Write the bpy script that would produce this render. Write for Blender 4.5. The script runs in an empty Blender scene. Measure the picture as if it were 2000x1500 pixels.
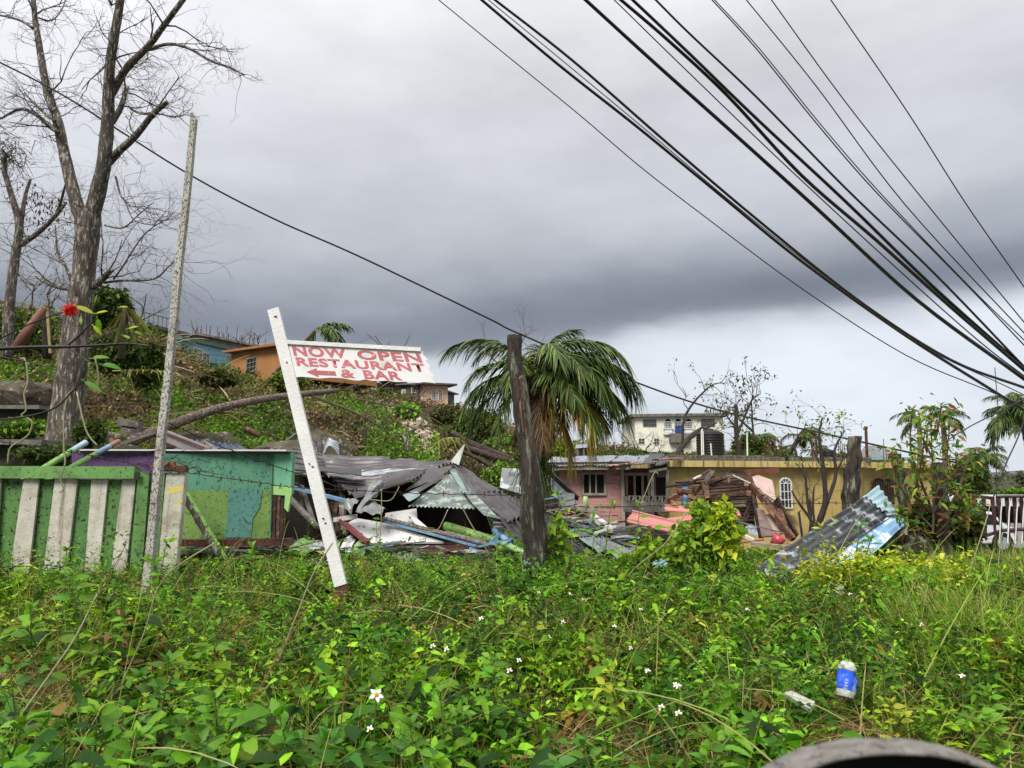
import bpy, math, random
import numpy as np
from mathutils import Vector, Matrix, noise as mnoise
S = bpy.context.scene
COL = S.collection
rnd = random.Random(7)
rng = np.random.default_rng(7)
# ------------------------------------------------------------------ camera
F = 1455.0; CZ = 1.6; PITCH = math.atan(190.0 / F)
cam = bpy.data.cameras.new('camera'); co = bpy.data.objects.new('camera', cam); COL.objects.link(co)
co.location = (0, 0, CZ); co.rotation_euler = (math.pi/2 + PITCH, 0, 0)
cam.sensor_width = 36; cam.lens = F/2000*36; cam.clip_end = 3000; cam.clip_start = .05
cam.dof.use_dof = True; cam.dof.focus_distance = 9.0; cam.dof.aperture_fstop = 7.5
S.camera = co
# ------------------------------------------------------------------ light
EXPO = 1.45
S.view_settings.view_transform = 'Standard'; S.view_settings.look = 'None'
S.view_settings.exposure = EXPO; S.view_settings.gamma = 1; S.view_settings.use_curve_mapping = False
SUN_EL, SUN_AZ = math.radians(46), math.radians(202)     # azimuth clockwise from +Y
sl = bpy.data.lights.new('sun', 'SUN'); sl.energy = 1.3; sl.angle = math.radians(24); sl.color = (1, .965, .9)
so = bpy.data.objects.new('sun', sl); COL.objects.link(so)
sd = Vector((math.sin(SUN_AZ)*math.cos(SUN_EL), math.cos(SUN_AZ)*math.cos(SUN_EL), math.sin(SUN_EL)))
so.rotation_euler = sd.to_track_quat('Z', 'Y').to_euler(); so.location = (0, -5, 30)
W = bpy.data.worlds.new('World'); S.world = W; W.use_nodes = True
nt = W.node_tree; nt.nodes.clear()
def wn(t, **k):
    n = nt.nodes.new(t)
    for a, b in k.items(): setattr(n, a, b)
    return n
def wl(a, b): nt.links.new(a, b)
tc = wn('ShaderNodeTexCoord')
sky = wn('ShaderNodeTexSky', sky_type='NISHITA', sun_disc=False, sun_elevation=SUN_EL, sun_rotation=SUN_AZ)
skyb = wn('ShaderNodeBackground'); skyb.inputs[1].default_value = .05; wl(sky.outputs[0], skyb.inputs[0])
sep = wn('ShaderNodeSeparateXYZ'); wl(tc.outputs['Generated'], sep.inputs[0])
# cloud layer: direction projected onto a high flat sheet for the noise
def wmath(op, a, b=None, c=None, clamp=False):
    n = wn('ShaderNodeMath', operation=op, use_clamp=clamp)
    for i, v in enumerate((a, b, c)):
        if v is None: continue
        if isinstance(v, (int, float)): n.inputs[i].default_value = v
        else: wl(v, n.inputs[i])
    return n.outputs[0]
X, Y, Z = sep.outputs
mp = wn('ShaderNodeMapping'); wl(tc.outputs['Generated'], mp.inputs[0]); mp.inputs['Scale'].default_value = (1.0, 1.0, 2.6); mp.inputs['Location'].default_value = (.3, .9, .2)
n1 = wn('ShaderNodeTexNoise'); wl(mp.outputs[0], n1.inputs[0]); n1.inputs['Scale'].default_value = 1.7; n1.inputs['Detail'].default_value = 5; n1.inputs['Roughness'].default_value = .46
n2 = wn('ShaderNodeTexNoise'); wl(mp.outputs[0], n2.inputs[0]); n2.inputs['Scale'].default_value = 4.2; n2.inputs['Detail'].default_value = 8; n2.inputs['Roughness'].default_value = .58
# height of the cloud edge: tilts slightly, wavers with noise
zz = wmath('ADD', Z, wmath('MULTIPLY', X, -.045))
zz = wmath('ADD', zz, wmath('MULTIPLY', wmath('SUBTRACT', n1.outputs[0], .5), .11))
zz = wmath('ADD', zz, wmath('MULTIPLY', wmath('SUBTRACT', n2.outputs[0], .5), .06))
ramp = wn('ShaderNodeValToRGB'); wl(zz, ramp.inputs[0])
R = ramp.color_ramp; R.interpolation = 'B_SPLINE'
stops = [(0, .66, .71, .79), (.10, .74, .79, .86), (.150, .80, .84, .90), (.172, .62, .66, .72), (.192, .22, .24, .285), (.225, .20, .22, .265),
         (.265, .38, .40, .445), (.33, .61, .635, .68), (.42, .72, .735, .775), (.53, .90, .91, .94), (.72, 1.25, 1.25, 1.26), (1, 2.6, 2.6, 2.58)]  # zenith above the view raised beyond the visible sky to light the walls
while len(R.elements) > 1: R.elements.remove(R.elements[-1])
for i, s in enumerate(stops):
    e = R.elements[0] if i == 0 else R.elements.new(s[0])
    e.position = s[0]; e.color = (s[1]/2**EXPO, s[2]/2**EXPO, s[3]/2**EXPO, 1)
# faint large mottling of the overcast
n3 = wn('ShaderNodeTexNoise'); wl(mp.outputs[0], n3.inputs[0]); n3.inputs['Scale'].default_value = 2.0; n3.inputs['Detail'].default_value = 7; n3.inputs['Roughness'].default_value = .55
mul = wmath('ADD', wmath('MULTIPLY', n3.outputs[0], 1.0), .50)
cb = wn('ShaderNodeBackground'); wl(ramp.outputs[0], cb.inputs[0]); wl(mul, cb.inputs[1])
mixs = wn('ShaderNodeMixShader'); mixs.inputs[0].default_value = .93
wl(skyb.outputs[0], mixs.inputs[1]); wl(cb.outputs[0], mixs.inputs[2])
wo = wn('ShaderNodeOutputWorld'); wl(mixs.outputs[0], wo.inputs[0])
# ------------------------------------------------------------------ helpers
cp, sp_ = math.cos(PITCH), math.sin(PITCH)
def P(px, py, d):
    """world point at forward distance d that the photograph shows at (px, py)"""
    u = (px - 1000)/F; v = (750 - py)/F
    k = d/(cp - v*sp_)
    return Vector((u*k, d, CZ + (sp_ + v*cp)*k))
def crop(x0, y0, s):
    return lambda cx, cy, d: P(x0 + cx*s, y0 + cy*s, d)
def PX(px, d): return (px-1000)/F*d / (cp)     # approximate x at the horizon row
# --- materials
MATS = {}
def new_mat(name):
    m = bpy.data.materials.new(name); m.use_nodes = True; t = m.node_tree; t.nodes.clear()
    out = t.nodes.new('ShaderNodeOutputMaterial'); b = t.nodes.new('ShaderNodeBsdfPrincipled'); t.links.new(b.outputs[0], out.inputs[0])
    return m, t, b, out
def rgb(h, k=.8, ds=.22):
    c = srgb(h); l = .3*c[0]+.55*c[1]+.15*c[2]; return tuple((x*(1-ds)+l*ds)*k for x in c)
def srgb(h):  # '#rrggbb' photo sRGB to linear
    h = h.lstrip('#'); c = [int(h[i:i+2], 16)/255 for i in (0, 2, 4)]
    return tuple((x/12.92 if x <= .04045 else ((x+.055)/1.055)**2.4) for x in c)
def surf(name, c1, c2=None, scale=4, rough=.75, wear=None, wear_scale=8, wear_amt=.42, stretch=(1, 1, 1), bump=.15, bump_scale=40,
         spec=.35, metal=0, dirt=None, dirt_amt=.5, dirt_scale=1.5, streak=None, streak_amt=.55, vary=.12, wear_soft=.03):
    """painted / worn surface: c1-c2 mottling, chips of `wear`, soft stains of `dirt`, downward `streak`s; each object varies a little"""
    if name in MATS: return MATS[name]
    m, t, b, out = new_mat(name); N = t.nodes; L = t.links
    tcn = N.new('ShaderNodeTexCoord'); oi = N.new('ShaderNodeObjectInfo')
    off = N.new('ShaderNodeVectorMath'); off.operation = 'ADD'; L.new(tcn.outputs['Object'], off.inputs[0])
    sc = N.new('ShaderNodeVectorMath'); sc.operation = 'SCALE'; sc.inputs[0].default_value = (17, 31, 23); L.new(oi.outputs['Random'], sc.inputs['Scale']); L.new(sc.outputs[0], off.inputs[1])
    mpn = N.new('ShaderNodeMapping'); mpn.inputs['Scale'].default_value = stretch; L.new(off.outputs[0], mpn.inputs[0])
    def noise(s, d=6, r=.6, vec=mpn.outputs[0]):
        n = N.new('ShaderNodeTexNoise'); n.inputs['Scale'].default_value = s; n.inputs['Detail'].default_value = d; n.inputs['Roughness'].default_value = r; L.new(vec, n.inputs[0]); return n.outputs[0]
    def thr(f, a, soft):
        mr = N.new('ShaderNodeMapRange'); mr.inputs[1].default_value = a; mr.inputs[2].default_value = a+soft; L.new(f, mr.inputs[0]); return mr.outputs[0]
    def mix(f, a, bcol, fac=None):
        mx = N.new('ShaderNodeMix'); mx.data_type = 'RGBA'
        if isinstance(f, float): mx.inputs[0].default_value = f
        else: L.new(f, mx.inputs[0])
        for k, v in ((6, a), (7, bcol)):
            if isinstance(v, tuple): mx.inputs[k].default_value = (*v, 1)
            else: L.new(v, mx.inputs[k])
        return mx.outputs[2]
    c2 = c2 or tuple(x*.7 for x in c1)
    base = noise(scale); cur = mix(thr(base, .35, .3), c1, c2)
    if dirt: 
        f = thr(noise(dirt_scale, 7, .65), .97-dirt_amt, .2); cur = mix(f, cur, dirt)
    if streak:
        m2 = N.new('ShaderNodeMapping'); m2.inputs['Scale'].default_value = (9, 9, .55); L.new(off.outputs[0], m2.inputs[0])
        f = thr(noise(1.3, 5, .6, m2.outputs[0]), .94-streak_amt, .2); cur = mix(f, cur, streak)
    wf = None
    if wear:
        wf = thr(noise(wear_scale, 8, .68), .975-wear_amt, wear_soft); cur = mix(wf, cur, wear)
    hv = N.new('ShaderNodeHueSaturation'); L.new(cur, hv.inputs['Color'])
    mm = N.new('ShaderNodeMapRange'); mm.inputs[3].default_value = 1-vary; mm.inputs[4].default_value = 1+vary; L.new(oi.outputs['Random'], mm.inputs[0]); L.new(mm.outputs[0], hv.inputs['Value'])
    L.new(hv.outputs[0], b.inputs['Base Color'])
    b.inputs['Roughness'].default_value = rough; b.inputs['Metallic'].default_value = metal
    b.inputs['Specular IOR Level'].default_value = spec
    bn = N.new('ShaderNodeBump'); bn.inputs['Strength'].default_value = bump; bn.inputs['Distance'].default_value = .02
    L.new(noise(bump_scale, 5, .6), bn.inputs['Height']); L.new(bn.outputs[0], b.inputs['Normal'])
    MATS[name] = m; return m
def leafmat(name, tint=None, attr=True, rough=.5, trans=.35, vary=.25, spec=.3):
    """thin leaf: colour from the per-leaf attribute or one tint, some light passes through"""
    if name in MATS: return MATS[name]
    m, t, b, out = new_mat(name); N = t.nodes; L = t.links
    if attr:
        a = N.new('ShaderNodeAttribute'); a.attribute_name = 'col'; c = a.outputs[0]
        tcn = N.new('ShaderNodeTexCoord'); n = N.new('ShaderNodeTexNoise'); n.inputs['Scale'].default_value = 35; n.inputs['Detail'].default_value = 3; L.new(tcn.outputs['Object'], n.inputs[0])
    else:
        oi = N.new('ShaderNodeObjectInfo'); hv = N.new('ShaderNodeHueSaturation'); hv.inputs['Color'].default_value = (*tint, 1)
        mr = N.new('ShaderNodeMapRange'); mr.inputs[3].default_value = 1-vary; mr.inputs[4].default_value = 1+vary*1.3; L.new(oi.outputs['Random'], mr.inputs[0]); L.new(mr.outputs[0], hv.inputs['Value'])
        m3 = N.new('ShaderNodeMath'); m3.operation = 'FRACT'; m4 = N.new('ShaderNodeMath'); m4.operation = 'MULTIPLY'; m4.inputs[1].default_value = 7.3
        L.new(oi.outputs['Random'], m4.inputs[0]); L.new(m4.outputs[0], m3.inputs[0])
        mr2 = N.new('ShaderNodeMapRange'); mr2.inputs[3].default_value = .475; mr2.inputs[4].default_value = .515; L.new(m3.outputs[0], mr2.inputs[0]); L.new(mr2.outputs[0], hv.inputs['Hue'])
        c = hv.outputs[0]
        tcn = N.new('ShaderNodeTexCoord'); n = N.new('ShaderNodeTexNoise'); n.inputs['Scale'].default_value = 40; n.inputs['Detail'].default_value = 4; L.new(tcn.outputs['Object'], n.inputs[0])
    mr = N.new('ShaderNodeMapRange'); mr.inputs[3].default_value = .7; mr.inputs[4].default_value = 1.3; L.new(n.outputs[0], mr.inputs[0])
    vm = N.new('ShaderNodeVectorMath'); vm.operation = 'SCALE'; L.new(c, vm.inputs[0]); L.new(mr.outputs[0], vm.inputs['Scale']); c = vm.outputs[0]
    L.new(c, b.inputs['Base Color']); b.inputs['Roughness'].default_value = rough; b.inputs['Specular IOR Level'].default_value = spec
    tr = N.new('ShaderNodeBsdfTranslucent'); g = N.new('ShaderNodeVectorMath'); g.operation = 'MULTIPLY'; g.inputs[1].default_value = (1.25, 1.35, .6); L.new(c, g.inputs[0]); L.new(g.outputs[0], tr.inputs[0])
    mx = N.new('ShaderNodeMixShader'); mx.inputs[0].default_value = trans; L.new(b.outputs[0], mx.inputs[1]); L.new(tr.outputs[0], mx.inputs[2]); L.new(mx.outputs[0], out.inputs[0])
    MATS[name] = m; return m
# --- objects
ORG = {}
def tag(o, label=None, cat=None, group=None, kind=None):
    if label: o['label'] = label
    if cat: o['category'] = cat
    if group: o['group'] = group
    if kind: o['kind'] = kind
    return o
def thing(name, label, cat, loc, group=None):
    o = bpy.data.objects.new(name, None); COL.objects.link(o); o.location = loc; o.empty_display_size = .1
    ORG[o] = Vector(loc); return tag(o, label, cat, group)
def link_mesh(me, name, parent, origin=None, smooth=False):
    o = bpy.data.objects.new(name, me); COL.objects.link(o)
    if parent: o.parent = parent; ORG[o] = ORG[parent].copy()
    else: o.location = origin; ORG[o] = Vector(origin)
    return o
class MB:
    def __init__(s): s.v = []; s.f = []; s.m = []; s.sm = []; s.cm = 0; s.smooth = False
    def add(s, vs, fs):
        b = len(s.v); s.v.extend([tuple(v) for v in vs])
        for f in fs: s.f.append([b+i for i in f]); s.m.append(s.cm); s.sm.append(s.smooth)
        return s
    def box(s, c, size, M=None):
        x, y, z = (a/2 for a in size); c = Vector(c)
        vs = [Vector((i, j, k)) for i in (-x, x) for j in (-y, y) for k in (-z, z)]
        if M: vs = [M @ v for v in vs]
        return s.add([c+v for v in vs], [(0, 1, 3, 2), (4, 6, 7, 5), (0, 4, 5, 1), (2, 3, 7, 6), (0, 2, 6, 4), (1, 5, 7, 3)])
    def beam(s, a, b, w, h, up=(0, 0, 1), jag=0, taper=1):
        a, b = Vector(a), Vector(b); d = (b-a).normalized(); up = Vector(up)
        if abs(d.dot(up)) > .97: up = Vector((0, 1, 0)) if abs(d.y) < .9 else Vector((1, 0, 0))
        r = d.cross(up).normalized(); u = r.cross(d)
        vs = []
        for p, k in ((a, 1), (b, taper)):
            for i, j in ((-1, -1), (1, -1), (1, 1), (-1, 1)):
                vs.append(p + r*i*w/2*k + u*j*h/2*k + d*(rnd.uniform(-jag, jag) if jag else 0))
        return s.add(vs, [(0, 3, 2, 1), (4, 5, 6, 7), (0, 1, 5, 4), (1, 2, 6, 5), (2, 3, 7, 6), (3, 0, 4, 7)])
    def tube(s, pts, rad, n=8, caps=True, rough=0):
        pts = [Vector(p) for p in pts]; m = len(pts)
        if not hasattr(rad, '__len__'): rad = [rad]*m
        if len(rad) == 2 and m > 2: rad = [rad[0]+(rad[1]-rad[0])*i/(m-1) for i in range(m)]
        d0 = (pts[1]-pts[0]).normalized(); ref = Vector((0, 0, 1)) if abs(d0.z) < .9 else Vector((1, 0, 0))
        r = d0.cross(ref).normalized(); vs = []
        for i, p in enumerate(pts):
            d = (pts[min(i+1, m-1)]-pts[max(i-1, 0)])
            if d.length < 1e-9: d = d0
            d.normalize(); r = (r-d*r.dot(d)); r.normalize(); q = d.cross(r)
            for k in range(n):
                a = 2*math.pi*k/n; rr = rad[i]*(1+(rnd.uniform(-rough, rough) if rough else 0))
                vs.append(p + (r*math.cos(a)+q*math.sin(a))*rr)
        fs = [(i*n+k, i*n+(k+1) % n, (i+1)*n+(k+1) % n, (i+1)*n+k) for i in range(m-1) for k in range(n)]
        if caps: fs += [tuple(range(n))[::-1], tuple((m-1)*n+k for k in range(n))]
        return s.add(vs, fs)
    def slab(s, pts, t, n=None):
        """flat polygon with thickness t (extruded away from its normal)"""
        pts = [Vector(p) for p in pts]
        nn = Vector(n) if n else Vector((0, 0, 0))
        if not n:
            for i in range(len(pts)): nn += pts[i].cross(pts[(i+1) % len(pts)])
            nn.normalize()
            if nn.y > 0: nn = -nn
        k = len(pts); vs = pts + [p - nn*t for p in pts]
        return s.add(vs, [tuple(range(k)), tuple(range(k, 2*k))[::-1]] + [(i, i+k, (i+1) % k+k, (i+1) % k) for i in range(k)])
    def grid(s, fn, nu, nv):
        vs = [fn(i/nu, j/nv) for j in range(nv+1) for i in range(nu+1)]
        return s.add(vs, [(j*(nu+1)+i, j*(nu+1)+i+1, (j+1)*(nu+1)+i+1, (j+1)*(nu+1)+i) for j in range(nv) for i in range(nu)])
    def build(s, name, mat, parent=None, origin=None, label=None, cat=None, group=None, kind=None):
        if not parent and origin is None:
            xs = np.array(s.v); origin = ((xs[:, 0].min()+xs[:, 0].max())/2, (xs[:, 1].min()+xs[:, 1].max())/2, xs[:, 2].min())
        org = ORG[parent] if parent else Vector(origin)
        me = bpy.data.meshes.new(name)
        me.from_pydata([(x-org.x, y-org.y, z-org.z) for x, y, z in s.v], [], s.f)
        for mm in (mat if isinstance(mat, (list, tuple)) else [mat]): me.materials.append(mm)
        me.polygons.foreach_set('material_index', s.m); me.polygons.foreach_set('use_smooth', s.sm)
        o = link_mesh(me, name, parent, origin); me.update()
        return tag(o, label, cat, group, kind)
def piece(me, name, parent, M):
    """another object on a shared mesh; M in world space"""
    o = bpy.data.objects.new(name, me); COL.objects.link(o); o.parent = parent
    o.matrix_basis = Matrix.Translation(-ORG[parent]) @ M; ORG[o] = ORG[parent]; return o
def unit_mesh(fn, mat, name='piece'):
    b = MB(); fn(b); me = bpy.data.meshes.new(name); me.from_pydata(b.v, [], b.f)
    me.polygons.foreach_set('use_smooth', b.sm); me.materials.append(mat); me.update(); return me
def rough_box_mesh(mat, jit=.06, name='piece', bevel=True):
    """unit block with worn, slightly uneven edges (24 verts)"""
    b = MB(); q = .5; e = .44
    vs = []
    for sx in (-1, 1):
        for sy in (-1, 1):
            for sz in (-1, 1):
                j = [rnd.uniform(1-jit, 1) for _ in range(3)]
                vs += [Vector((sx*q*j[0], sy*e, sz*e)), Vector((sx*e, sy*q*j[1], sz*e)), Vector((sx*e, sy*e, sz*q*j[2]))]
    import bmesh
    bm = bmesh.new()
    for v in vs: bm.verts.new(v)
    bmesh.ops.convex_hull(bm, input=bm.verts); me = bpy.data.meshes.new(name); bm.to_mesh(me); bm.free(); me.materials.append(mat); return me
def raw_mesh(name, V, loops, sizes, mat, parent=None, origin=(0, 0, 0), col=None, smooth=True, **tg):
    """fast mesh from numpy arrays; col = one colour per vertex"""
    org = np.array(ORG[parent] if parent else origin)
    me = bpy.data.meshes.new(name); V = V-org
    me.vertices.add(len(V)); me.vertices.foreach_set('co', V.astype(np.float32).ravel())
    me.loops.add(len(loops)); me.loops.foreach_set('vertex_index', loops.astype(np.int32))
    me.polygons.add(len(sizes)); st = np.concatenate(([0], np.cumsum(sizes)[:-1])).astype(np.int32)
    me.polygons.foreach_set('loop_start', st)
    me.polygons.foreach_set('use_smooth', np.full(len(sizes), smooth))
    me.update(calc_edges=True)
    if col is not None:
        a = me.color_attributes.new('col', 'FLOAT_COLOR', 'POINT')
        c4 = np.ones((len(V), 4), np.float32); c4[:, :3] = col; a.data.foreach_set('color', c4.ravel())
    for mm in (mat if isinstance(mat, (list, tuple)) else [mat]): me.materials.append(mm)
    o = link_mesh(me, name, parent, origin); return tag(o, **tg)
def norm(a): return a/np.maximum(np.linalg.norm(a, axis=1, keepdims=True), 1e-9)
class Leaves:
    """collects leaf blades and grass ribbons, then builds one mesh"""
    def __init__(s): s.V = []; s.Lp = []; s.Sz = []; s.C = []; s.n = 0
    def _push(s, V, tmpl, sizes, C, k):
        n = len(V)//k
        base = (np.arange(n)*k+s.n)[:, None]
        s.Lp.append((base+np.array(tmpl)[None]).ravel()); s.Sz.append(np.tile(sizes, n)); s.V.append(V); s.C.append(np.repeat(C, k, axis=0)); s.n += len(V)
    def leaf(s, p, d, nrm, L, Wd, C, droop=.25, fold=.18, lo=False):
        p = np.asarray(p, float); d = norm(np.asarray(d, float)); nrm = np.asarray(nrm, float)
        side = norm(np.cross(d, nrm)); up = np.cross(side, d); L = np.asarray(L)[:, None]; Wd = np.asarray(Wd)[:, None]
        droop = np.broadcast_to(np.asarray(droop, float).reshape(-1, 1), L.shape)
        G = np.array([[0, 0, -1.]])
        def pt(t, w, f=0): return p + d*L*t + side*Wd*w*.5 + up*Wd*f + G*L*droop*t*t
        if lo:
            vs = [pt(0, 0), pt(.45, -1, fold), pt(1, 0), pt(.45, 1, fold)]; s._push(np.stack(vs, 1).reshape(-1, 3), [0, 1, 2, 3], [4], C, 4); return
        vs = [pt(0, 0), pt(.28, -.9, fold), pt(.3, 0), pt(.28, .9, fold), pt(.65, -.75, fold*.8), pt(.68, 0), pt(.65, .75, fold*.8), pt(1, 0)]
        s._push(np.stack(vs, 1).reshape(-1, 3), [0, 2, 1, 0, 3, 2, 1, 2, 5, 4, 2, 3, 6, 5, 4, 5, 7, 5, 6, 7], [3, 3, 4, 4, 3, 3], C, 8)
    def blade(s, p, d, L, w, C, droop=.4, seg=3, side=None):
        p = np.asarray(p, float); d = norm(np.asarray(d, float)); n = len(p)
        if side is None: side = norm(np.cross(d, rng.normal(size=(n, 3))))
        L = np.asarray(L)[:, None]; w = np.asarray(w)[:, None]; droop = np.broadcast_to(np.asarray(droop, float).reshape(-1, 1), L.shape)
        G = np.array([[0, 0, -1.]]); vs = []
        for i in range(seg):
            t = i/seg; c = p+d*L*t+G*L*droop*t*t; ww = w*(1-.5*t)*.5
            vs += [c-side*ww, c+side*ww]
        vs.append(p+d*L+G*L*droop); k = 2*seg+1; lp = []; sz = []
        for i in range(seg-1): lp += [2*i, 2*i+1, 2*i+3, 2*i+2]; sz.append(4)
        lp += [2*seg-2, 2*seg-1, 2*seg]; sz.append(3)
        s._push(np.stack(vs, 1).reshape(-1, 3), lp, sz, C, k)
    def build(s, name, mat, parent=None, origin=(0, 0, 0), **tg):
        return raw_mesh(name, np.concatenate(s.V), np.concatenate(s.Lp), np.concatenate(s.Sz), mat, parent, origin, np.concatenate(s.C), True, **tg)
def vnoise(x, y, s, seed=0):
    """cheap smooth value noise in [0,1] for arrays"""
    x = np.asarray(x)*s+seed*13.7; y = np.asarray(y)*s+seed*7.1
    xi = np.floor(x); yi = np.floor(y); fx = x-xi; fy = y-yi; fx = fx*fx*(3-2*fx); fy = fy*fy*(3-2*fy)
    h = lambda a, b: np.modf(np.abs(np.sin(a*127.1+b*311.7+seed*5.3)*43758.5453))[0]
    return (h(xi, yi)*(1-fx)+h(xi+1, yi)*fx)*(1-fy)+(h(xi, yi+1)*(1-fx)+h(xi+1, yi+1)*fx)*fy
def pick(cols, n, r=None, jit=.18):
    """random colours from a weighted palette [(weight, (r,g,b)), ...] with jitter"""
    r = r or rng; w = np.array([c[0] for c in cols], float); w /= w.sum(); a = np.array([c[1] for c in cols])
    return a[r.choice(len(cols), n, p=w)]*(1+r.normal(size=(n, 1))*jit).clip(.4, 1.8)
# ------------------------------------------------------------------ terrain
def tab(x, t): t = np.array(t, float); return np.interp(x, t[:, 0], t[:, 1])
CREST = [(-600, 560), (0, 612), (150, 640), (300, 664), (400, 724), (500, 746), (620, 756), (760, 782), (880, 804), (960, 830), (1100, 872), (1250, 888), (1400, 905), (1550, 925), (2600, 934)]
CDIST = [(-600, 34), (0, 36), (300, 44), (450, 50), (900, 58), (1100, 60), (1250, 74), (1500, 95), (2600, 130)]
FDIST = [(-600, 14.5), (200, 15), (560, 18), (850, 21), (1000, 24), (1150, 29), (1350, 33), (1600, 40), (2600, 60)]
def H(x, y):
    x = np.asarray(x, float); y = np.asarray(y, float); yy = np.maximum(y, 3.0); px = 1000+F*x/yy*1.0
    right = 1/(1+np.exp(-(px-1180)/90)); drop = np.clip((yy-10.5)/8, 0, 1); drop = drop*drop*(3-2*drop)
    verge = np.clip((11.2-yy)/2.6, 0, 1); verge = verge*verge*(3-2*verge)
    flat = .2 - right*drop*.75 + verge*(.24-.11*np.clip((6-yy)/2, 0, 1))
    e = tab(px, CREST); dc = tab(px, CDIST); df = tab(px, FDIST)
    zc = CZ+(940-e)/F*dc*1.01
    t = np.clip((yy-df)/(dc-df), 0, 1); st = t**.85
    z = flat+(zc-flat)*st
    z = z+np.where(t > 0, (vnoise(x, y, .35, 1)-.5)*1.1*np.minimum(t*5, 1)*(1-t)**.5+(vnoise(x, y, .9, 2)-.5)*.35*np.minimum(t*8, 1), 0)
    z = z-np.clip(yy-dc-12, 0, 200)*.02
    z = z+(vnoise(x, y, .8, 3)-.5)*.12*np.clip((11-y)/6, .2, 1)
    return z
def Hs(x, y): return float(H(np.array([x]), np.array([y]))[0])
xs = np.concatenate((-np.geomspace(1800, 32, 26), np.linspace(-30, 30, 150), np.geomspace(32, 1800, 26)))
ys = np.concatenate((np.linspace(-30, 1, 14), np.linspace(2, 26, 90), np.linspace(26.5, 100, 110), np.geomspace(104, 2400, 24)))
gx, gy = np.meshgrid(xs, ys); gz = H(gx, gy)
GV = np.stack((gx, gy, gz), -1).reshape(-1, 3); nx, ny = len(xs), len(ys)
ii, jj = np.meshgrid(np.arange(nx-1), np.arange(ny-1)); a0 = (jj*nx+ii).ravel()
GL = np.stack((a0, a0+1, a0+nx+1, a0+nx), 1).ravel()
soil = surf('soil and dead leaf litter', (.030, .022, .013), (.052, .046, .018), scale=1.2, rough=.95, wear=(.035, .06, .012), wear_scale=.6, wear_amt=.5, wear_soft=.2, bump=.6, bump_scale=9, vary=0)
raw_mesh('ground', GV, GL, np.full(len(a0), 4), soil, smooth=True, kind='structure')
# ------------------------------------------------------------------ materials of the built things
M_white = surf('weathered white paint', rgb('#d9d8d2'), rgb('#c2c0b8'), scale=3, wear=rgb('#6d5f50'), wear_scale=26, wear_amt=.36, dirt=rgb('#9c968a'), dirt_amt=.45, rough=.6, bump=.25)
M_postw = surf('bright chipped white paint', rgb('#eceae6'), rgb('#dcdad6'), scale=3, wear=rgb('#5a4436'), wear_scale=38, wear_amt=.31, dirt=rgb('#b9ab9a'), dirt_amt=.32, rough=.55, bump=.3)
M_oldpost = surf('flaking off-white paint over grey wood', rgb('#c4c0b4'), rgb('#a39d90'), scale=9, stretch=(1, 1, .5), wear=rgb('#5b5044'), wear_scale=75, wear_amt=.45, dirt=rgb('#857d70'), dirt_amt=.42, dirt_scale=8, rough=.8, bump=.5)
M_darkwood = surf('wet dark timber', rgb('#4a2f22'), rgb('#2e1d16'), scale=5, stretch=(1, 1, 1), wear=rgb('#6b4a33'), wear_scale=12, wear_amt=.4, rough=.6, bump=.4)
M_redwood = surf('split reddish timber', rgb('#7a4a33'), rgb('#4d2c1f'), scale=6, wear=rgb('#9a6c49'), wear_scale=14, wear_amt=.42, rough=.65, bump=.4)
M_rawwood = surf('fresh split wood', rgb('#c08d56'), rgb('#8d5f38'), scale=8, rough=.75, bump=.4)
M_greywood = surf('silvered grey timber', rgb('#8a8379'), rgb('#5d564d'), scale=7, rough=.8, bump=.4)
M_maroon = surf('maroon painted wood', rgb('#65302c'), rgb('#4a2120'), scale=2, wear=rgb('#2b1614'), wear_scale=9, wear_amt=.4, rough=.35, bump=.2, spec=.5)
M_lime = surf('lime green paint', rgb('#8ccb3e'), rgb('#6ba32f'), scale=4, wear=rgb('#4a5a2a'), wear_scale=16, wear_amt=0.42, dirt=rgb('#6b7d35'), dirt_amt=.52, rough=.55)
M_limelight = surf('pale lime paint', rgb('#b2e27c'), rgb('#93cf5c'), scale=4, wear=rgb('#7a8a55'), wear_scale=14, wear_amt=.36, rough=.5)
M_green = surf('mid green wall paint', rgb('#6ba840'), rgb('#589638'), scale=2.2, wear=rgb('#3d4a22'), wear_scale=24, wear_amt=0.40, dirt=rgb('#47692c'), dirt_amt=.52, streak=rgb('#416428'), streak_amt=.35, rough=.7, bump=.25)
M_dgreen = surf('dark green wall paint', rgb('#5b9638'), rgb('#4a8030'), scale=2, wear=rgb('#2c3a1c'), wear_scale=22, wear_amt=0.42, rough=.75, bump=.25)
M_slatw = surf('dirty concrete white stripe', rgb('#d6d0bd'), rgb('#bbb49f'), scale=5, dirt=rgb('#8b7656'), dirt_amt=.44, dirt_scale=2.2, wear=rgb('#6a5c49'), wear_scale=30, wear_amt=.36, streak=rgb('#8d8069'), streak_amt=.4, rough=.85, bump=.4)
M_yell = surf('yellow brushed paint', rgb('#dcc648'), rgb('#c9ab30'), rough=.7)
M_teal = surf('sea green wall paint', rgb('#4f9d78'), rgb('#428a69'), scale=1.6, wear=rgb('#2b5a45'), wear_scale=20, wear_amt=0.42, dirt=rgb('#3b7a60'), dirt_amt=.52, streak=rgb('#3a7058'), streak_amt=.4, rough=.6, bump=.25)
M_teal2 = surf('blue green paint patch', rgb('#4c9a8c'), rgb('#43897c'), scale=2, wear=rgb('#2e6357'), wear_scale=20, wear_amt=0.42, rough=.6)
M_limewall = surf('yellow green paint patch', rgb('#7ea52c'), rgb('#6d9526'), scale=1.5, wear=rgb('#4d6a20'), wear_scale=22, wear_amt=0.42, dirt=rgb('#5f8a2c'), dirt_amt=.52, rough=.65)
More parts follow.
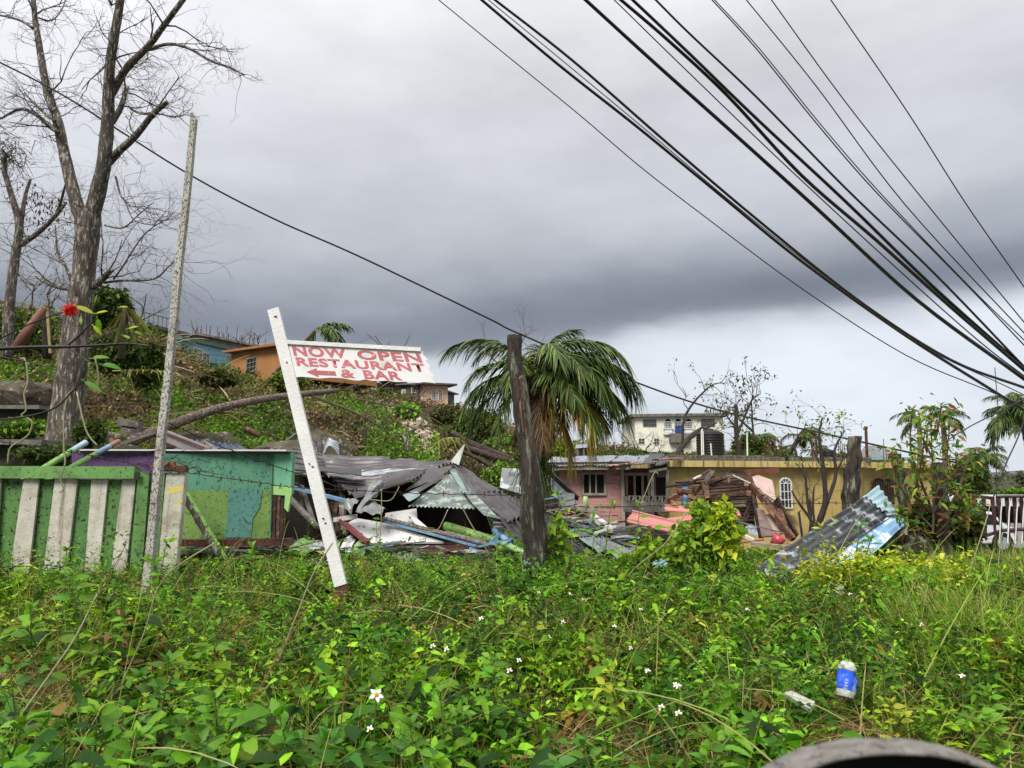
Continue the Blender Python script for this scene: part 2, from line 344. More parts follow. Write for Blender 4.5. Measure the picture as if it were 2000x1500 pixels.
M_purple = surf('purple wall paint', rgb('#6f4583'), rgb('#5c3a70'), scale=2, wear=rgb('#3c2848'), wear_scale=14, wear_amt=0.42, rough=.65)
M_rust = surf('rust', rgb('#7a4426'), rgb('#3d2418'), scale=14, rough=.9, bump=.6)
M_zinc = surf('weathered brown-grey zinc', rgb('#645c5f'), rgb('#403a3c'), scale=2, wear=rgb('#8f979d'), wear_scale=5, wear_amt=.38, wear_soft=.15, dirt=rgb('#4b3a34'), dirt_amt=.45, dirt_scale=2, rough=.42, spec=.6, metal=.3, bump=.12, bump_scale=12)
M_zinc2 = surf('dark wet zinc', rgb('#4b474b'), rgb('#363236'), scale=2, wear=rgb('#8a8f96'), wear_scale=4, wear_amt=.32, wear_soft=.12, rough=.38, spec=.6, metal=.25, bump=.12, bump_scale=12)
M_zincgreen = surf('zinc with peeling grey-green paint', rgb('#7c8582'), rgb('#5d6362'), scale=3, wear=rgb('#a3bba6'), wear_scale=5, wear_amt=.47, wear_soft=.05, dirt=rgb('#443d3b'), dirt_amt=.36, streak=rgb('#4a4748'), streak_amt=.4, rough=.5, spec=.5, bump=.15)
M_capgreen = surf('pale sea green flashing', rgb('#8fa8a2'), rgb('#6f8a85'), scale=4, wear=rgb('#54504f'), wear_scale=8, wear_amt=.38, rough=.45)
M_zincbright = surf('bright galvanised zinc', rgb('#b9c0c8'), rgb('#8f979f'), scale=2.2, wear=rgb('#5e6166'), wear_scale=5, wear_amt=.36, wear_soft=.1, rough=.35, spec=.6, metal=.35, bump=.12, bump_scale=9)
M_zincblack = surf('galvanised zinc with dark weathered bands', rgb('#2b2f34'), rgb('#4b5157'), scale=4, stretch=(1, 1, 1), wear=rgb('#c4ccd2'), wear_scale=5, wear_amt=.45, wear_soft=.1, rough=.4, spec=.55, metal=.2, bump=.2, bump_scale=20)
M_blue = surf('worn sky blue paint', rgb('#8fc1ea'), rgb('#6fa7dc'), scale=3, wear=rgb('#dbe9f2'), wear_scale=5, wear_amt=.46, wear_soft=.06, dirt=rgb('#5a86a8'), dirt_amt=.36, rough=.5)
M_bluepipe = surf('light blue painted pole', rgb('#7db4d8'), rgb('#5e95bd'), scale=5, wear=rgb('#4e6470'), wear_scale=22, wear_amt=.38, rough=.5)
M_board = surf('white ceiling board', rgb('#e3dfdc'), rgb('#d2ccca'), scale=2, dirt=rgb('#a9a29a'), dirt_amt=.4, dirt_scale=5, wear=rgb('#7b726a'), wear_scale=18, wear_amt=.31, rough=.7)
M_conc = surf('stained concrete', rgb('#8c877c'), rgb('#67625a'), scale=3, dirt=rgb('#4c4a3c'), dirt_amt=.5, dirt_scale=2.4, wear=rgb('#b1aa9c'), wear_scale=12, wear_amt=.38, rough=.9, bump=.5)
M_conclight = surf('pale broken concrete', rgb('#c3bba9'), rgb('#a19785'), scale=5, dirt=rgb('#77705f'), dirt_amt=.42, rough=.9, bump=.5)
M_moss = surf('mossy dark concrete', rgb('#57523f'), rgb('#3a3828'), scale=2.5, dirt=rgb('#39451e'), dirt_amt=.5, wear=rgb('#7b7460'), wear_scale=9, wear_amt=.36, rough=.95, bump=.7, bump_scale=22)
M_rock = surf('weathered limestone with moss', rgb('#6d614b'), rgb('#3f392c'), scale=3, dirt=rgb('#4a5226'), dirt_amt=.48, dirt_scale=1.2, wear=rgb('#a4947a'), wear_scale=5, wear_amt=.4, rough=.95, bump=.9, bump_scale=12)
M_wyellow = surf('mustard painted render', rgb('#c6ab55', 1), rgb('#b69b49', 1), scale=.8, dirt=rgb('#8a7634'), dirt_amt=.42, dirt_scale=1.1, streak=rgb('#8d7834'), streak_amt=.38, rough=.85, bump=.12)
M_wcorn = surf('mustard cornice', rgb('#cdb15a', 1), rgb('#b89c4c', 1), scale=1, streak=rgb('#6d6238'), streak_amt=.45, rough=.85)
M_pinkw = surf('dusty pink clapboard', rgb('#cb8f8a', 1), rgb('#b87c77', 1), scale=2, dirt=rgb('#6f4643'), dirt_amt=.44, wear=rgb('#6b5350'), wear_scale=16, wear_amt=.33, rough=.8, vary=.1)
M_brownw = surf('faded brown clapboard', rgb('#83605a'), rgb('#6a4a45'), scale=2, dirt=rgb('#4b332f'), dirt_amt=.46, wear=rgb('#977a70'), wear_scale=14, wear_amt=.38, rough=.85, vary=.14)
M_cream = surf('cream trim paint', rgb('#b9ac92'), rgb('#9b8f78'), scale=4, dirt=rgb('#6d624f'), dirt_amt=.4, rough=.7)
M_louv = surf('dark red louvre', rgb('#6e2d2a'), rgb('#562120'), scale=5, rough=.6)
M_wwhite = surf('off-white render', rgb('#e6e3cf', .9), rgb('#d8d5c0', .9), scale=.3, dirt=rgb('#a5a28c'), dirt_amt=.4, dirt_scale=.5, streak=rgb('#a8a592'), streak_amt=.36, rough=.85)
M_trimw = surf('clean white trim', rgb('#e8e8e4'), rgb('#d6d6d2'), rough=.6)
M_glass = surf('dark window glass', (.012, .014, .017), (.02, .023, .028), rough=.08, spec=.8, bump=0, vary=.2)
M_dark = surf('board with painted interior shade', (.012, .010, .009), (.02, .016, .013), rough=.95)  # near-black colour stands in for the shade inside rooms and openings
M_black = surf('black ribbed plastic', (.007, .008, .010), (.011, .012, .014), rough=.5, spec=.25, bump=.05)
M_blk = surf('black cable', (.010, .010, .012), (.016, .016, .018), rough=.5, spec=.5)
M_wire = surf('rusty barbed wire', rgb('#3a2a25'), rgb('#241b19'), scale=40, rough=.8)
M_cyan = surf('turquoise blue wall', rgb('#74bcd2', 1), rgb('#62a9c2', 1), scale=.6, dirt=rgb('#447f93'), dirt_amt=.4, rough=.8)
M_orange = surf('orange wall', rgb('#c98632'), rgb('#b97729'), scale=.6, dirt=rgb('#a06624'), dirt_amt=.4, rough=.85)
M_orroof = surf('ochre eave', rgb('#c77b2c'), rgb('#a06020'), rough=.7)
M_peach = surf('peach wall', rgb('#deb595', 1), rgb('#cda284', 1), scale=.5, dirt=rgb('#967059'), dirt_amt=.4, rough=.85)
M_block = surf('bare grey blockwork', rgb('#857f76'), rgb('#6b665e'), scale=2, dirt=rgb('#575248'), dirt_amt=.45, rough=.95, bump=.4)
M_fascia = surf('green eave paint', rgb('#4d7d5e'), rgb('#3f6a50'), rough=.7)
M_irony = surf('dark red iron', rgb('#4a2b29'), rgb('#301c1b'), scale=10, wear=rgb('#7b4a38'), wear_scale=20, wear_amt=.4, rough=.6)
M_salmon = surf('salmon pink painted boards', rgb('#d97a6c'), rgb('#c4665a'), scale=3, dirt=rgb('#8f4a42'), dirt_amt=.42, wear=rgb('#e8b0a4'), wear_scale=12, wear_amt=.4, rough=.6, vary=.15)
M_pinkply = surf('pale pink plywood', rgb('#d8b7ab'), rgb('#c6a197'), scale=2, dirt=rgb('#9b7c70'), dirt_amt=.42, wear=rgb('#6f5148'), wear_scale=20, wear_amt=.31, rough=.7)
M_bark = surf('grey fissured bark', rgb('#6b5f52'), rgb('#332b25'), scale=9, stretch=(1, 1, .22), wear=rgb('#b3aa9a'), wear_scale=24, wear_amt=.45, wear_soft=.1, dirt=rgb('#3c3930'), dirt_amt=.45, rough=.95, bump=1, bump_scale=18)
M_barkl = surf('lichen mottled post bark', rgb('#4d4037'), rgb('#231b17'), scale=22, stretch=(1, 1, .22), wear=rgb('#8a9078'), wear_scale=11, wear_amt=.44, wear_soft=.09, dirt=rgb('#7a5c45'), dirt_amt=.42, dirt_scale=6, rough=.95, bump=1, bump_scale=22)
M_twig = surf('dark bare twig', rgb('#4c423c'), rgb('#352d29'), scale=8, rough=.9)
M_twigb = surf('brown bare twig', rgb('#6e5a45'), rgb('#4b3c2f'), scale=8, rough=.9)
M_palmt = surf('ringed palm trunk', rgb('#7a6453'), rgb('#4b3b30'), scale=9, wear=rgb('#b09c8a'), wear_scale=26, wear_amt=.45, wear_soft=.06, rough=.9, bump=.8, bump_scale=16)
M_frond = leafmat('palm frond green', rgb('#5b7a36'), attr=True, trans=.15, rough=.5, spec=.3)
M_leaf = leafmat('weed leaves', attr=True, trans=.28, rough=.6, spec=.2)
M_hill = leafmat('hillside leaves', attr=True, trans=.3, rough=.6, spec=.2)
# ------------------------------------------------------------------ wall helpers
def lerp(a, b, t): return a+(b-a)*t
def quadpt(q, u, v):   # q = TL, TR, BR, BL ; v measured downwards
    return lerp(lerp(q[0], q[1], u), lerp(q[3], q[2], u), v)
def corr(q, waves, amp, fn=None, nv=10, along='v', per=6, seedn=0, dent=.02, edge=0):
    """corrugated sheet over a quad; ridges run along v (down) or along u; returns MB"""
    b = MB(); b.smooth = True; q = [Vector(p) for p in q]
    n = (q[1]-q[0]).cross(q[3]-q[0]).normalized()
    if n.y > 0: n = -n
    def f(u, v):
        p = quadpt(q, u, v); w = u if along == 'v' else v
        z = math.sin(w*waves*2*math.pi)*amp
        nz = mnoise.noise(p*1.4+Vector((seedn, 0, 0))); nz2 = mnoise.noise(p*4+Vector((0, seedn, 0)))
        e = 0
        if edge: e = edge*mnoise.noise(p*3+Vector((seedn*3, 1, 2)))
        p = p + n*(z+nz*dent*2.5+nz2*dent)
        if edge:
            p = p + (q[3]-q[0])*(e*(v-.5)*2*.5)
        return p
    nu = waves*per if along == 'v' else nv; nvv = nv if along == 'v' else waves*per
    return b.grid(f, nu, nvv)
def slats(parent, q, n, mat, name='board', t=.02, gap=.06, over=0, jit=0):
    """n horizontal boards filling the quad, each its own piece"""
    b = MB(); q = [Vector(p) for p in q]
    w = (q[1]-q[0]).length; h = (q[3]-q[0]).length/n
    me = rough_box_mesh(mat, .05, name)
    ex = (q[1]-q[0]).normalized(); ez = (q[0]-q[3]).normalized(); ey = ez.cross(ex).normalized()
    for i in range(n):
        c = quadpt(q, .5, (i+.5)/n)-ey*t*.3*(i % 2)*0
        a = rnd.uniform(-jit, jit)
        R3 = Matrix((ex, ey, ez)).transposed().to_4x4() @ Matrix.Rotation(.06+a*.3, 4, 'X') @ Matrix.Rotation(a*.1, 4, 'Y')
        Mx = Matrix.Translation(c) @ R3 @ Matrix.Diagonal((w, t, h*(1+over-gap), 1))
        piece(me, name, parent, Mx)
def frame_quad(parent, x0, x1, z0, z1, y, w, mat, name='window_frame', dep=.06):
    b = MB(); 
    b.box(((x0+x1)/2, y, z1+w/2), (x1-x0+2*w, dep, w)); b.box(((x0+x1)/2, y, z0-w/2), (x1-x0+2*w, dep, w))
    b.box((x0-w/2, y, (z0+z1)/2), (w, dep, z1-z0)); b.box((x1+w/2, y, (z0+z1)/2), (w, dep, z1-z0))
    return b.build(name, mat, parent)
def window(parent, px0, px1, py0, py1, d, w, mat, nx_=2, nz_=3, bar=None, glass=None, off=.05):
    """barred window: frame part with pane and bars as its sub-parts"""
    a, c = P(px0, py0, d), P(px1, py1, d); y = d-off
    f = frame_quad(parent, a.x, c.x, c.z, a.z, y, w, mat)
    MB().box(((a.x+c.x)/2, y+.012, (a.z+c.z)/2), (c.x-a.x, .01, a.z-c.z)).build('pane', glass or M_glass, f)
    b = MB(); bw = bar or w*.45
    for i in range(1, nx_): b.box((lerp(a.x, c.x, i/nx_), y-.008, (a.z+c.z)/2), (bw, .02, a.z-c.z))
    for i in range(1, nz_): b.box(((a.x+c.x)/2, y-.012, lerp(c.z, a.z, i/nz_)), (c.x-a.x, .015, bw))
    b.build('window_bars', mat, f); return f
# ================================================================== far hills and tree line on the right
def ridge(name, d, pts, mat, thick):
    b = MB(); n = 120; x0, x1 = -d*.2, d*1.6
    def f(u, v):
        x = lerp(x0, x1, u); px = 1000+F*x/d; e = tab(px, pts)
        h = max(CZ+(940-e)/F*d+(mnoise.noise(Vector((x*.012, d*.01, 0)))*d*.006+mnoise.noise(Vector((x*.06, 3, 0)))*d*.0015), -1)
        prof = math.sin(v*math.pi)
        return Vector((x, d+(v-.5)*thick, lerp(-3, h, prof**.8)))
    b.smooth = True; b.grid(f, n, 10)
    return b.build(name, mat, None, origin=(x1*.5, d, -3), kind='structure')
M_far = surf('wooded ridge tinted by haze', rgb('#6b7077'), rgb('#5c626b'), scale=.02, rough=1, bump=0, vary=0)  # air haze is put into the grey-blue colour
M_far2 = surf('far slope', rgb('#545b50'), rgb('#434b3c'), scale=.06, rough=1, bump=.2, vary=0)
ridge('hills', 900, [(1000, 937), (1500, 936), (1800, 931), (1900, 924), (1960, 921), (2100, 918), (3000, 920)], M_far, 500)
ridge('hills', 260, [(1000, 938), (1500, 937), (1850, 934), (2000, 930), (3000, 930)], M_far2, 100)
# ================================================================== houses on the hill crest
def hill_house(name, label, d, px0, px1, py0, pyb, wall, depth=7, eave=None, over=.35, eh=.18, group=None, yaw=0):
    a, c = P(px0, py0, d), P(px1, py0, d); zb = P((px0+px1)/2, pyb, d).z-1.2
    t = thing(name, label, 'house', ((a.x+c.x)/2, d+depth/2, zb), group)
    MB().box(((a.x+c.x)/2, d+depth/2, (a.z+zb)/2), (c.x-a.x, depth, a.z-zb)).build('wall', wall, t)
    if eave: MB().box(((a.x+c.x)/2, d+depth/2, a.z+eh/2+.003), (c.x-a.x+2*over, depth+2*over, eh)).build('roof', eave, t)
    return t
t = thing('blue_house', 'small turquoise house with a green eave up the slope by the tall pole', 'house', P(395, 712, 52))
q0, q1 = P(352, 664, 50), P(443, 683, 57)     # façade recedes to the right, roof line drops
def facade(parent, A, B, zb, mat, depth=7, name='wall'):
    b = MB(); dv = Vector((-(B-A).y, (B-A).x, 0)).normalized()*depth
    vs = [A, B, Vector((B.x, B.y, zb)), Vector((A.x, A.y, zb))]; vs += [v+dv for v in vs]
    b.add(vs, [(0, 3, 2, 1), (4, 5, 6, 7), (0, 1, 5, 4), (1, 2, 6, 5), (3, 0, 4, 7), (2, 3, 7, 6)]); return b.build(name, mat, parent), dv
def eavebox(parent, A, B, dv, mat, over, h, name='roof'):
    e = (B-A).normalized()*over; o = dv.normalized()*over; u = Vector((0, 0, h)); up = Vector((0, 0, .004))
    A2, B2 = A-e-o+up, B+e-o+up; C2, D2 = B+e+dv+o+up, A-e+dv+o+up
    vs = [A2, B2, C2, D2]; vs += [v+u for v in vs]
    return MB().add(vs, [(0, 3, 2, 1), (4, 5, 6, 7), (0, 1, 5, 4), (1, 2, 6, 5), (2, 3, 7, 6), (3, 0, 4, 7)]).build(name, mat, parent)
def facade_window(parent, A, B, u0, u1, zt, zb, fm, nx_=3, nz_=3, w=.07, glass=M_glass):
    d = (B-A); d.z = 0; n = Vector((d.y, -d.x, 0)).normalized()
    def pt(u, z, o): p = A+d*u; return Vector((p.x, p.y, z))+n*o
    ctr = pt((u0+u1)/2, (zt+zb)/2, 0)
    f = MB(); bar = MB()
    for z in (zt, zb): f.beam(pt(u0, z, .03), pt(u1, z, .03), .06, w)
    for u in (u0, u1): f.beam(pt(u, zb, .035), pt(u, zt, .035), w, .06, up=n)
    fo = f.build('window_frame', fm, parent)
    MB().slab([pt(u0, zt, .012), pt(u1, zt, .012), pt(u1, zb, .012), pt(u0, zb, .012)], .01, n).build('pane', glass, fo)
    for i in range(1, nx_): u = lerp(u0, u1, i/nx_); bar.beam(pt(u, zb, .03), pt(u, zt, .03), w*.5, .02, up=n)
    for i in range(1, nz_): z = lerp(zb, zt, i/nz_); bar.beam(pt(u0, z, .026), pt(u1, z, .026), .02, w*.5)
    bar.build('window_bars', fm, fo); return fo
w_, dv = facade(t, q0, q1, 8.5, M_cyan); eavebox(t, q0, q1, dv, M_fascia, .25, .25)
zt, zb = P(385, 684, 53).z, P(385, 706, 53).z
facade_window(t, q0, q1, .25, .44, zt, zb, M_trimw, 3, 3, .08); facade_window(t, q0, q1, .45, .60, zt-.1, zb-.1, M_wwhite, 4, 2, .05)
t = thing('grey_flat_roof', 'unpainted grey slab roof with rails up the slope left of the turquoise house', 'building', P(310, 660, 48))
a, b_ = P(285, 640, 50), P(352, 655, 54); w_, dv = facade(t, a, b_, 8.6, M_block); eavebox(t, a, b_, dv, M_block, .5, .22)
rb = MB()
for i in range(9):
    p = lerp(a, b_, i/8); rb.beam(p+Vector((0, -.3, .2)), p+Vector((0, -.3, 1.0)), .05, .05)
rb.beam(a+Vector((0, -.3, 1.0)), b_+Vector((0, -.3, 1.0)), .05, .05); rb.build('roof_rail', M_greywood, t)
t = thing('orange_house', 'ochre orange house with a slanting eave left of the leaning sign post', 'house', P(500, 725, 50))
q0, q1 = P(452, 690, 53), P(556, 676, 47); w_, dv = facade(t, q0, q1, 8.2, M_orange); eavebox(t, q0, q1, dv, M_orroof, .5, .16)
facade_window(t, q0, q1, .33, .52, P(500, 697, 50).z, P(500, 724, 50).z, M_cream, 3, 3, .07)
t = thing('unfinished_house', 'grey block upper storey with bare rebar on the skyline behind the orange house', 'building', P(450, 660, 66))
a, b_ = P(385, 655, 66), P(520, 682, 70); w_, dv = facade(t, a, b_, 10, M_block); eavebox(t, a, b_, dv, M_conc, .3, .2)
for i in range(34):
    p = lerp(a, b_, (i+rnd.random()*.7)/34)+dv*rnd.choice((0, .1, .5)); MB().tube([p, p+Vector((rnd.uniform(-.15, .15), 0, rnd.uniform(.6, 1.6)))], .028, 4).build('rebar', M_rust, t)
t = thing('orange_hut', 'orange walled shack seen under the bottom edge of the sign', 'hut', P(700, 760, 56))
q0, q1 = P(662, 740, 56), P(706, 742, 57); w_, dv = facade(t, q0, q1, 6.5, M_orange, 5); eavebox(t, q0, q1, dv, M_orroof, .3, .15)
facade_window(t, q0, q1, .1, .3, P(660, 746, 56).z, P(660, 757, 56).z, M_trimw, 2, 2, .06)
t = thing('blue_shack', 'little blue and teal shack beside the orange hut under the sign', 'hut', P(640, 760, 55))
q0, q1 = P(625, 738, 55), P(657, 741, 55.5); w_, dv = facade(t, q0, q1, 6.8, surf('pale blue shack wall', rgb('#7fb4c8'), rgb('#5f93a5')), 4); eavebox(t, q0, q1, dv, M_fascia, .25, .12)
facade_window(t, q0, q1, .3, .6, P(640, 745, 55).z, P(640, 758, 55).z, M_trimw, 2, 2, .06)
t = thing('olive_house', 'pale olive house front with white sill right of the orange hut', 'house', P(720, 760, 57))
q0, q1 = P(708, 748, 57), P(736, 748, 57); w_, dv = facade(t, q0, q1, 6.5, surf('pale olive wall', rgb('#a7a877'), rgb('#8e9063')), 5); eavebox(t, q0, q1, dv, M_trimw, .2, .1)
MB().beam(P(706, 770, 56.7), P(737, 771, 56.7), .2, .3).build('sill', M_trimw, t)
t = thing('brown_house', 'dark reddish brown building between olive house and peach house on the crest', 'building', P(770, 770, 58))
q0, q1 = P(737, 744, 58), P(786, 750, 59); w_, dv = facade(t, q0, q1, 6.2, surf('rusty brown wall', rgb('#604239'), rgb('#4a332c'), dirt=rgb('#3a2a22'))); eavebox(t, q0, q1, dv, M_rust, .3, .15)
facade_window(t, q0, q1, .3, .6, P(760, 757, 58).z, P(760, 768, 58).z, M_block, 2, 2, .06)
t = thing('peach_house', 'peach house with two arched windows at the right end of the crest', 'house', P(845, 780, 58))
q0, q1 = P(826, 752, 56), P(875, 754, 57); w_, dv = facade(t, q0, q1, 5.8, M_peach, 6); eavebox(t, q0, q1, dv, surf('brown roof edge', rgb('#7a5b48'), rgb('#5d4436')), .55, .14)
for u0, u1 in ((.35, .50), (.62, .77)):
    fo = facade_window(t, q0, q1, u0, u1, P(850, 765, 56).z, P(850, 780, 56).z, M_trimw, 2, 3, .06)
    p = lerp(q0, q1, (u0+u1)/2); zc = P(850, 765, 56).z; r = (u1-u0)/2*(q1-q0).length
    b = MB(); b.tube([Vector((p.x+math.cos(k*math.pi/8)*r, p.y-.06, zc+math.sin(k*math.pi/8)*r)) for k in range(9)], .05, 5); b.build('window_arch', M_trimw, t)
    MB().slab([Vector((p.x+math.cos(k*math.pi/8)*r, p.y-.03, zc+math.sin(k*math.pi/8)*r)) for k in range(9)], .01, (0, -1, 0)).build('arch_pane', M_glass, t)
t = thing('grey_house', 'grey house with white drapes left of the peach house', 'house', P(806, 775, 58))
q0, q1 = P(782, 753, 57), P(824, 751, 56.5); w_, dv = facade(t, q0, q1, 5.8, surf('dull grey wall', rgb('#6b6560'), rgb('#57524d'))); eavebox(t, q0, q1, dv, M_conc, .3, .1)
facade_window(t, q0, q1, .1, .25, P(790, 762, 57).z, P(790, 774, 57).z, M_trimw, 2, 3, .08); facade_window(t, q0, q1, .55, .8, P(812, 757, 57).z, P(812, 768, 57).z, M_trimw, 3, 1, .06)
# ================================================================== white two-storey house
D = 74
t = thing('white_house', 'off-white two-storey house with arched balconies behind the black water tank', 'house', P(1325, 895, D))
A, B = P(1240, 815, D), P(1412, 813, D); w_, dv = facade(t, A, B, 1.5, M_wwhite, 9); eavebox(t, A, B, dv, M_conc, .5, .28)
L_ = (B-A).length
def uw(px): return (px-1240)/172
def zz_(py): return P(1320, py, D).z
facade_window(t, A, B, uw(1256), uw(1281), zz_(820), zz_(833), M_block, 5, 2, .07)
facade_window(t, A, B, uw(1369), uw(1395), zz_(819), zz_(833), M_block, 5, 2, .07)
for x0, x1, y0, y1 in ((1276, 1286, 856, 869), (1306, 1313, 856, 863), (1336, 1347, 855, 866), (1246, 1258, 856, 868)): facade_window(t, A, B, uw(x0), uw(x1), zz_(y0), zz_(y1), M_wwhite, 2, 2, .06)
for cx in (1304, 1324, 1344):
    u0, u1 = uw(cx-7.5), uw(cx+7.5); zc = zz_(824); r = (u1-u0)/2*L_; p = lerp(A, B, (u0+u1)/2)
    fo = facade_window(t, A, B, u0, u1, zc, zz_(846), M_trimw, 5, 5, .07, M_dark)
    pts = [Vector((p.x+math.cos(k*math.pi/10)*r, p.y-.05, zc+math.sin(k*math.pi/10)*r)) for k in range(11)]
    MB().tube(pts, .08, 5).build('balcony_arch', M_trimw, t); MB().slab([q+Vector((0, .02, 0)) for q in pts], .01, (0, -1, 0)).build('arch_shade_panel', M_dark, t)  # black slab paints the shade of the open arch
    if cx != 1324:
        b = MB(); z0, z1 = zz_(847), zz_(838)
        for k in range(7):
            x = lerp(p.x-r, p.x+r, (k+.5)/7); b.tube([(x, p.y-.2, z0), (x, p.y-.2, lerp(z0, z1, .35)), (x, p.y-.2, lerp(z0, z1, .6)), (x, p.y-.2, z1)], [.05, .08, .05, .06], 6)
        b.box((p.x, p.y-.2, z1+.05), (2*r+.2, .2, .1)); b.box((p.x, p.y-.2, z0-.05), (2*r+.2, .2, .1)); b.build('balustrade', M_trimw, t)
b = MB(); b.box((P(1326, 849, D).x, D-.35, zz_(856)), (2.0, .7, .9)); b.build('lower_porch', M_block, t)
b = MB(); x0, x1 = P(1321, 0, D).x*1.0, 0
a, c = P(1319, 832, D-.5), P(1332, 849, D-.5)
def drape(u, v): return Vector((lerp(a.x, c.x, u)+.04*math.sin(v*9), a.y+.09*math.sin(u*22)+.04*math.sin(v*7), lerp(a.z, c.z, v)))
b.smooth = True; b.grid(drape, 24, 8); b.build('blue_tarp', surf('bright blue cloth', rgb('#2a5fb8'), rgb('#2450a0'), rough=.7), None, label='bright blue cloth hanging in the middle balcony of the white house', cat='cloth')
for px in (1242, 1380, 1388): MB().beam(P(px, 812, D+1), P(px+rnd.uniform(-.5, .5), 795 if px > 1300 else 790, D+1), .12, .12).build('roof_post', M_greywood, t)
# shed roof fragment behind the palm
t = thing('shed', 'low shed with pale zinc roof glimpsed beyond the coconut palm', 'shed', P(1145, 890, 40))
a = P(1127, 866, 40); c = P(1165, 866, 40)
b = corr([P(1125, 868, 43), P(1168, 866, 43), P(1166, 874, 40), P(1124, 875, 40)], 14, .02); b.build('roof', M_zincbright, t)
b = MB()
for px in (1128, 1140, 1152, 1162): b.beam(P(px, 875, 40.1), P(px, 895, 40.1), .1, .1)
b.build('post', M_greywood, t); MB().beam(P(1126, 884, 41), P(1165, 883, 41), .2, .5).build('wall', M_cream, t)
# ================================================================== pink wooden house
D = 20.0
t = thing('pink_house', 'pink clapboard house with torn zinc roof and a louvred window', 'house', P(1180, 1010, D)-Vector((0, 0, .6)))
zE = P(1180, 914, D).z; zF = P(1180, 1000, D).z
def pxx(px, d=D): return P(px, 940, d).x
xa, xb, xc, xd = pxx(1092), pxx(1213), pxx(1296), pxx(1312)
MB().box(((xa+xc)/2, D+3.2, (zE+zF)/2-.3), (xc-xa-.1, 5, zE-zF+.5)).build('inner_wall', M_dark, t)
def boards(x0, x1, z0, z1, y, mat, h=.135): slats(t, [Vector((x0, y, z1)), Vector((x1, y, z1)), Vector((x1, y, z0)), Vector((x0, y, z0))], max(1, round((z1-z0)/h)), mat, 'siding_board', .025, .05, .08)
wz0, wz1 = P(0, 963, D).z, P(0, 927, D).z
boards(xa, pxx(1139), zF-.55, zE, D, M_pinkw); boards(pxx(1180), xb, wz0-.03, zE, D, M_pinkw); boards(pxx(1139), xb, zF-.55, wz0-.03, D, M_pinkw)
boards(pxx(1139), pxx(1180), wz1+.06, zE, D, M_pinkw)
MB().beam((xb+.03, D-.04, zF-.6), (xb+.03, D-.04, zE), .09, .09, up=(0, 1, 0)).build('corner_post', M_cream, t)
D2 = D+.35; dz0, dz1 = P(0, 980, D2).z, P(0, 929, D2).z
boards(xb+.06, pxx(1223, D2), zF-.55, zE, D2, M_brownw); boards(pxx(1266, D2), pxx(1277, D2), zF-.55, zE, D2, M_brownw)
boards(pxx(1223, D2), pxx(1266, D2), dz1+.09, zE, D2, M_brownw); boards(pxx(1223, D2), pxx(1240, D2), zF-.55, P(0, 967, D2).z, D2, M_brownw); boards(pxx(1254, D2), pxx(1266, D2), zF-.55, P(0, 967, D2).z, D2, M_brownw)
boards(pxx(1240, D2), pxx(1254, D2), zF-.55, dz0, D2, M_brownw)
# louvred window
f = frame_quad(t, pxx(1140), pxx(1179), wz0, wz1, D-.05, .06, M_cream)
MB().box((pxx(1159.5), D+.03, (wz0+wz1)/2), (pxx(1179)-pxx(1140), .01, wz1-wz0)).build('opening_shade_panel', M_dark, f)  # black panel paints the dim room behind the louvres
b = MB()
for px in (1151.5, 1163.5): b.box((pxx(px), D-.055, (wz0+wz1)/2), (.04, .05, wz1-wz0))
b.build('mullion', M_cream, f)
b = MB(); n = 9
for i in range(n):
    z = lerp(wz0, wz1, (i+.5)/n)
    for x0, x1 in ((1152.5, 1163), (1164.5, 1178)): b.box(((pxx(x0)+pxx(x1))/2, D-.02, z), (pxx(x1)-pxx(x0), .05, .012), Matrix.Rotation(.5, 3, 'X'))
b.build('louvre', surf('glass louvre', (.03, .035, .04), (.05, .055, .06), rough=.15, spec=.7), f)
# door group
f = MB()
for px in (1223, 1238.5, 1254, 1266): f.box((pxx(px, D2), D2-.05, (dz1+P(0, 967 if px in (1223, 1266) else 980, D2).z)/2), (.06, .07, dz1-P(0, 967 if px in (1223, 1266) else 980, D2).z))
f.box(((pxx(1223, D2)+pxx(1266, D2))/2, D2-.05, dz1+.04), (pxx(1266, D2)-pxx(1223, D2)+.1, .09, .08)); f = f.build('door_frame', M_cream, t)
MB().box(((pxx(1239, D2)+pxx(1254, D2))/2, D2+.1, (dz0+dz1)/2), (pxx(1254, D2)-pxx(1239, D2), .02, dz1-dz0)).build('doorway_shade_panel', M_dark, t)  # black panel paints the shade of the open door
for x0, x1 in ((1224.5, 1237.5), (1255.5, 1265)):
    b = MB(); z0 = P(0, 965, D2).z
    for i in range(14): b.box(((pxx(x0, D2)+pxx(x1, D2))/2, D2-.02, lerp(z0, dz1, (i+.5)/14)), (pxx(x1, D2)-pxx(x0, D2), .04, .02), Matrix.Rotation(.6, 3, 'X'))
    b.build('shutter', M_louv, t)
b = MB(); x0, x1 = pxx(1280, D2), pxx(1301, D2); z0, z1 = P(0, 978, D2).z, P(0, 932, D2).z
MB().box(((x0+x1)/2, D2+.05, (z0+z1)/2), (x1-x0, .02, z1-z0)).build('doorway_shade_panel', M_dark, t)  # second doorway, its shade painted as a black panel too
b = MB(); b.box((x0-.03, D2-.03, (z0+z1)/2), (.06, .08, z1-z0)); b.box(((x0+x1)/2, D2-.03, z1+.04), (x1-x0+.15, .09, .08)); b.build('door_frame', M_greywood, t)
b = MB(); b.box(((x0+x1)/2, D2+.0, (z1+.08+zE)/2), (x1-x0+.2, .05, zE-z1-.08)); b.build('lintel_board', M_brownw, t)
b = MB()
for px in (1274, 1303): b.beam(P(px, 982, D-.6), P(px+rnd.uniform(-1, 1), 918, D-.6), .07, .07)
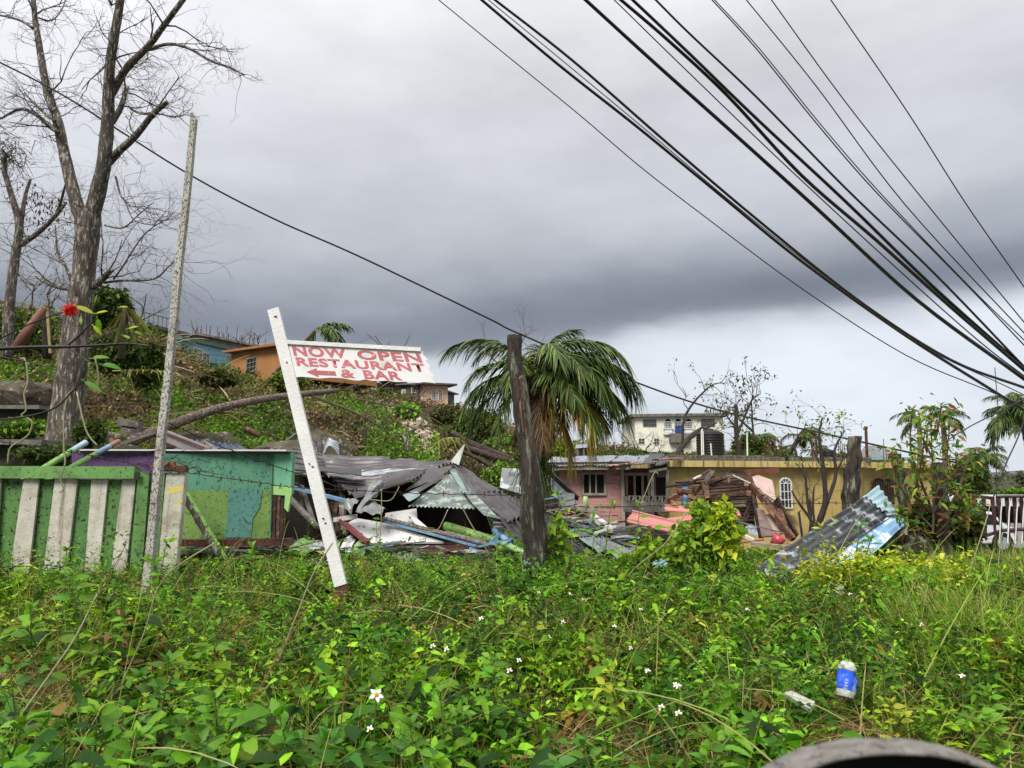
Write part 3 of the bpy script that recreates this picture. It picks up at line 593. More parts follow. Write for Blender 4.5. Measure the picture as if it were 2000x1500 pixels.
b.beam(P(1268, 921, D-.7), P(1303, 915, D-.7), .05, .06); b.build('porch_post', M_greywood, t)
b = MB(); b.beam(P(1218, 990, D-.8), P(1310, 990, D-.8), .1, .25)
for i in range(14): b.box(P(1222+i*6.4, 978, D-.8), (.1, .06, .25), Matrix.Rotation(.4*(i % 2), 3, 'Y'))
b.build('porch_wall', M_conc, t)
# fascia and roof sheets (each sheet its own piece, lifted and overlapping)
MB().beam(P(1062, 913, D-.5), P(1232, 912, D-.5), .05, .13).build('fascia', M_cream, t)
MB().beam(P(1055, 907, D-.3), P(1230, 905, D-.3), .2, .1).build('rafter_end', M_darkwood, t)
rx = [1056, 1082, 1108, 1132, 1158, 1180, 1202, 1226, 1248, 1272, 1296]
for i in range(len(rx)-1):
    a, b2 = rx[i], rx[i+1]+6; lift = rnd.uniform(-1, 1)*(1.0 if i < 6 else 2.2)
    b = corr([P(a+22, 893-(i*.6)+lift, D+3), P(b2+22, 893-(i*.6)+lift, D+3), P(b2, 909-i*.4+lift-(2 if i > 5 else 0), D-.6), P(a, 910-i*.4+lift, D-.6)], 5, .014, nv=6, seedn=i*3, dent=.025)
    b.build('roof_sheet', M_zincbright if i < 8 else M_zinc, t)
for i in range(9):
    x = rnd.uniform(1175, 1290); y = 912-(x-1175)*.11; b = MB(); b.beam(P(x, y+rnd.uniform(-3, 3), D-.8), P(x+rnd.uniform(30, 70), y-rnd.uniform(1, 7), D+.3), .12, .03, jag=.05)
    b.build('torn_roof_board', rnd.choice((M_greywood, M_darkwood, M_pinkw)), t)
MB().box(P(1160, 900, D+1), (.16, .16, .14)).build('chimney_block', M_conc, t)
# ================================================================== yellow concrete house
D = 21.0
t = thing('yellow_house', 'long mustard yellow flat-roofed concrete house with white arched windows', 'house', (pxx(1590, D), D+3, -.6))
pts2 = [(1306, 20.6), (1614, 21.6), (1640, 21.2), (1678, 21.4), (1686, 22.4), (1770, 22.8), (1790, 23.4), (1830, 23.6)]
ztop = P(0, 913, 21.3).z; zlow = -.8; ZP = ztop
W2 = [Vector((pxx(px, d), d, 0)) for px, d in pts2]
for i in range(len(W2)-1):
    a, b2 = W2[i], W2[i+1]; dv = Vector((-(b2-a).y, (b2-a).x, 0)).normalized()*.2
    b = MB(); vs = [Vector((p.x, p.y, z)) for z in (zlow, ztop) for p in (a, b2, b2+dv, a+dv)]
    b.add(vs, [(0, 1, 5, 4), (1, 2, 6, 5), (2, 3, 7, 6), (3, 0, 4, 7), (4, 5, 6, 7)]); b.build('wall', M_wyellow, t)
roofpoly = [Vector((p.x, p.y-.35, ztop)) for p in W2]; roofpoly[0] += Vector((-.1, 0, 0))
b = MB(); back = [Vector((W2[-1].x, 30, ztop)), Vector((W2[0].x, 30, ztop))]; n = len(roofpoly)+2
ring = roofpoly+back; vs = ring+[v+Vector((0, 0, .17)) for v in ring]
b.add(vs, [tuple(range(n))[::-1], tuple(range(n, 2*n))]+[(i, (i+1) % n, (i+1) % n+n, i+n) for i in range(n)]); b.build('cornice', M_wcorn, t)
me = rough_box_mesh(surf('dark stained parapet block', rgb('#77736b'), rgb('#5a564e'), scale=3, dirt=rgb('#45423a'), dirt_amt=.52, rough=.95, vary=.1), .03, 'parapet_block'); zc = ztop+.17
for i in range(44):
    px = 1313+i*9.4
    if px > 1700: break
    if rnd.random() < .06: continue
    d = 20.75+(px-1306)/310*1.0; hh = .17*(1 if px < 1500 else .75)+rnd.uniform(-.012, .012)
    piece(me, 'parapet_block', t, Matrix.Translation((pxx(px, d), d, zc+hh/2)) @ Matrix.Rotation(.04, 4, 'Z') @ Matrix.Diagonal((.139, .14, hh, 1)))
# arched window
def arched(px0, px1, pyt, pyc, pyb, d, nx_=3, nz_=3):
    x0, x1 = pxx(px0, d), pxx(px1, d); zc, zb = P(0, pyc, d).z, P(0, pyb, d).z; y = d-.07; r = (x1-x0)/2; xc = (x0+x1)/2; ra = P(0, pyt, d).z-zc
    f = MB(); f.tube([(x0, y, zb)]+[(xc-math.cos(k*math.pi/12)*r, y, zc+math.sin(k*math.pi/12)*ra) for k in range(13)]+[(x1, y, zb), (x0, y, zb)], .028, 5); fo = f.build('window_frame', M_trimw, t)
    MB().slab([Vector((x0, y+.02, zb))]+[Vector((xc-math.cos(k*math.pi/12)*r, y+.02, zc+math.sin(k*math.pi/12)*ra)) for k in range(13)]+[Vector((x1, y+.02, zb))], .01, (0, -1, 0)).build('pane', M_glass, fo)
    b = MB()
    for i in range(1, nx_): x = lerp(x0, x1, i/nx_); b.box((x, y-.01, (zb+zc)/2), (.022, .03, zc-zb))
    for i in range(nz_+1): z = lerp(zb, zc, i/nz_); b.box((xc, y-.012, z), (x1-x0, .028, .022))
    for k in (3, 6, 9): b.beam((xc, y-.01, zc), (xc-math.cos(k*math.pi/12)*r, y-.01, zc+math.sin(k*math.pi/12)*ra), .015, .02)
    b.build('window_bars', M_trimw, fo)
    MB().box((xc, d-.09, zb-.14), (x1-x0+.3, .16, .1)).build('sill', M_wcorn, t)
arched(1521.5, 1543, 934, 944, 992, 21.2); arched(1653, 1674, 931, 942, 990, 21.15)
for px0, px1, pyt, pyb, d in ((1700, 1724, 935, 985, 22.4), (1718, 1742, 936, 985, 22.5), (1752, 1766, 938, 972, 22.6)):
    x0, x1 = pxx(px0, d), pxx(px1, d); zt, zb = P(0, pyt+12, d).z, P(0, pyb, d).z; xc = (x0+x1)/2; r = (x1-x0)/2
    MB().slab([Vector((x0, d-.1, zb))]+[Vector((xc-math.cos(k*math.pi/12)*r, d-.1, zt+math.sin(k*math.pi/12)*r)) for k in range(13)]+[Vector((x1, d-.1, zb))], .01, (0, -1, 0)).build('arched_shade_panel', M_dark, t)  # black slab on the wall stands in for a shaded opening
    b = MB(); b.tube([(xc-math.cos(k*math.pi/12)*(r+.03), d-.12, zt+math.sin(k*math.pi/12)*(r+.03)) for k in range(13)], .03, 5)
    for k in range(5): x = lerp(x0, x1, (k+.5)/5); b.tube([(x, d-.14, zb), (x, d-.14, zt+r*.5)], .012, 4)
    b.build('grille', surf('bronze grille', rgb('#6b4a2a'), rgb('#4a3220')), t)
# black ribbed water tank
def lathe(b, c, prof, n=28):
    vs = []; c = Vector(c)
    for r, z in prof:
        for k in range(n): a = 2*math.pi*k/n; vs.append(c+Vector((math.cos(a)*r, math.sin(a)*r, z)))
    m = len(prof); b.add(vs, [(i*n+k, i*n+(k+1) % n, (i+1)*n+(k+1) % n, (i+1)*n+k) for i in range(m-1) for k in range(n)]+[tuple((m-1)*n+k for k in range(n))]); return b
def tank(name, label, px, pyt, pyb, pr, d, ribs=11):
    c = P(px, pyb, d); h = P(px, pyt, d).z-c.z; r = pr/F*d; t = thing(name, label, 'water tank', c)
    prof = [(r*.97, 0)]
    for i in range(ribs):
        z = h*.86*(i/ribs); dz = h*.86/ribs; prof += [(r*.955, z+dz*.12), (r, z+dz*.35), (r, z+dz*.75), (r*.955, z+dz*.95)]
    prof += [(r*.93, h*.875), (r*.7, h*.93), (r*.45, h*.96), (r*.28, h*.965)]
    b = MB(); b.smooth = True; lathe(b, c, prof); b.build('tank_body', M_black, t)
    b = MB(); b.smooth = True; lathe(b, c, [(r*.26, h*.96), (r*.27, h*.99), (r*.22, h), (.01, h*1.005)], 20); b.build('lid', M_black, t); return t
tank('water_tank', 'tall black ribbed water tank standing on the flat roof beside white pipes', 1388.5, 838, 905, 27, 24.5)
tank('water_tank', 'small black round tank on the roof left of the thick bark post', 1619, 877, 906, 12, 24, 5)
tank('water_tank', 'low black tank lid showing on the roof behind the bare shrub', 1547, 889, 904, 15, 25, 2)
t = thing('water_pipe', 'two upright white pipes against the front of the black tank', 'pipe', P(1372, 905, 24))
b = MB(); b.tube([P(1371, 905, 23.7), P(1370, 842, 23.8), P(1372, 839, 23.9)], .022, 6); b.build('pipe', M_trimw, t)
b = MB(); b.tube([P(1374.5, 905, 23.7), P(1373, 842, 23.8)], .018, 6); b.build('pipe', M_trimw, t); b = MB(); b.tube([P(1391, 905, 23.7), P(1388, 866, 23.7)], .022, 6); b.build('pipe', M_trimw, t)
t = thing('vent_pipe', 'thin white pipe rising from the parapet between tank and palms', 'pipe', P(1460, 905, 23)); MB().tube([P(1460, 903, 23), P(1459, 845, 23)], .025, 6).build('pipe', M_trimw, t)
# hip-roofed grey house behind, chimney pipe
D = 34
t = thing('grey_roof_house', 'grey house with a ribbed hip roof behind the yellow house right of the bark post', 'house', (pxx(1740, D), D+3, -.6))
a = [P(1672, 893, D), P(1800, 893, D)]; z0 = a[0].z; rt = [P(1690, 871, D+3), P(1722, 871, D+3)]
for q, nm in (([rt[0], rt[1], P(1745, 892, D), P(1672, 892, D)], 'roof_slope'), ([rt[1], rt[1]+Vector((.2, .4, 0)), P(1745, 892, D)+Vector((1.0, 5, 0)), P(1745, 892, D)], 'roof_slope')):
    corr(q, 9, .04, along='u', nv=5, dent=0).build(nm, surf('grey-green roof sheet', rgb('#83878a'), rgb('#6b6f72'), rough=.5), t)
MB().box((pxx(1710, D), D+3, z0-1.2), (2.2, 5, 2.3)).build('wall', M_wwhite, t)
MB().beam(P(1690, 895, D-.5), P(1800, 897, D-.5), .5, .15).build('eave', surf('pale turquoise eave', rgb('#9fc5c2'), rgb('#86aeab')), t)
MB().box((pxx(1765, D), D+1.5, z0-1.6), (3.6, 3, 2.6)).build('side_wall', M_block, t)
t = thing('flue_pipe', 'dark upright pipe with a cap standing on the roof right of the bark post', 'pipe', P(1694, 905, 23)); MB().tube([P(1694, 905, 23), P(1691, 836, 23)], .045, 8).build('pipe', M_rust, t); MB().tube([P(1691, 837, 23), P(1691, 833, 23)], .06, 8).build('cap', M_rust, t)
t = thing('rebar_cluster', 'rusty starter bars sticking up along the yellow house roof', 'rebar', P(1560, 905, 24))
for i in range(30):
    px = rnd.choice((1440, 1500, 1512, 1523, 1590, 1602, 1640, 1652, 1730))+rnd.uniform(-5, 5); MB().tube([P(px, 905, 24), P(px+rnd.uniform(-3, 3), rnd.uniform(850, 885), 24)], .012, 4).build('bar', M_rust, t)
# ================================================================== striped green block fence on the left
D = 8.6
t = thing('striped_fence', 'low green block fence with slanting grey-white stripes and a green coping, left edge', 'fence', (pxx(170, D), D+.1, .05))
def fz(py, d=D): return P(0, py, d).z
MB().slab([P(-60, 935, D+.05), P(318, 937, D), P(312, 1150, D), P(-60, 1150, D+.05)], .16).build('wall', M_dgreen, t)
MB().beam(P(-60, 922, D-.0), P(268, 923, D-.04), .13, fz(911)-fz(934.5)).build('coping', M_green, t)
for i, (a, b_, c, d_) in enumerate([(-22, 2, -34, -12), (47, 77, 18, 55), (108, 152, 84, 129), (179, 211, 165, 192), (240, 266, 216, 245)]):
    MB().slab([P(a, 930, D-.018), P(b_, 930, D-.018), P(d_, 1120, D-.03), P(c, 1120, D-.03)], .03).build('stripe', M_slatw, t)
for i, (a, b_, c, d_) in enumerate([(270, 292, 252, 276), (298, 322, 282, 306)]):
    MB().slab([P(a, 921 if i == 0 else 925, D-.04), P(b_, 922 if i == 0 else 925, D-.04), P(d_, 1125, D-.06), P(c, 1125, D-.06)], .05).build('green_panel', M_green, t)
MB().slab([P(325, 924, D-.03), P(362, 924, D-.03), P(341, 1130, D-.05), P(305, 1130, D-.05)], .09).build('end_post', M_slatw, t)['label'] = 'white end panel with yellow brush strokes'
b = MB()
for q in ([(331, 951), (359, 948), (357, 960), (329, 967)], [(330, 993), (352, 973), (356, 978), (336, 1006), (328, 1014)], [(319, 1050), (326, 1050), (322, 1072), (315, 1074)], [(350, 1000), (353, 998), (349, 1052), (346, 1052)]):
    b.slab([P(x, y, D-.036) for x, y in q], .003)
b.build('yellow_paint', M_yell, t)['kind'] = 'stuff'
MB().beam(P(314, 915, D), P(364, 916, D), .14, .07, jag=.03).build('rusty_cap', M_rust, t)
MB().beam(P(268, 922, D-.1), P(268.5, 936, D-.1), .055, .02, up=(0, 1, 0)).build('bracket', M_blk, t)
b = MB()
for i in range(26):
    x = rnd.uniform(296, 345); b.beam(P(x, 915, D-.02), P(x+rnd.uniform(-8, 8), rnd.uniform(901, 911), D+rnd.uniform(-.08, .05)), .008, .03)
b.build('dead_leaves', surf('orange brown dead leaf', rgb('#a3622c'), rgb('#7a431f')), t)['kind'] = 'stuff'
# two lime painted poles leaning out behind the fence
def pole(name, label, px, r, segs, d0, d1, cat='pole'):
    a, b_ = P(*px[0], d0), P(*px[1], d1); t = thing(name, label, cat, (a.x, a.y, a.z-.2))
    for (u0, u1, mat, nm) in segs:
        n = 6; b = MB(); b.smooth = True; b.tube([lerp(a, b_, u0+(u1-u0)*i/n) for i in range(n+1)], r, 12, rough=.04); b.build(nm, mat, t)
    return t
pole('painted_pole', 'lime green leaning pole with a pale blue rounded tip, the left of two', [(60, 930), (168, 864)], .038, [(-.35, .72, M_lime, 'green_shaft'), (.72, 1.0, surf('pale blue white paint', rgb('#b9cfe0'), rgb('#9db8cc')), 'blue_tip')], 8.9, 9.6)
pole('painted_pole', 'lime green leaning pole with blue and orange bands at its broken tip', [(110, 929), (232, 862)], .036, [(-.35, .62, M_lime, 'green_shaft'), (.62, .84, surf('greyish blue paint', rgb('#8fb2cb'), rgb('#7197b0')), 'blue_band'), (.84, 1, M_rawwood, 'broken_tip')], 9.2, 10.2)
# ================================================================== purple and sea green wall of the wrecked shop
D = 10.6
t = thing('painted_shop_wall', 'standing shop wall painted purple on the left and sea green with lime patches', 'wall', P(440, 1060, D))
MB().slab([P(140, 884, D+.4), P(308, 886, D+.1), P(308, 1060, D+.1), P(140, 1060, D+.4)], .08).build('purple_wall', M_purple, t)
MB().slab([P(308, 886, D+.02), P(531, 886, D), P(527, 1056, D), P(308, 1056, D+.02)], .08).build('green_wall', M_teal, t)
MB().slab([P(531, 886, D-.02), P(571, 884, D-.1), P(568, 965, D-.1), P(533, 962, D-.02)], .08).build('end_panel', surf('light sea green paint', rgb('#69bd8f'), rgb('#5aa97f'), wear=rgb('#3c6b52'), wear_scale=20, wear_amt=.33, rough=.55), t)
MB().slab([P(531, 950, D-.025), P(570, 950, D-.105), P(569, 968, D-.105), P(532, 966, D-.025)], .01).build('lime_band', M_limelight, t)
MB().slab([P(557, 966, D-.08), P(568, 966, D-.1), P(562, 1000, D-.1), P(555, 992, D-.08)], .04).build('hanging_strip', M_limelight, t)
MB().slab([P(360, 958, D-.008), P(531, 956, D-.03), P(528, 1053, D-.03), P(352, 1053, D-.008)], .006).build('lime_patch', M_limewall, t)
MB().slab([P(447, 956, D-.03), P(513, 956, D-.04), P(508, 990, D-.04), P(494, 1012, D-.04), P(490, 1050, D-.04), P(440, 1050, D-.03)], .006).build('blue_green_patch', M_teal2, t)
MB().beam(P(532, 886, D-.05), P(527.5, 1056, D-.05), .015, .02, up=(0, 1, 0)).build('joint_batten', M_teal, t)
b = MB(); b.beam(P(170, 880, D+.45), P(574, 881, D+.0), .5, .022); b.build('roof_edge', M_trimw, t)
MB().beam(P(170, 884, D+.44), P(571, 885, D+.02), .3, .03).build('maroon_batten', M_maroon, t)
MB().beam(P(345, 1060, D-.1), P(570, 1058, D-.1), .2, .09).build('base_rail', M_maroon, t)
for x0, x1, y0 in ((534, 541, 966), (543, 552, 972), (549, 557, 968)): MB().beam(P(x0+3, y0, D), P(x0, 1056, D), .05, .05, up=(0, 1, 0)).build('stud', M_darkwood if x0 != 543 else M_redwood, t)
# things behind the roof edge
def plank(label, a, b_, w, h, mat, name='plank', cat='plank', up=(0, 0, 1), jag=.02, taper=1, **k):
    MBx = MB().beam(a, b_, w, h, up, jag, taper); return MBx.build(name, mat, None, label=label, cat=cat, **k)
plank('grey board propped above the purple wall, left of the tall pole', P(196, 880, 11.6), P(306, 843, 11.8), .05, .05, M_greywood)
plank('wide grey fascia board sloping down behind the sea green wall', P(316, 848, 11.6), P(410, 886, 11.2), .04, .17, surf('pinkish grey board', rgb('#9d928f'), rgb('#867b78')), up=(0, 0, 1))
plank('thin red edged strip lying over the sloping grey fascia board', P(315, 843, 11.55), P(398, 874, 11.15), .03, .025, M_maroon)
plank('short grey stud standing behind the sea green wall', P(397, 862, 11.7), P(421, 886, 11.3), .08, .1, M_greywood)
b = corr([P(372, 858, 12.6), P(470, 872, 12.4), P(500, 884, 11.8), P(330, 884, 11.8)], 9, .02, dent=.06, seedn=4)
b.build('roof_sheet', surf('dark blue painted zinc', rgb('#33506b'), rgb('#28415a'), rough=.4), None, label='dark blue zinc sheet crumpled behind the sea green wall', cat='sheet')
# ================================================================== collapsed shop: roof, floor and interior
C = crop(540, 840, .26)
t = thing('collapsed_shop', 'collapsed shop with a crumpled dark corrugated hip roof sunk onto its floor', 'house', P(800, 1095, 11.8))
MB().slab([C(80, 330, 13.6), C(1500, 420, 13.6), C(1650, 860, 13.6), C(60, 830, 13.6)], .08).build('back_wall', M_dark, t)  # wall coloured near-black, shade under the roof included
MB().slab([C(-10, 820, 13.4), C(1640, 850, 13.4), C(1720, 905, 11.6), C(-600, 925, 11.4)], .12, (0, 0, 1)).build('floor', M_maroon, t)
MB().beam(C(-760, 935, 11.35), C(1640, 905, 11.35), .12, .16).build('front_beam', M_maroon, t)
MB().beam(C(580, 860, 11.9), C(1600, 865, 11.9), .3, .06).build('inner_sill', M_maroon, t)
MB().slab([C(690, 875, 11.25), C(1060, 878, 11.25), C(1058, 905, 11.25), C(700, 905, 11.25)], .02).build('painted_strip', M_limewall, t)
MB().beam(C(-60, 985, 11.5), C(600, 975, 11.5), .5, .22).build('foundation', M_darkwood, t)
MB().beam(C(740, 985, 11.45), C(1640, 945, 11.45), .4, .24).build('foundation', M_conclight, t)
MB().beam(C(640, 1040, 11.1), C(1700, 1020, 11.1), .3, .22).build('foundation', M_conc, t)
def sheet(q, waves, mat, amp=.02, name='roof_sheet', along='u', nv=10, sn=0, dent=.05, edge=0, per=6, label=None):
    if waves > 4: waves = max(4, round(waves*.62)); amp = .034
    o = corr(q, waves, amp, nv=nv, along=along, per=per, seedn=sn, dent=dent*.55, edge=edge).build(name, mat, t)
    if label: o['label'] = label
    return o
sheet([C(120, 130, 13.9), C(340, 185, 13.7), C(360, 300, 13.0), C(110, 300, 13.2)], 8, M_zinc2, sn=1)
sheet([C(110, 290, 12.9), C(640, 295, 12.9), C(640, 330, 12.5), C(100, 310, 12.5)], 3, M_zinc2, sn=2, dent=.03)
sheet([C(200, 185, 14.2), C(850, 215, 14.3), C(870, 330, 13.2), C(330, 335, 13.2)], 10, M_zinc, sn=3, dent=.045)
sheet([C(800, 222, 14.25), C(1340, 240, 14.1), C(1200, 290, 13.3), C(820, 330, 13.2)], 8, M_zinc, sn=4, dent=.045)
sheet([C(330, 315, 13.3), C(900, 330, 13.3), C(700, 480, 12.3), C(600, 512, 12.1)], 12, M_zinc, sn=5, dent=.05)
sheet([C(860, 300, 13.35), C(1190, 280, 13.5), C(1010, 395, 12.6), C(640, 500, 12.2)], 11, M_zinc, sn=6, dent=.04)
sheet([C(380, 335, 13.1), C(620, 300, 13.2), C(1180, 285, 13.4), C(900, 340, 13.2)], 3, M_zincbright, amp=.01, sn=16, dent=.04)
# black gaps: underside sheets, bent up edge
sheet([C(820, 205, 14.5), C(1040, 222, 14.5), C(1060, 240, 14.4), C(820, 235, 14.3)], 2, M_zinc2, sn=7, dent=.09)
sheet([C(1130, 300, 13.2), C(1330, 270, 13.5), C(1240, 345, 12.9), C(960, 470, 12.5)], 2, M_zinc, amp=.006, sn=8, dent=.05, label='flat grey hip flashing')
g = [C(1296, 330, 13.0), C(1306, 330, 13.0), C(1500, 590, 12.0), C(990, 570, 12.0)]
def gable(u, v):
    p = quadpt(g, u, v); n = Vector((0, -.93, .37)); w = (p.x-g[3].x)/(g[2].x-g[3].x)
    return p+n*(math.sin(w*17*2*math.pi)*.024)+n*mnoise.noise(p*2)*.05+Vector((0, 0, -.02*math.sin(w*17*6.283)*v))
b = MB(); b.smooth = True; b.grid(gable, 130, 8); b.build('gable_sheet', M_zincgreen, t)
sheet([C(1240, 345, 12.85), C(1300, 330, 13.0), C(1050, 480, 12.2), C(990, 465, 12.2)], 1, M_zinc, amp=.01, sn=9, dent=.04)
sheet([C(940, 470, 12.25), C(1050, 450, 12.2), C(1090, 490, 12.0), C(1000, 545, 11.9)], 1, M_capgreen, amp=.008, sn=10, dent=.06)
sheet([C(1283, 275, 13.5), C(1345, 280, 13.5), C(1470, 465, 12.3), C(1405, 475, 12.3)], 1, M_capgreen, amp=.012, sn=11, dent=.02, label='pale sea green ridge flashing')
sheet([C(1405, 470, 12.3), C(1475, 462, 12.3), C(1690, 670, 11.2), C(1560, 640, 11.3)], 1, M_zincgreen, amp=.012, sn=12, dent=.03)
# right slope, ridges run down to the right
sheet([C(1330, 250, 13.6), C(1410, 285, 13.8), C(1700, 470, 13.2), C(1450, 480, 12.2)], 9, M_zinc, along='v', sn=13, dent=.05, nv=10)
sheet([C(1450, 480, 12.2), C(1700, 440, 13.3), C(1920, 640, 12.2), C(1740, 700, 11.2)], 9, M_zinc, along='v', sn=14, dent=.05)
sheet([C(1660, 650, 11.3), C(1900, 610, 12.2), C(2120, 780, 11.4), C(1900, 880, 10.6)], 9, M_zinc2, along='v', sn=15, dent=.05)
sheet([C(1600, 630, 11.35), C(1780, 690, 11.3), C(1800, 745, 11.2), C(1640, 735, 11.2)], 2, M_zinc2, amp=.02, sn=19, dent=.06)
sheet([C(1960, 700, 11.8), C(2080, 700, 11.9), C(2310, 905, 10.6), C(2200, 950, 10.3)], 6, M_zinc, along='v', sn=17, dent=.04)
sheet([C(2200, 740, 11.4), C(2290, 730, 11.5), C(2480, 900, 10.4), C(2420, 935, 10.3)], 4, M_capgreen, along='v', sn=18, dent=.04, amp=.012)
sheet([C(2340, 820, 10.9), C(2470, 800, 11.1), C(2680, 950, 10.2), C(2560, 975, 10.1)], 5, M_zincbright, along='v', sn=20, dent=.05)
sheet([C(1700, 500, 13.0), C(1980, 560, 12.9), C(2400, 880, 11.2), C(2080, 960, 10.5)], 12, M_zinc, along='v', sn=21, dent=.05, nv=14)
sheet([C(2050, 690, 12.3), C(2200, 700, 12.4), C(2560, 930, 10.7), C(2420, 975, 10.3)], 8, M_zinc2, along='v', sn=22, dent=.05)
MB().beam(C(1180, 262, 13.7), C(1400, 262, 13.75), .05, .03).build('ridge_batten', M_darkwood, t)
# scorched leaning wall parts and broken studs inside
for i in range(16):
    x = rnd.uniform(120, 560); a = C(x, rnd.uniform(380, 520), 13.2); b2 = C(x+rnd.uniform(-120, 200), rnd.uniform(640, 820), rnd.uniform(12.2, 13.2))
    MB().beam(a, b2, rnd.uniform(.04, .09), rnd.uniform(.03, .06), jag=.05).build('broken_stud', rnd.choice((M_darkwood, M_darkwood, M_greywood, M_redwood)), t)
plank('long light blue rafter poking from under the collapsed roof', C(120, 430, 12.9), C(535, 535, 11.9), .07, .05, M_bluepipe)
plank('grey sloping stud in the dark gap left of the leaning sign post', C(90, 500, 12.6), C(310, 730, 11.8), .08, .05, M_greywood)
# curled zinc
def curl(q, mat, label, rad, seedn, bulge=.18):
    q = [Vector(p) for p in q]; n = (q[1]-q[0]).cross(q[3]-q[0]).normalized(); n = -n if n.y > 0 else n
    def f(u, v):
        p = quadpt(q, u, v); return p+n*(math.sin(u*math.pi)*bulge*.55+.09*abs(mnoise.noise(p*5+Vector((seedn, 0, 0))))+.05*abs(math.sin(v*5+u*4+seedn)))
    b = MB(); b.smooth = True; b.grid(f, 18, 14); return b.build('bent_sheet', mat, None, label=label, cat='sheet')
M_curl = surf('smooth bent grey sheet', rgb('#9a9e9a'), rgb('#7d8184'), scale=4, dirt=rgb('#5f6359'), dirt_amt=.5, wear=rgb('#c2c6c4'), wear_scale=6, wear_amt=.42, rough=.6, spec=.4)
curl([C(700, 418, 12.0), C(815, 424, 12.1), C(745, 520, 11.7), C(600, 640, 11.5)], M_curl, 'tall curled grey metal sheet in front of the dark corrugated roof', .2, 1)
curl([C(475, 600, 11.7), C(590, 545, 11.9), C(640, 560, 11.6), C(570, 645, 11.4)], M_curl, 'small folded grey metal flap at the foot of the curled sheet', .2, 2, .1)
curl([C(600, 640, 11.5), C(700, 530, 11.8), C(830, 615, 11.7), C(790, 660, 11.4)], M_curl, 'dark grey creased metal sheet right of the curled sheet', .2, 3, .12)
curl([C(370, 130, 14.6), C(470, 120, 14.6), C(475, 205, 14.3), C(350, 195, 14.3)], M_zincbright, 'crumpled bright zinc lump behind the roof just right of the leaning post', .2, 4, .25)
curl([C(300, 100, 14.8), C(350, 95, 14.8), C(360, 190, 14.4), C(310, 185, 14.4)], M_zinc2, 'dark folded zinc scrap behind the leaning post at roof level', .2, 5, .15)
# boards on the floor
def board(label, pts, t_, mat, name='board', cat='board', n=None): return MB().slab(pts, t_, n).build(name, mat, None, label=label, cat=cat)
board('large white ceiling panel lying tilted on the maroon floor', [C(600, 660, 12.3), C(830, 700, 12.1), C(1255, 838, 11.55), C(700, 848, 11.5), C(530, 700, 11.9)], .03, M_board)
plank('pinkish red edge rail along the left side of the white ceiling panel', C(480, 675, 11.75), C(690, 850, 11.35), .07, .06, surf('rose red paint', rgb('#a34a52'), rgb('#8a3b43')))
plank('white strip in front of the curled metal sheet', C(430, 675, 11.8), C(600, 648, 11.6), .04, .07, M_board)
board('upright broken white board behind the carved rail', [C(820, 622, 12.6), C(1052, 588, 12.6), C(1060, 690, 12.2), C(960, 700, 12.1), C(810, 670, 12.2)], .03, M_board)
board('small bright white board leaning against the carved rail', [C(985, 632, 12.1), C(1030, 640, 12.1), C(1150, 745, 11.75), C(1075, 742, 11.75)], .025, M_trimw)
t2 = thing('carved_rail', 'brown and blue rope-twist carved rail lying across the white ceiling panel', 'rail', C(1200, 850, 11.6))
a, b_ = C(805, 668, 12.0), C(1605, 865, 11.3); bb = MB(); bb.smooth = True; N_ = 160; vs = []; dd = (b_-a).normalized(); up = Vector((0, 0, 1)); r_ = dd.cross(up).normalized(); u_ = r_.cross(dd)
for i in range(N_+1):
    p = lerp(a, b_, i/N_)
    for k in range(10):
        an = 2*math.pi*k/10; rr = .04+.005*math.sin(2*an+i*.9); vs.append(p+(r_*math.cos(an)+u_*math.sin(an))*rr)
bb.add(vs, [(i*10+k, i*10+(k+1) % 10, (i+1)*10+(k+1) % 10, (i+1)*10+k) for i in range(N_) for k in range(10)])
bb.build('twisted_core', surf('brown varnish with blue paint', rgb('#7a5a45'), rgb('#5f4637'), wear=rgb('#5f7fa8'), wear_scale=12, wear_amt=.44, wear_soft=.05, rough=.5), t2)
MB().beam(C(820, 690, 11.95), C(1500, 872, 11.25), .05, .03).build('blue_edge', M_bluepipe, t2)
def log(label, pts, r, mat, name='log', cat='log', n=12):
    b = MB(); b.smooth = True; b.tube(pts, r, n, rough=.05); return b.build(name, mat, None, label=label, cat=cat)
log('thick lime green painted log, upper of the two under the roof edge', [C(1270, 722, 12.2), C(1400, 760, 12.0), C(1560, 810, 11.7), C(1760, 862, 11.4)], .075, M_lime)
log('thinner lime green painted log, lower of the two under the roof edge', [C(1275, 772, 12.0), C(1450, 820, 11.7), C(1700, 892, 11.3)], .04, M_lime)
log('lime green pole end running under the bark post', [C(1700, 850, 11.2), C(1820, 905, 11.0), C(1930, 950, 10.8)], .05, M_limelight, 'painted_pole', 'pole')
plank('short light blue batten crossing over the blue rail beside the lime logs', C(1600, 858, 11.2), C(1705, 748, 11.3), .03, .05, M_bluepipe)
log('light blue peeling pole sloping down beside the lime logs', [C(1640, 745, 11.5), C(1700, 800, 11.3), C(1765, 865, 11.1)], .05, M_blue, 'blue_pole', 'pole')
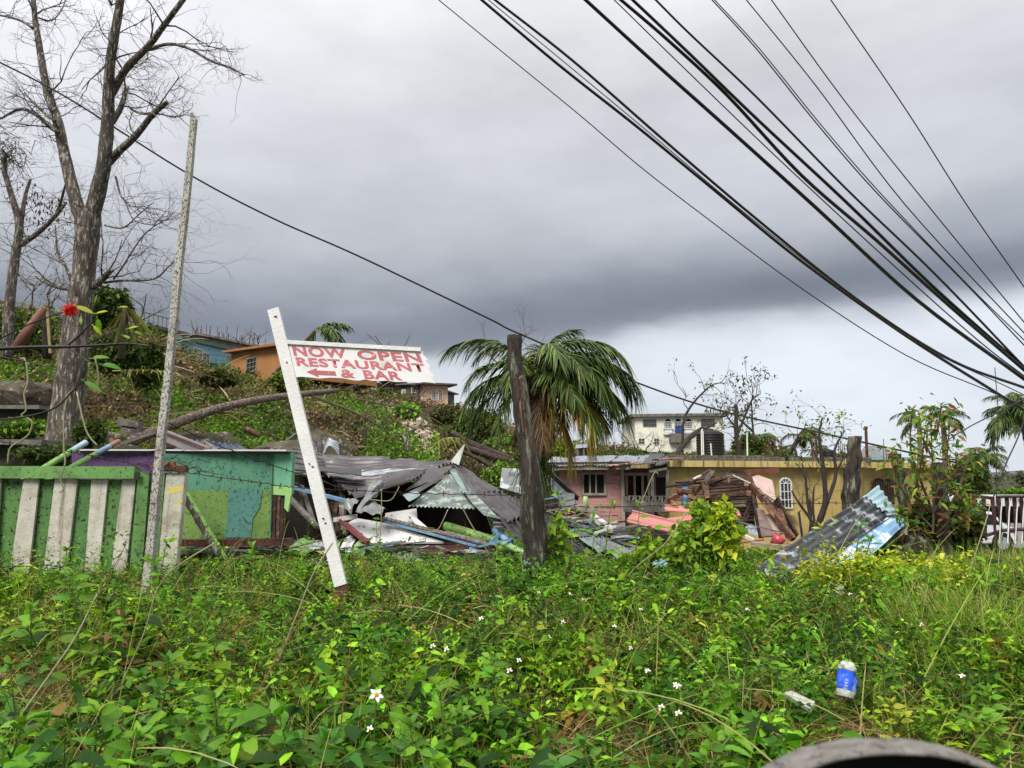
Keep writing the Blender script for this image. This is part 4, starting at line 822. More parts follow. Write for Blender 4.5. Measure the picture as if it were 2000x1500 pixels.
# white and lime corrugated scraps left of and behind the sign post
for i, (lab, q, m_) in enumerate([
    ('white and lime crumpled scrap, leftmost on the maroon floor', [(165, 825), (290, 815), (270, 905), (80, 920)], M_limelight),
    ('bright white fallen board left of the sign post foot', [(280, 840), (390, 835), (400, 935), (235, 905)], M_trimw),
    ('lime green scrap just right of the white sign post', [(385, 825), (510, 822), (470, 880), (400, 905)], M_limelight),
    ('white folded board standing right of the sign post', [(545, 795), (608, 812), (550, 930), (470, 905)], M_trimw),
    ('lime green board flopped beside the folded white board', [(640, 820), (715, 815), (660, 935), (548, 925)], M_limelight)]):
    qq = [C(q[0][0], q[0][1], 11.9), C(q[1][0], q[1][1], 11.8), C(q[2][0], q[2][1], 11.1), C(q[3][0], q[3][1], 11.15)]
    b = MB(); n = Vector((0, -.6, .8))
    def f(u, v, qq=qq): p = quadpt(qq, u, v); return p+n*(.03*math.sin(u*6.28)+.05*math.sin(v*3.1)+.02*mnoise.noise(p*5))
    b.smooth = True; b.grid(f, 12, 8); b.build('board', m_, None, label=lab, cat='board')
plank('long light blue rail lying on the maroon floor left of the scraps', C(-330, 862, 11.5), C(170, 838, 11.5), .06, .05, M_bluepipe)
plank('light blue and black batten at the foot of the sea green wall', C(-750, 900-30, 11.2), C(-480, 895-32, 11.2), .05, .05, M_bluepipe)
plank('cream board edge lying low in front of the maroon floor on the left', C(-760, 930-20, 11.1), C(-130, 930-15, 11.1), .1, .05, M_board)
plank('lime green plank lying in the weeds in front of the pale concrete', C(800, 1065, 10.6), C(1245, 1015, 10.7), .08, .1, M_limelight)
plank('short lime green plank beside the sign post foot', C(600, 1100, 10.4), C(770, 1072, 10.5), .08, .09, M_limelight)
plank('lime green thin batten crossing the floor under the sea green wall', C(-200, 900, 11.0), C(230, 930, 10.9), .04, .04, M_lime)
board('lime green triangular board near the striped fence end', [C(-745, 845, 10.9), C(-690, 842, 10.9), C(-610, 880, 10.7), C(-745, 885, 10.7)], .03, M_limelight)
t2 = thing('leaning_post', 'leaning half-rotten post with one lime green side before the sea green wall', 'post', C(-420, 960, 10.2))
a, b_ = P(360, 968, 10.1), P(436, 1096, 9.9)
b = MB(); b.smooth = True; b.tube([lerp(a, b_, i/8) for i in range(9)], .05, 9, rough=.14); b.build('rotten_core', M_barkl, t2)
MB().beam(a+Vector((.035, -.02, .035)), b_+Vector((.035, -.02, .035)), .02, .05).build('painted_face', M_lime, t2)
def blob(name, label, cat, c, r, mat, sq=(1, 1, .7), seed=1, sub=3, amp=.3, fr=1.5, **k):
    import bmesh
    bm = bmesh.new(); bmesh.ops.create_icosphere(bm, subdivisions=sub, radius=1)
    b = MB(); b.smooth = sub > 3; c = Vector(c)
    for v in bm.verts:
        n = v.co.normalized(); q = 1+amp*mnoise.noise(n*fr+Vector((seed*3.1, 0, 0)))+amp*.4*mnoise.noise(n*fr*3+Vector((0, seed, 0)))
        b.v.append(tuple(c+Vector((n.x*sq[0], n.y*sq[1], n.z*sq[2]))*r*q))
    for f in bm.faces: b.f.append([v.index for v in f.verts]); b.m.append(0); b.sm.append(b.smooth)
    bm.free(); return b.build(name, mat, k.pop('parent', None), label=label, cat=cat, **k)
blob('rubble_stone', 'pale beige stone in the weeds left of the sign post foot', 'stone', P(632, 1108, 10.2), .22, M_conclight, (1.4, .8, .55), 3)
blob('rubble_stone', 'pale beige stone just right of the sign post foot', 'stone', P(685, 1112, 10.3), .15, M_conclight, (1.3, .8, .5), 4)
# tapered white finial
t2 = thing('finial', 'white tapered wooden spike leaning out of the roof peak', 'finial', C(1345, 245, 13.7))
MB().beam(C(1342, 250, 13.6), C(1412, 108, 13.6), .19, .16, taper=.12).build('spike', M_white, t2)
board('grey-white metal cabinet door with dark square vent, leaning right of the roof', [C(1695, 285, 14.2), C(1830, 290, 14.2), C(1842, 482, 13.8), C(1678, 430, 13.8)], .05, surf('grey enamel with white scraping', rgb('#8e9494'), rgb('#7d8485'), scale=2, wear=rgb('#d4d8d6'), wear_scale=4, wear_amt=.44, rough=.5), 'cabinet_door', 'panel')
board('dark square vent on the grey-white cabinet door', [C(1745, 318, 14.1), C(1792, 320, 14.1), C(1794, 368, 14.05), C(1742, 366, 14.05)], .02, M_zinc2, 'vent_plate', 'vent')
# slanting white panel with dark roof edge, right of the bark post
G = crop(860, 600, .3467)
board('slanting pale panel behind the bark post running down to the right', [G(550, 905, 13.5), G(585, 935, 13.4), G(762, 1050, 12.6), G(755, 1125, 12.5), G(700, 1120, 12.6), G(548, 975, 13.4)], .04, surf('pale blue-white sheet', rgb('#cfdbe0'), rgb('#a9bcc0'), dirt=rgb('#75807c'), dirt_amt=.4))
board('bare brown plywood under the slanting pale panel', [G(550, 980, 13.3), G(640, 1040, 13.0), G(640, 1180, 12.6), G(560, 1160, 12.8)], .03, surf('brown plywood', rgb('#7d6349'), rgb('#5d4a38'), dirt=rgb('#443629')))
plank('dark barge board along the top of the slanting pale panel', G(540, 860, 13.3), G(770, 1075, 12.4), .05, .08, M_darkwood)
board('sky-white scrap of sheet standing behind the vines', [G(665, 1065, 12.0), G(690, 1040, 12.0), G(755, 1050, 12.0), G(757, 1140, 12.0), G(668, 1160, 12.0)], .02, M_trimw)
board('teal window frame panel lying on the rubble slope', [G(770, 1150, 12.0), G(800, 1150, 12.0), G(860, 1195, 11.5), G(845, 1225, 11.4)], .03, surf('teal paint scrap', rgb('#6fa8a4'), rgb('#558d8a')))
plank('red trimmed roof edge lying down the rubble slope', G(700, 1105, 12.2), G(950, 1255, 11.2), .06, .05, M_maroon)
plank('white roof edge lying down the rubble slope', G(860, 1180, 11.6), G(955, 1250, 11.1), .09, .08, M_board)
log('light blue painted pole sloping on the grey sheets, upper one', [G(822, 1290, 11.2), G(865, 1310, 11.0), G(905, 1335, 10.8)], .045, M_bluepipe, 'blue_pole', 'pole')
log('light blue painted pole sloping on the grey sheets, lower one at the end', [G(978, 1368, 10.6), G(1020, 1388, 10.4), G(1062, 1410, 10.2)], .04, M_bluepipe, 'blue_pole', 'pole')
t2 = thing('broken_grille', 'broken white window grille among the rubble right of the bark post', 'grille', G(800, 1260, 11.7))
for i in range(5): a = G(745+i*18, 1180+i*12, 11.8); MB().beam(a, a+Vector((.1, 0, -.42)), .015, .02, up=(0, 1, 0)).build('bar', M_board, t2)
for i in range(4): MB().beam(G(740, 1190+i*22, 11.82), G(835, 1245+i*22, 11.7), .02, .015).build('rail', M_maroon if i % 2 else M_board, t2)
log('upright lime green post between the pink house and the bark post', [G(818, 1065, 15), G(816, 1100, 15), G(812, 1165, 15)], .045, M_limelight, 'painted_post', 'post')
# loose splintered boards scattered over the wreck
sc = [M_darkwood, M_greywood, M_greywood, M_redwood, M_bluepipe, M_board, M_darkwood, M_zinc, M_conclight]
b = MB(); bs = {}
for i in range(270):
    if rnd.random() < .5: a = C(rnd.uniform(1750, 2500), rnd.uniform(650, 930), 0); x, y = rnd.uniform(1900, 2650), 0; py0 = 0; p = G(rnd.uniform(560, 1000), 0, 1); gx_ = rnd.uniform(560, 1010); gy_ = 1130+(gx_-560)*.5+rnd.uniform(-60, 90); a = G(gx_, gy_, rnd.uniform(10.8, 13))
    else: a = C(rnd.uniform(-700, 1600), rnd.uniform(870, 960), rnd.uniform(10.9, 11.6))
    a.z = max(a.z, Hs(a.x, a.y)+.02); L_ = rnd.uniform(.15, .7); an = rnd.uniform(-.6, .6)
    m_ = rnd.choice(sc); bs.setdefault(m_.name, (m_, MB()))[1].beam(a, a+Vector((math.cos(an)*L_, rnd.uniform(-.3, .3)*L_, rnd.uniform(-.4, .25)*L_)), rnd.uniform(.02, .07), rnd.uniform(.008, .03), jag=.03)
for k, (m_, b) in bs.items(): b.build('splintered_debris', m_, None, kind='stuff')
# ================================================================== brown wooden shed fallen against the yellow house
S1 = crop(1300, 880, .16)
t = thing('collapsed_shed', 'smashed brown wooden shed frame leaning in front of the yellow house', 'shed', P(1480, 1060, 17))
def pl(a, b_, w, h, mat, d0, d1, name='beam', up=(0, 0, 1)): return MB().beam(S1(*a, d0), S1(*b_, d1), w, h, up, .02).build(name, mat, t)
q = [S1(520, 330, 18.6), S1(1040, 290, 18.2), S1(1120, 1000, 17.6), S1(540, 760, 18.2)]
MB().slab([p+Vector((0, .1, 0)) for p in q], .02).build('shade_backing', M_dark, t)  # black sheet painted as shade showing between the boards
slats(t, q, 15, surf('brown shed board', rgb('#5f402d'), rgb('#3c281d'), scale=5, wear=rgb('#85684a'), wear_scale=7, wear_amt=.4, rough=.75, vary=.35), 'wall_board', .025, .12, 0, .25)
slats(t, [S1(130, 420, 18.4), S1(520, 330, 18.5), S1(520, 640, 18.2), S1(60, 620, 18.0)], 8, surf('reddish shed board', rgb('#7a4a2e'), rgb('#54321f'), scale=5, wear=rgb('#9a7450'), wear_scale=7, wear_amt=.4, vary=.3), 'wall_board', .025, .15, 0, .3)
slats(t, [S1(800, 620, 17.9), S1(1000, 600, 17.8), S1(980, 680, 17.7), S1(790, 700, 17.8)], 2, surf('yellowish shed board', rgb('#8c7a4c'), rgb('#6f6039')), 'wall_board', .03, .2, 0, .1)
for a, b_, w, h, m_, d0, d1 in [
    ((990, 255), (1050, 420), .13, .09, M_redwood, 17.7, 17.6), ((1040, 400), (1170, 1060), .1, .09, M_darkwood, 17.6, 17.0), ((1050, 420), (1180, 560), .08, .1, M_redwood, 17.5, 17.2),
    ((1100, 470), (1560, 1090), .12, .12, M_redwood, 17.4, 16.5), ((1180, 640), (1420, 870), .1, .08, M_rawwood, 17.1, 16.8), ((1350, 600), (1590, 1060), .06, .2, M_darkwood, 17.4, 16.8), ((1390, 720), (1500, 1060), .12, .05, M_redwood, 17.2, 16.6),
    ((1000, 262), (1370, 245), .1, .12, surf('orange brown beam', rgb('#a5562f'), rgb('#7d3f22')), 18.2, 18.6), ((560, 235), (990, 270), .05, .06, M_darkwood, 17.6, 17.7), ((730, 290), (990, 262), .06, .07, M_redwood, 17.9, 17.8),
    ((170, 395), (555, 320), .3, .04, M_darkwood, 17.4, 17.8), ((0, 445), (480, 385), .05, .05, M_darkwood, 17.0, 17.3), ((480, 400), (700, 330), .05, .06, M_redwood, 17.3, 17.4), ((700, 330), (830, 300), .07, .05, M_greywood, 17.3, 17.4),
    ((820, 300), (1040, 400), .05, .03, M_trimw, 17.2, 17.2), ((300, 400), (550, 240), .05, .07, M_redwood, 17.2, 17.4), ((340, 345), (420, 305), .12, .03, M_trimw, 17.1, 17.1),
    ((480, 390), (575, 245), .06, .08, M_greywood, 17.1, 17.1), ((465, 390), (512, 600), .12, .1, M_redwood, 17.2, 16.9), ((310, 600), (440, 430), .05, .06, M_darkwood, 17.2, 17.3), ((330, 540), (345, 440), .06, .06, M_rawwood, 17.4, 17.4),
    ((30, 610), (190, 510), .12, .1, M_redwood, 17.0, 17.2), ((190, 510), (500, 640), .06, .08, M_rawwood, 17.2, 17.0), ((540, 560), (1030, 490), .07, .07, M_redwood, 17.7, 17.6), ((560, 430), (1000, 360), .09, .09, M_darkwood, 17.9, 17.8),
    ((755, 320), (760, 395), .09, .07, M_rawwood, 17.6, 17.6), ((960, 400), (1010, 405), .08, .12, M_rawwood, 17.5, 17.5), ((985, 515), (1040, 525), .08, .12, M_rawwood, 17.5, 17.5), ((540, 420), (750, 330), .06, .06, M_darkwood, 17.4, 17.5),
    ((70, 610), (150, 700), .07, .04, M_rawwood, 16.6, 16.5), ((900, 960), (1040, 640), .05, .06, M_darkwood, 17.4, 17.6), ((1240, 780), (1380, 1020), .3, .04, M_pinkply, 17.2, 16.8), ((950, 860), (1020, 790), .04, .04, M_twig, 16.6, 16.6)]:
    pl(a, b_, w, h, m_, d0, d1)
q = [S1(1150, 560, 17.5), S1(1220, 530, 17.6), S1(1420, 780, 17.2), S1(1380, 870, 17.0)]
for i in range(5): MB().beam(lerp(q[0], q[1], i/4)+Vector((0, 0, -.02*i)), lerp(q[3], q[2], i/4), .1, .03, jag=.06).build('hanging_board', M_darkwood, t)
MB().slab([S1(1030, 295, 18.3), S1(1110, 290, 18.3), S1(1300, 360, 18.2), S1(1350, 610, 17.9), S1(1300, 590, 17.9), S1(1215, 525, 17.9), S1(1170, 545, 17.9), S1(1060, 420, 18.0)], .03).build('pink_panel', M_pinkply, t)
q = [S1(1110, 700, 17.2), S1(1200, 730, 17.2), S1(1340, 1040, 16.4), S1(1170, 1050, 16.4)]
MB().slab(q, .03).build('leaning_panel', surf('grey pink panel', rgb('#8c7068'), rgb('#6f564f'), wear=rgb('#b59c90'), wear_scale=6, wear_amt=.38), t)
plank('white batten sloping down at the foot of the smashed shed', S1(820, 970, 16.2), S1(1090, 1100, 15.8), .06, .06, M_trimw)
plank('thin red batten on the ground before the smashed shed', S1(940, 1125, 15.6), S1(1200, 1090, 15.6), .05, .03, surf('red paint', rgb('#c23b3f'), rgb('#9d2d31')))
plank('pale sill board lying on the grass before the smashed shed', S1(1050, 1130, 15.4), S1(1480, 1180, 15.0), .2, .06, surf('yellowish wet board', rgb('#a09473'), rgb('#7f7458')))
b = MB(); b.smooth = True; c = S1(1325, 1100, 15.7)
lathe(b, c-Vector((0, 0, .1)), [(.0, 0), (.1, .0), (.14, .24), (.135, .24), (.09, .03), (.0, .03)], 18); o = b.build('red_bucket', surf('bright red plastic', rgb('#d8353f'), rgb('#c22c36'), rough=.35, spec=.5), None, label='bright red plastic bucket lying at the foot of the smashed shed', cat='bucket'); o.rotation_euler = (.3, .5, 0)
plank('long grey branch-like batten lying across the shed foot', S1(850, 860, 16.4), S1(1450, 1010, 16.2), .03, .03, M_greywood)
curl([S1(970, 940, 16.6), S1(1100, 930, 16.6), S1(1130, 1060, 16.2), S1(1050, 1060, 16.2)], surf('pale blue grey sheet', rgb('#a9b4c4'), rgb('#8f9bad')), 'pale blue-grey sheet under the smashed shed', .1, 9, .05)
log('light blue pipe standing inside the smashed shed on the left', [S1(245, 420, 17.5), S1(240, 560, 17.2), S1(225, 690, 17.0)], .07, M_bluepipe, 'blue_pipe', 'pipe')
b = MB(); b.smooth = True; b.tube([S1(150+i*16, 520-20*math.sin(i/8*3.14), 16.9) for i in range(9)], .06, 8); b.build('bent_sheet', M_rust, None, label='rusty bent gutter arching over the light blue pipe', cat='gutter')
# salmon pink siding lying in front
t = thing('salmon_siding', 'salmon pink boarded wall section lying flat in front of the pink house', 'wall section', P(1310, 1040, 15))
for q, n in (([P(1255, 1027, 16.2), P(1430, 990, 16.4), P(1440, 998, 16.0), P(1262, 1034, 15.8)], 2), ([P(1240, 1030, 15.2), P(1420, 1012, 15.6), P(1430, 1036, 14.6), P(1212, 1048, 14.4)], 7), ([P(1300, 1000, 16.6), P(1440, 985, 16.8), P(1442, 992, 16.4), P(1300, 1012, 16.2)], 2)):
    slats(t, q, n, M_salmon, 'siding_board', .03, .12, 0, .35)
MB().beam(P(1210, 1050, 14.3), P(1430, 1042, 14.4), .1, .06).build('underside_rail', M_darkwood, t)
# ================================================================== corrugated sheets on the right
t = thing('corrugated_sheets', 'stack of long corrugated sheets with pale blue painted ends propped on a stump', 'sheet stack', P(1640, 1090, 9))
q = [P(1474, 1110, 8.3), P(1712, 952, 9.8), P(1748, 1002, 9.3), P(1545, 1142, 7.9)]
def cor3(q, waves, amp, nu, per, seedn):
    b = MB(); b.smooth = True; q = [Vector(p) for p in q]; n = (q[1]-q[0]).cross(q[3]-q[0]).normalized(); n = -n if n.z < 0 else n
    def f(u, v): p = quadpt(q, u, v); return p+n*(math.sin(v*waves*2*math.pi)*amp+.02*mnoise.noise(p*2+Vector((seedn, 0, 0))))
    b.grid(f, nu, waves*per); b.cm = 0; return b
cor3(q, 5, .016, 24, 8, 1).build('dark_sheet', M_zincblack, t)
q = [P(1690, 962, 9.65), P(1714, 948, 9.85), P(1768, 1012, 9.2), P(1738, 1010, 9.3)]
cor3([P(1690, 968, 9.55), P(1714, 950, 9.75), P(1755, 1003, 9.22), P(1735, 1005, 9.2)], 5, .016, 6, 8, 1).build('blue_end', surf('pale blue white paint on zinc', rgb('#a8c8d6'), rgb('#8fb4c4'), wear=rgb('#6b7c84'), wear_scale=9, wear_amt=.36), t)
cor3([P(1590, 1112, 8.3), P(1742, 1003, 9.35), P(1776, 1018, 9.1), P(1650, 1130, 7.95)], 3, .016, 20, 8, 5).build('blue_sheet', M_blue, t)
cor3([P(1735, 1020, 9.3), P(1774, 1012, 9.2), P(1772, 1045, 9.0), P(1700, 1062, 9.0)], 3, .02, 8, 8, 7).build('torn_sheet', surf('crackled pale paint', rgb('#c2c4b0'), rgb('#9da08c'), wear=rgb('#6d7f86'), wear_scale=8, wear_amt=.45), t)
blob('stump', 'cut brown tree stump under the end of the corrugated sheets', 'stump', P(1760, 1082, 9.3), .33, M_barkl, (1.1, .8, .9), 8, 4)
blob('cut_log', 'sawn orange-brown log end under the blue sheet', 'log', P(1722, 1045, 9.2), .14, surf('orange brown wood', rgb('#b07a44'), rgb('#8d5d31')), (1.5, 1, .9), 9)
log('short green painted pipe under the pale torn sheet', [P(1728, 1068, 8.9), P(1742, 1058, 9.0), P(1758, 1046, 9.1)], .035, M_limewall, 'pipe', 'pipe')
# ================================================================== dark red iron fence and white canopy on the far right
D = 24.5
t = thing('white_canopy', 'long white fascia with a dark opening and grey wall behind the red iron fence', 'building', P(1960, 1040, D))
MB().beam(P(1850, 979, D), P(2090, 981, D-.4), .3, .27).build('fascia', M_trimw, t)
MB().slab([P(1852, 984, D+.5), P(2090, 984, D+.2), P(2090, 1026, D+.2), P(1852, 1026, D+.5)], .05).build('opening_shade_panel', M_dark, t)  # black sheet paints the shade beneath the canopy
MB().slab([P(1930, 1022, D-.1), P(2090, 1022, D-.3), P(2090, 1070, D-.3), P(1930, 1070, D-.1)], .15).build('low_wall', surf('light grey wall', rgb('#a8a6a0'), rgb('#918f89')), t)
MB().slab([P(1850, 966, D+3), P(2090, 966, D+3), P(2090, 972, D), P(1850, 972, D)], .05, (0, 0, 1)).build('roof_deck', M_trimw, t)
D = 13.2
t = thing('iron_fence', 'dark red iron railing with tapered pickets at the right edge', 'fence', P(1960, 1060, D))
MB().tube([P(1880, 966, D), P(1905, 969, D), P(1940, 973, D-.05)], .028, 8).build('top_rail', M_irony, t)
MB().tube([P(1945, 970, D-.1), P(2090, 969, D-.4)], .025, 8).build('top_rail', M_irony, t)
MB().tube([P(1925, 1046, D), P(1958, 1036, D-.1), P(2090, 1028, D-.4)], .03, 8).build('bottom_rail', M_irony, t)
for i, (x, xb) in enumerate([(1885, 1893), (1903, 1908), (1921, 1926), (1938, 1945), (1950, 1957), (1966, 1972), (1981, 1985), (1994, 2000), (2008, 2014), (2022, 2028)]):
    MB().beam(P(x, 970, D-.1), P(xb, 1056, D-.15), .062, .03, up=(0, 1, 0), taper=.5).build('picket', M_irony, t)
    if i > 3: MB().tube([P(x+8, 972, D-.12), P(x+5, 1000, D-.15), P(x+2, 1062, D-.2)], .012, 5).build('thin_bar', M_trimw, t)
# white car half hidden
D = 20.0
t = thing('white_car', 'white car mostly hidden behind the leafy sapling and the iron railing', 'car', P(1905, 1082, D))
def carp(x, z, y): return Vector((P(1905, 1000, D).x+x, D+y, P(1905, 1082, D).z+z))
prof = [(-1.35, .25), (-1.3, .62), (-.75, .72), (-.35, 1.08), (.45, 1.1), (.8, .75), (1.0, .68), (1.02, .25)]
b = MB(); b.smooth = False
L_ = [[carp(x, z, y*(1-.12*(z > .9))) for x, z in prof] for y in (0, 1.4)]; n = len(prof)
b.add(L_[0]+L_[1], [tuple(range(n))[::-1], tuple(range(n, 2*n))]+[(i, (i+1) % n, (i+1) % n+n, i+n) for i in range(n)])
M_car = surf('glossy white car paint', rgb('#e6e9ee'), rgb('#dadde2'), rough=.15, spec=.7, bump=0)
o = b.build('body', M_car, t); m_ = o.modifiers.new('bevel', 'BEVEL'); m_.width = .06; m_.segments = 3
MB().slab([carp(-.62, .76, -.012), carp(-.3, 1.02, -.012), carp(.05, 1.03, -.012), carp(.05, .76, -.012)], .01, (0, -1, 0)).build('window', M_glass, t)
MB().slab([carp(.1, .76, -.012), carp(.1, 1.03, -.012), carp(.4, 1.03, -.012), carp(.66, .76, -.012)], .01, (0, -1, 0)).build('window', M_glass, t)
for x in (-.85, .65):
    b = MB(); b.tube([carp(x, .28, -.03), carp(x, .28, .2)], .28, 20); w = b.build('wheel', M_black, t); b = MB(); b.tube([carp(x, .28, -.045), carp(x, .28, -.02)], .16, 16); b.build('rim', M_zincbright, w)
MB().box(carp(.95, .6, .05), (.14, .12, .1)).build('tail_light', surf('red lamp lens', rgb('#b0282e'), rough=.2), t)
# ================================================================== tall pole and sign
D = 6.7
t = thing('tall_pole', 'very tall flaking off-white square pole standing before the striped fence', 'pole', P(281, 1165, D))
a, b_ = P(281, 1165, 6.6), P(377, 232, 6.9)
n = 24; b = MB(); vs = []
dd = (b_-a).normalized(); r_ = dd.cross(Vector((0, 1, 0))).normalized(); r_ = -r_ if r_.x < 0 else r_; q_ = Vector((0, -1, 0))
for i in range(n+1):
    p = lerp(a, b_, i/n)+r_*.003*math.sin(i*.7); w = .046-.011*i/n
    for k, (x, y) in enumerate([(-1, -1), (-.25, 1), (1, .6), (1, -1)]): vs.append(p+r_*x*w*(1+rnd.uniform(-.05, .05))+q_*y*w)
b.add(vs, [(i*4+k, i*4+(k+1) % 4, (i+1)*4+(k+1) % 4, (i+1)*4+k) for i in range(n) for k in range(4)]+[(0, 3, 2, 1), (n*4, n*4+1, n*4+2, n*4+3)]); b.build('shaft', M_oldpost, t)
MB().beam(b_+r_*-.0, b_+dd*.06-r_*.02, .03, .04, taper=.5).build('splintered_top', M_greywood, t)
for py in (905, 1000, 1100):
    u = (1165-py)/(1165-232); p = lerp(a, b_, u); MB().tube([p+r_*.05-Vector((0, .05, 0)), p-r_*.05-Vector((0, .05, 0.005)), p-r_*.05+Vector((0, .05, 0)), p+r_*.05+Vector((0, .05, 0))], .003, 4).build('wire_tie', M_wire, t)
D = 6.3
t = thing('restaurant_sign', 'white sign NOW OPEN RESTAURANT & BAR on a leaning white post', 'sign', P(672, 1170, 6.2))
a, b_ = P(671, 1165, 6.2), P(534.5, 604, 6.45); ax = (b_-a).normalized()
MB().beam(lerp(a, b_, .035), b_, .1, .045, up=(0, 1, 0)).build('post', M_postw, t)
MB().beam(lerp(a, b_, -.03), lerp(a, b_, .034), .098, .044, up=(0, 1, 0), jag=.02).build('rusty_foot', M_rust, t)
b = MB()
for u in (.97, .8, .44, .43, .255, .24): p = lerp(a, b_, u); b.tube([p+Vector((rnd.uniform(-.02, .02), -.022, 0)), p+Vector((rnd.uniform(-.02, .02), -.034, 0))], .006, 6)
b.build('nail', M_rust, t)['kind'] = 'stuff'
TL, TR, BR, BL = P(561, 671, 6.42), P(826, 686, 6.42), P(851, 749, 6.38), P(577, 737, 6.38)
eu = (TR-TL); ev = (BL-TL); nn = eu.cross(ev).normalized(); nn = nn if nn.y < 0 else -nn
def SB(u, v, o=0): return TL+eu*u+ev*v+(BR-TL-eu-ev)*u*v+nn*o
edge = [SB(0, 0), SB(.25, 0), SB(.5, 0), SB(.75, 0), SB(1, 0)]+[SB(1+(.012 if i % 2 else -.01), v) for i, v in enumerate((.12, .25, .33, .45, .6, .75, .85))]+[SB(1.0, 1)]+[SB(1-(i+1)/24, 1+rnd.uniform(-.035, .02)) for i in range(23)]+[SB(0, 1)]
M_sign = surf('white sign enamel', rgb('#efedeb'), rgb('#e4e2e0'), scale=2, wear=rgb('#a08a7c'), wear_scale=40, wear_amt=.29, dirt=rgb('#c4bdb4'), dirt_amt=.42, dirt_scale=4, rough=.4, bump=.05)
MB().slab([p+nn*.004 for p in edge], .006).build('panel', M_sign, t)
MB().beam(SB(-.01, -.03, .012), SB(.99, -.035, .012), .03, .035).build('top_batten', M_postw, t)
M_red = surf('faded red lettering', rgb('#cf5560'), rgb('#c24552'), scale=4, wear=rgb('#e6b4b4'), wear_scale=22, wear_amt=.36, rough=.5, bump=0)
def lettering(txt, u0, u1, v0, v1):
    cu = bpy.data.curves.new('lettering', 'FONT'); cu.body = txt; cu.offset = .035; cu.fill_mode = 'FRONT'; cu.resolution_u = 5; cu.space_character = 1.08
    ob = bpy.data.objects.new('tmp', cu); COL.objects.link(ob); dg = bpy.context.evaluated_depsgraph_get(); me = bpy.data.meshes.new_from_object(ob.evaluated_get(dg)); bpy.data.objects.remove(ob)
    xs_ = [v.co.x for v in me.vertices]; ys_ = [v.co.y for v in me.vertices]; x0, x1, y0, y1 = min(xs_), max(xs_), min(ys_), max(ys_)
    for v in me.vertices: v.co = SB(lerp(u0, u1, (v.co.x-x0)/(x1-x0)), lerp(v1, v0, (v.co.y-y0)/(y1-y0)), .0065)-ORG[t]
    me.materials.append(M_red); o = link_mesh(me, 'lettering', t); return o
lettering('NOW', .03, .42, .06, .36); lettering('OPEN', .50, .965, .08, .37); lettering('RESTAURANT', .035, .965, .40, .66); lettering('&', .335, .435, .70, .95); lettering('BAR', .50, .77, .69, .955)
ar = [(.09, .83), (.17, .70), (.17, .77), (.30, .77), (.30, .90), (.17, .90), (.17, .97)]
MB().slab([SB(u, v, .0065) for u, v in ar], .002).build('arrow', M_red, t)
# ================================================================== bark fence posts
def bpost(label, pts, r, nail=True, name='fence_post'):
    q0 = pts[0]; g0 = Hs(q0.x, q0.y)-.05
    if q0.z > g0: pts = [Vector((q0.x+.02, q0.y, g0))]+pts
    t = thing(name, label, 'post', pts[0]); m = 44; P2 = []
    for i in range(m+1):
        u = i/m*(len(pts)-1); k = min(int(u), len(pts)-2); P2.append(lerp(pts[k], pts[k+1], u-k)+Vector((.010*math.sin(i*.6), .01*math.cos(i*.45), 0)))
    b = MB(); b.smooth = True; n = 26; vs = []
    for i, p in enumerate(P2):
        for k in range(n):
            a = 2*math.pi*k/n; rr = lerp(r[0], r[1], i/m)*(1+.1*math.sin(a*3+1)+.22*mnoise.noise(Vector((math.cos(a)*2.2, math.sin(a)*2.2, p.z*1.6+pts[0].x)))+.16*abs(mnoise.noise(Vector((math.cos(a)*6, math.sin(a)*6, p.z*2.5))))+.12*mnoise.noise(Vector((math.cos(a)*3, math.sin(a)*3, p.z*9)))); vs.append(p+Vector((math.cos(a)*rr, math.sin(a)*rr, 0)))
    b.add(vs, [(i*n+k, i*n+(k+1) % n, (i+1)*n+(k+1) % n, (i+1)*n+k) for i in range(m) for k in range(n)]+[tuple(m*n+k for k in range(n))]); b.build('trunk', M_barkl, t); return t
t = bpost('thick blackened bark post with lichen in front of the coconut palm', [P(1043, 1115, 7.6), P(1040, 1040, 7.6), P(1030, 880, 7.6), P(1010, 740, 7.65), P(1002, 655, 7.65)], (.115, .07))
b = MB()
for (x0, y0, x1, y1, w) in ((1018, 735, 1024, 800, .045), (1012, 760, 1022, 845, .03), (1024, 790, 1028, 850, .02)): b.beam(P(x0, y0, 7.56), P(x1, y1, 7.52), w, .02, up=(0, 1, 0), jag=.03, taper=.4)
b.build('bare_wood_scar', surf('weathered heartwood', rgb('#94683f'), rgb('#5d4029'), scale=10, stretch=(1, 1, .3), wear=rgb('#3d2c20'), wear_scale=14, wear_amt=.47), t)['kind'] = 'stuff'
bpost('second thinner dark post leaning against the thick bark post', [P(1062, 1110, 7.9), P(1052, 1000, 7.85), P(1040, 930, 7.8)], (.06, .05))
bpost('stout cut bark post with a knot in front of the yellow house', [P(1664, 990, 10.8), P(1663, 950, 10.8), P(1668, 900, 10.8), P(1670, 852, 10.8)], (.125, .085))
bpost('bark post behind the end of the corrugated sheets', [P(1775, 1040, 9.9), P(1766, 985, 9.9), P(1758, 930, 9.9), P(1750, 886, 9.9)], (.07, .055))
bpost('tall dark bark post behind the leafy sapling', [P(1846, 1075, 9.2), P(1842, 1000, 9.2), P(1835, 930, 9.2), P(1830, 903, 9.2)], (.10, .06))
bpost('short bark post right of the leafy sapling', [P(1885, 1045, 9.6), P(1878, 980, 9.6), P(1872, 915, 9.6)], (.07, .05))
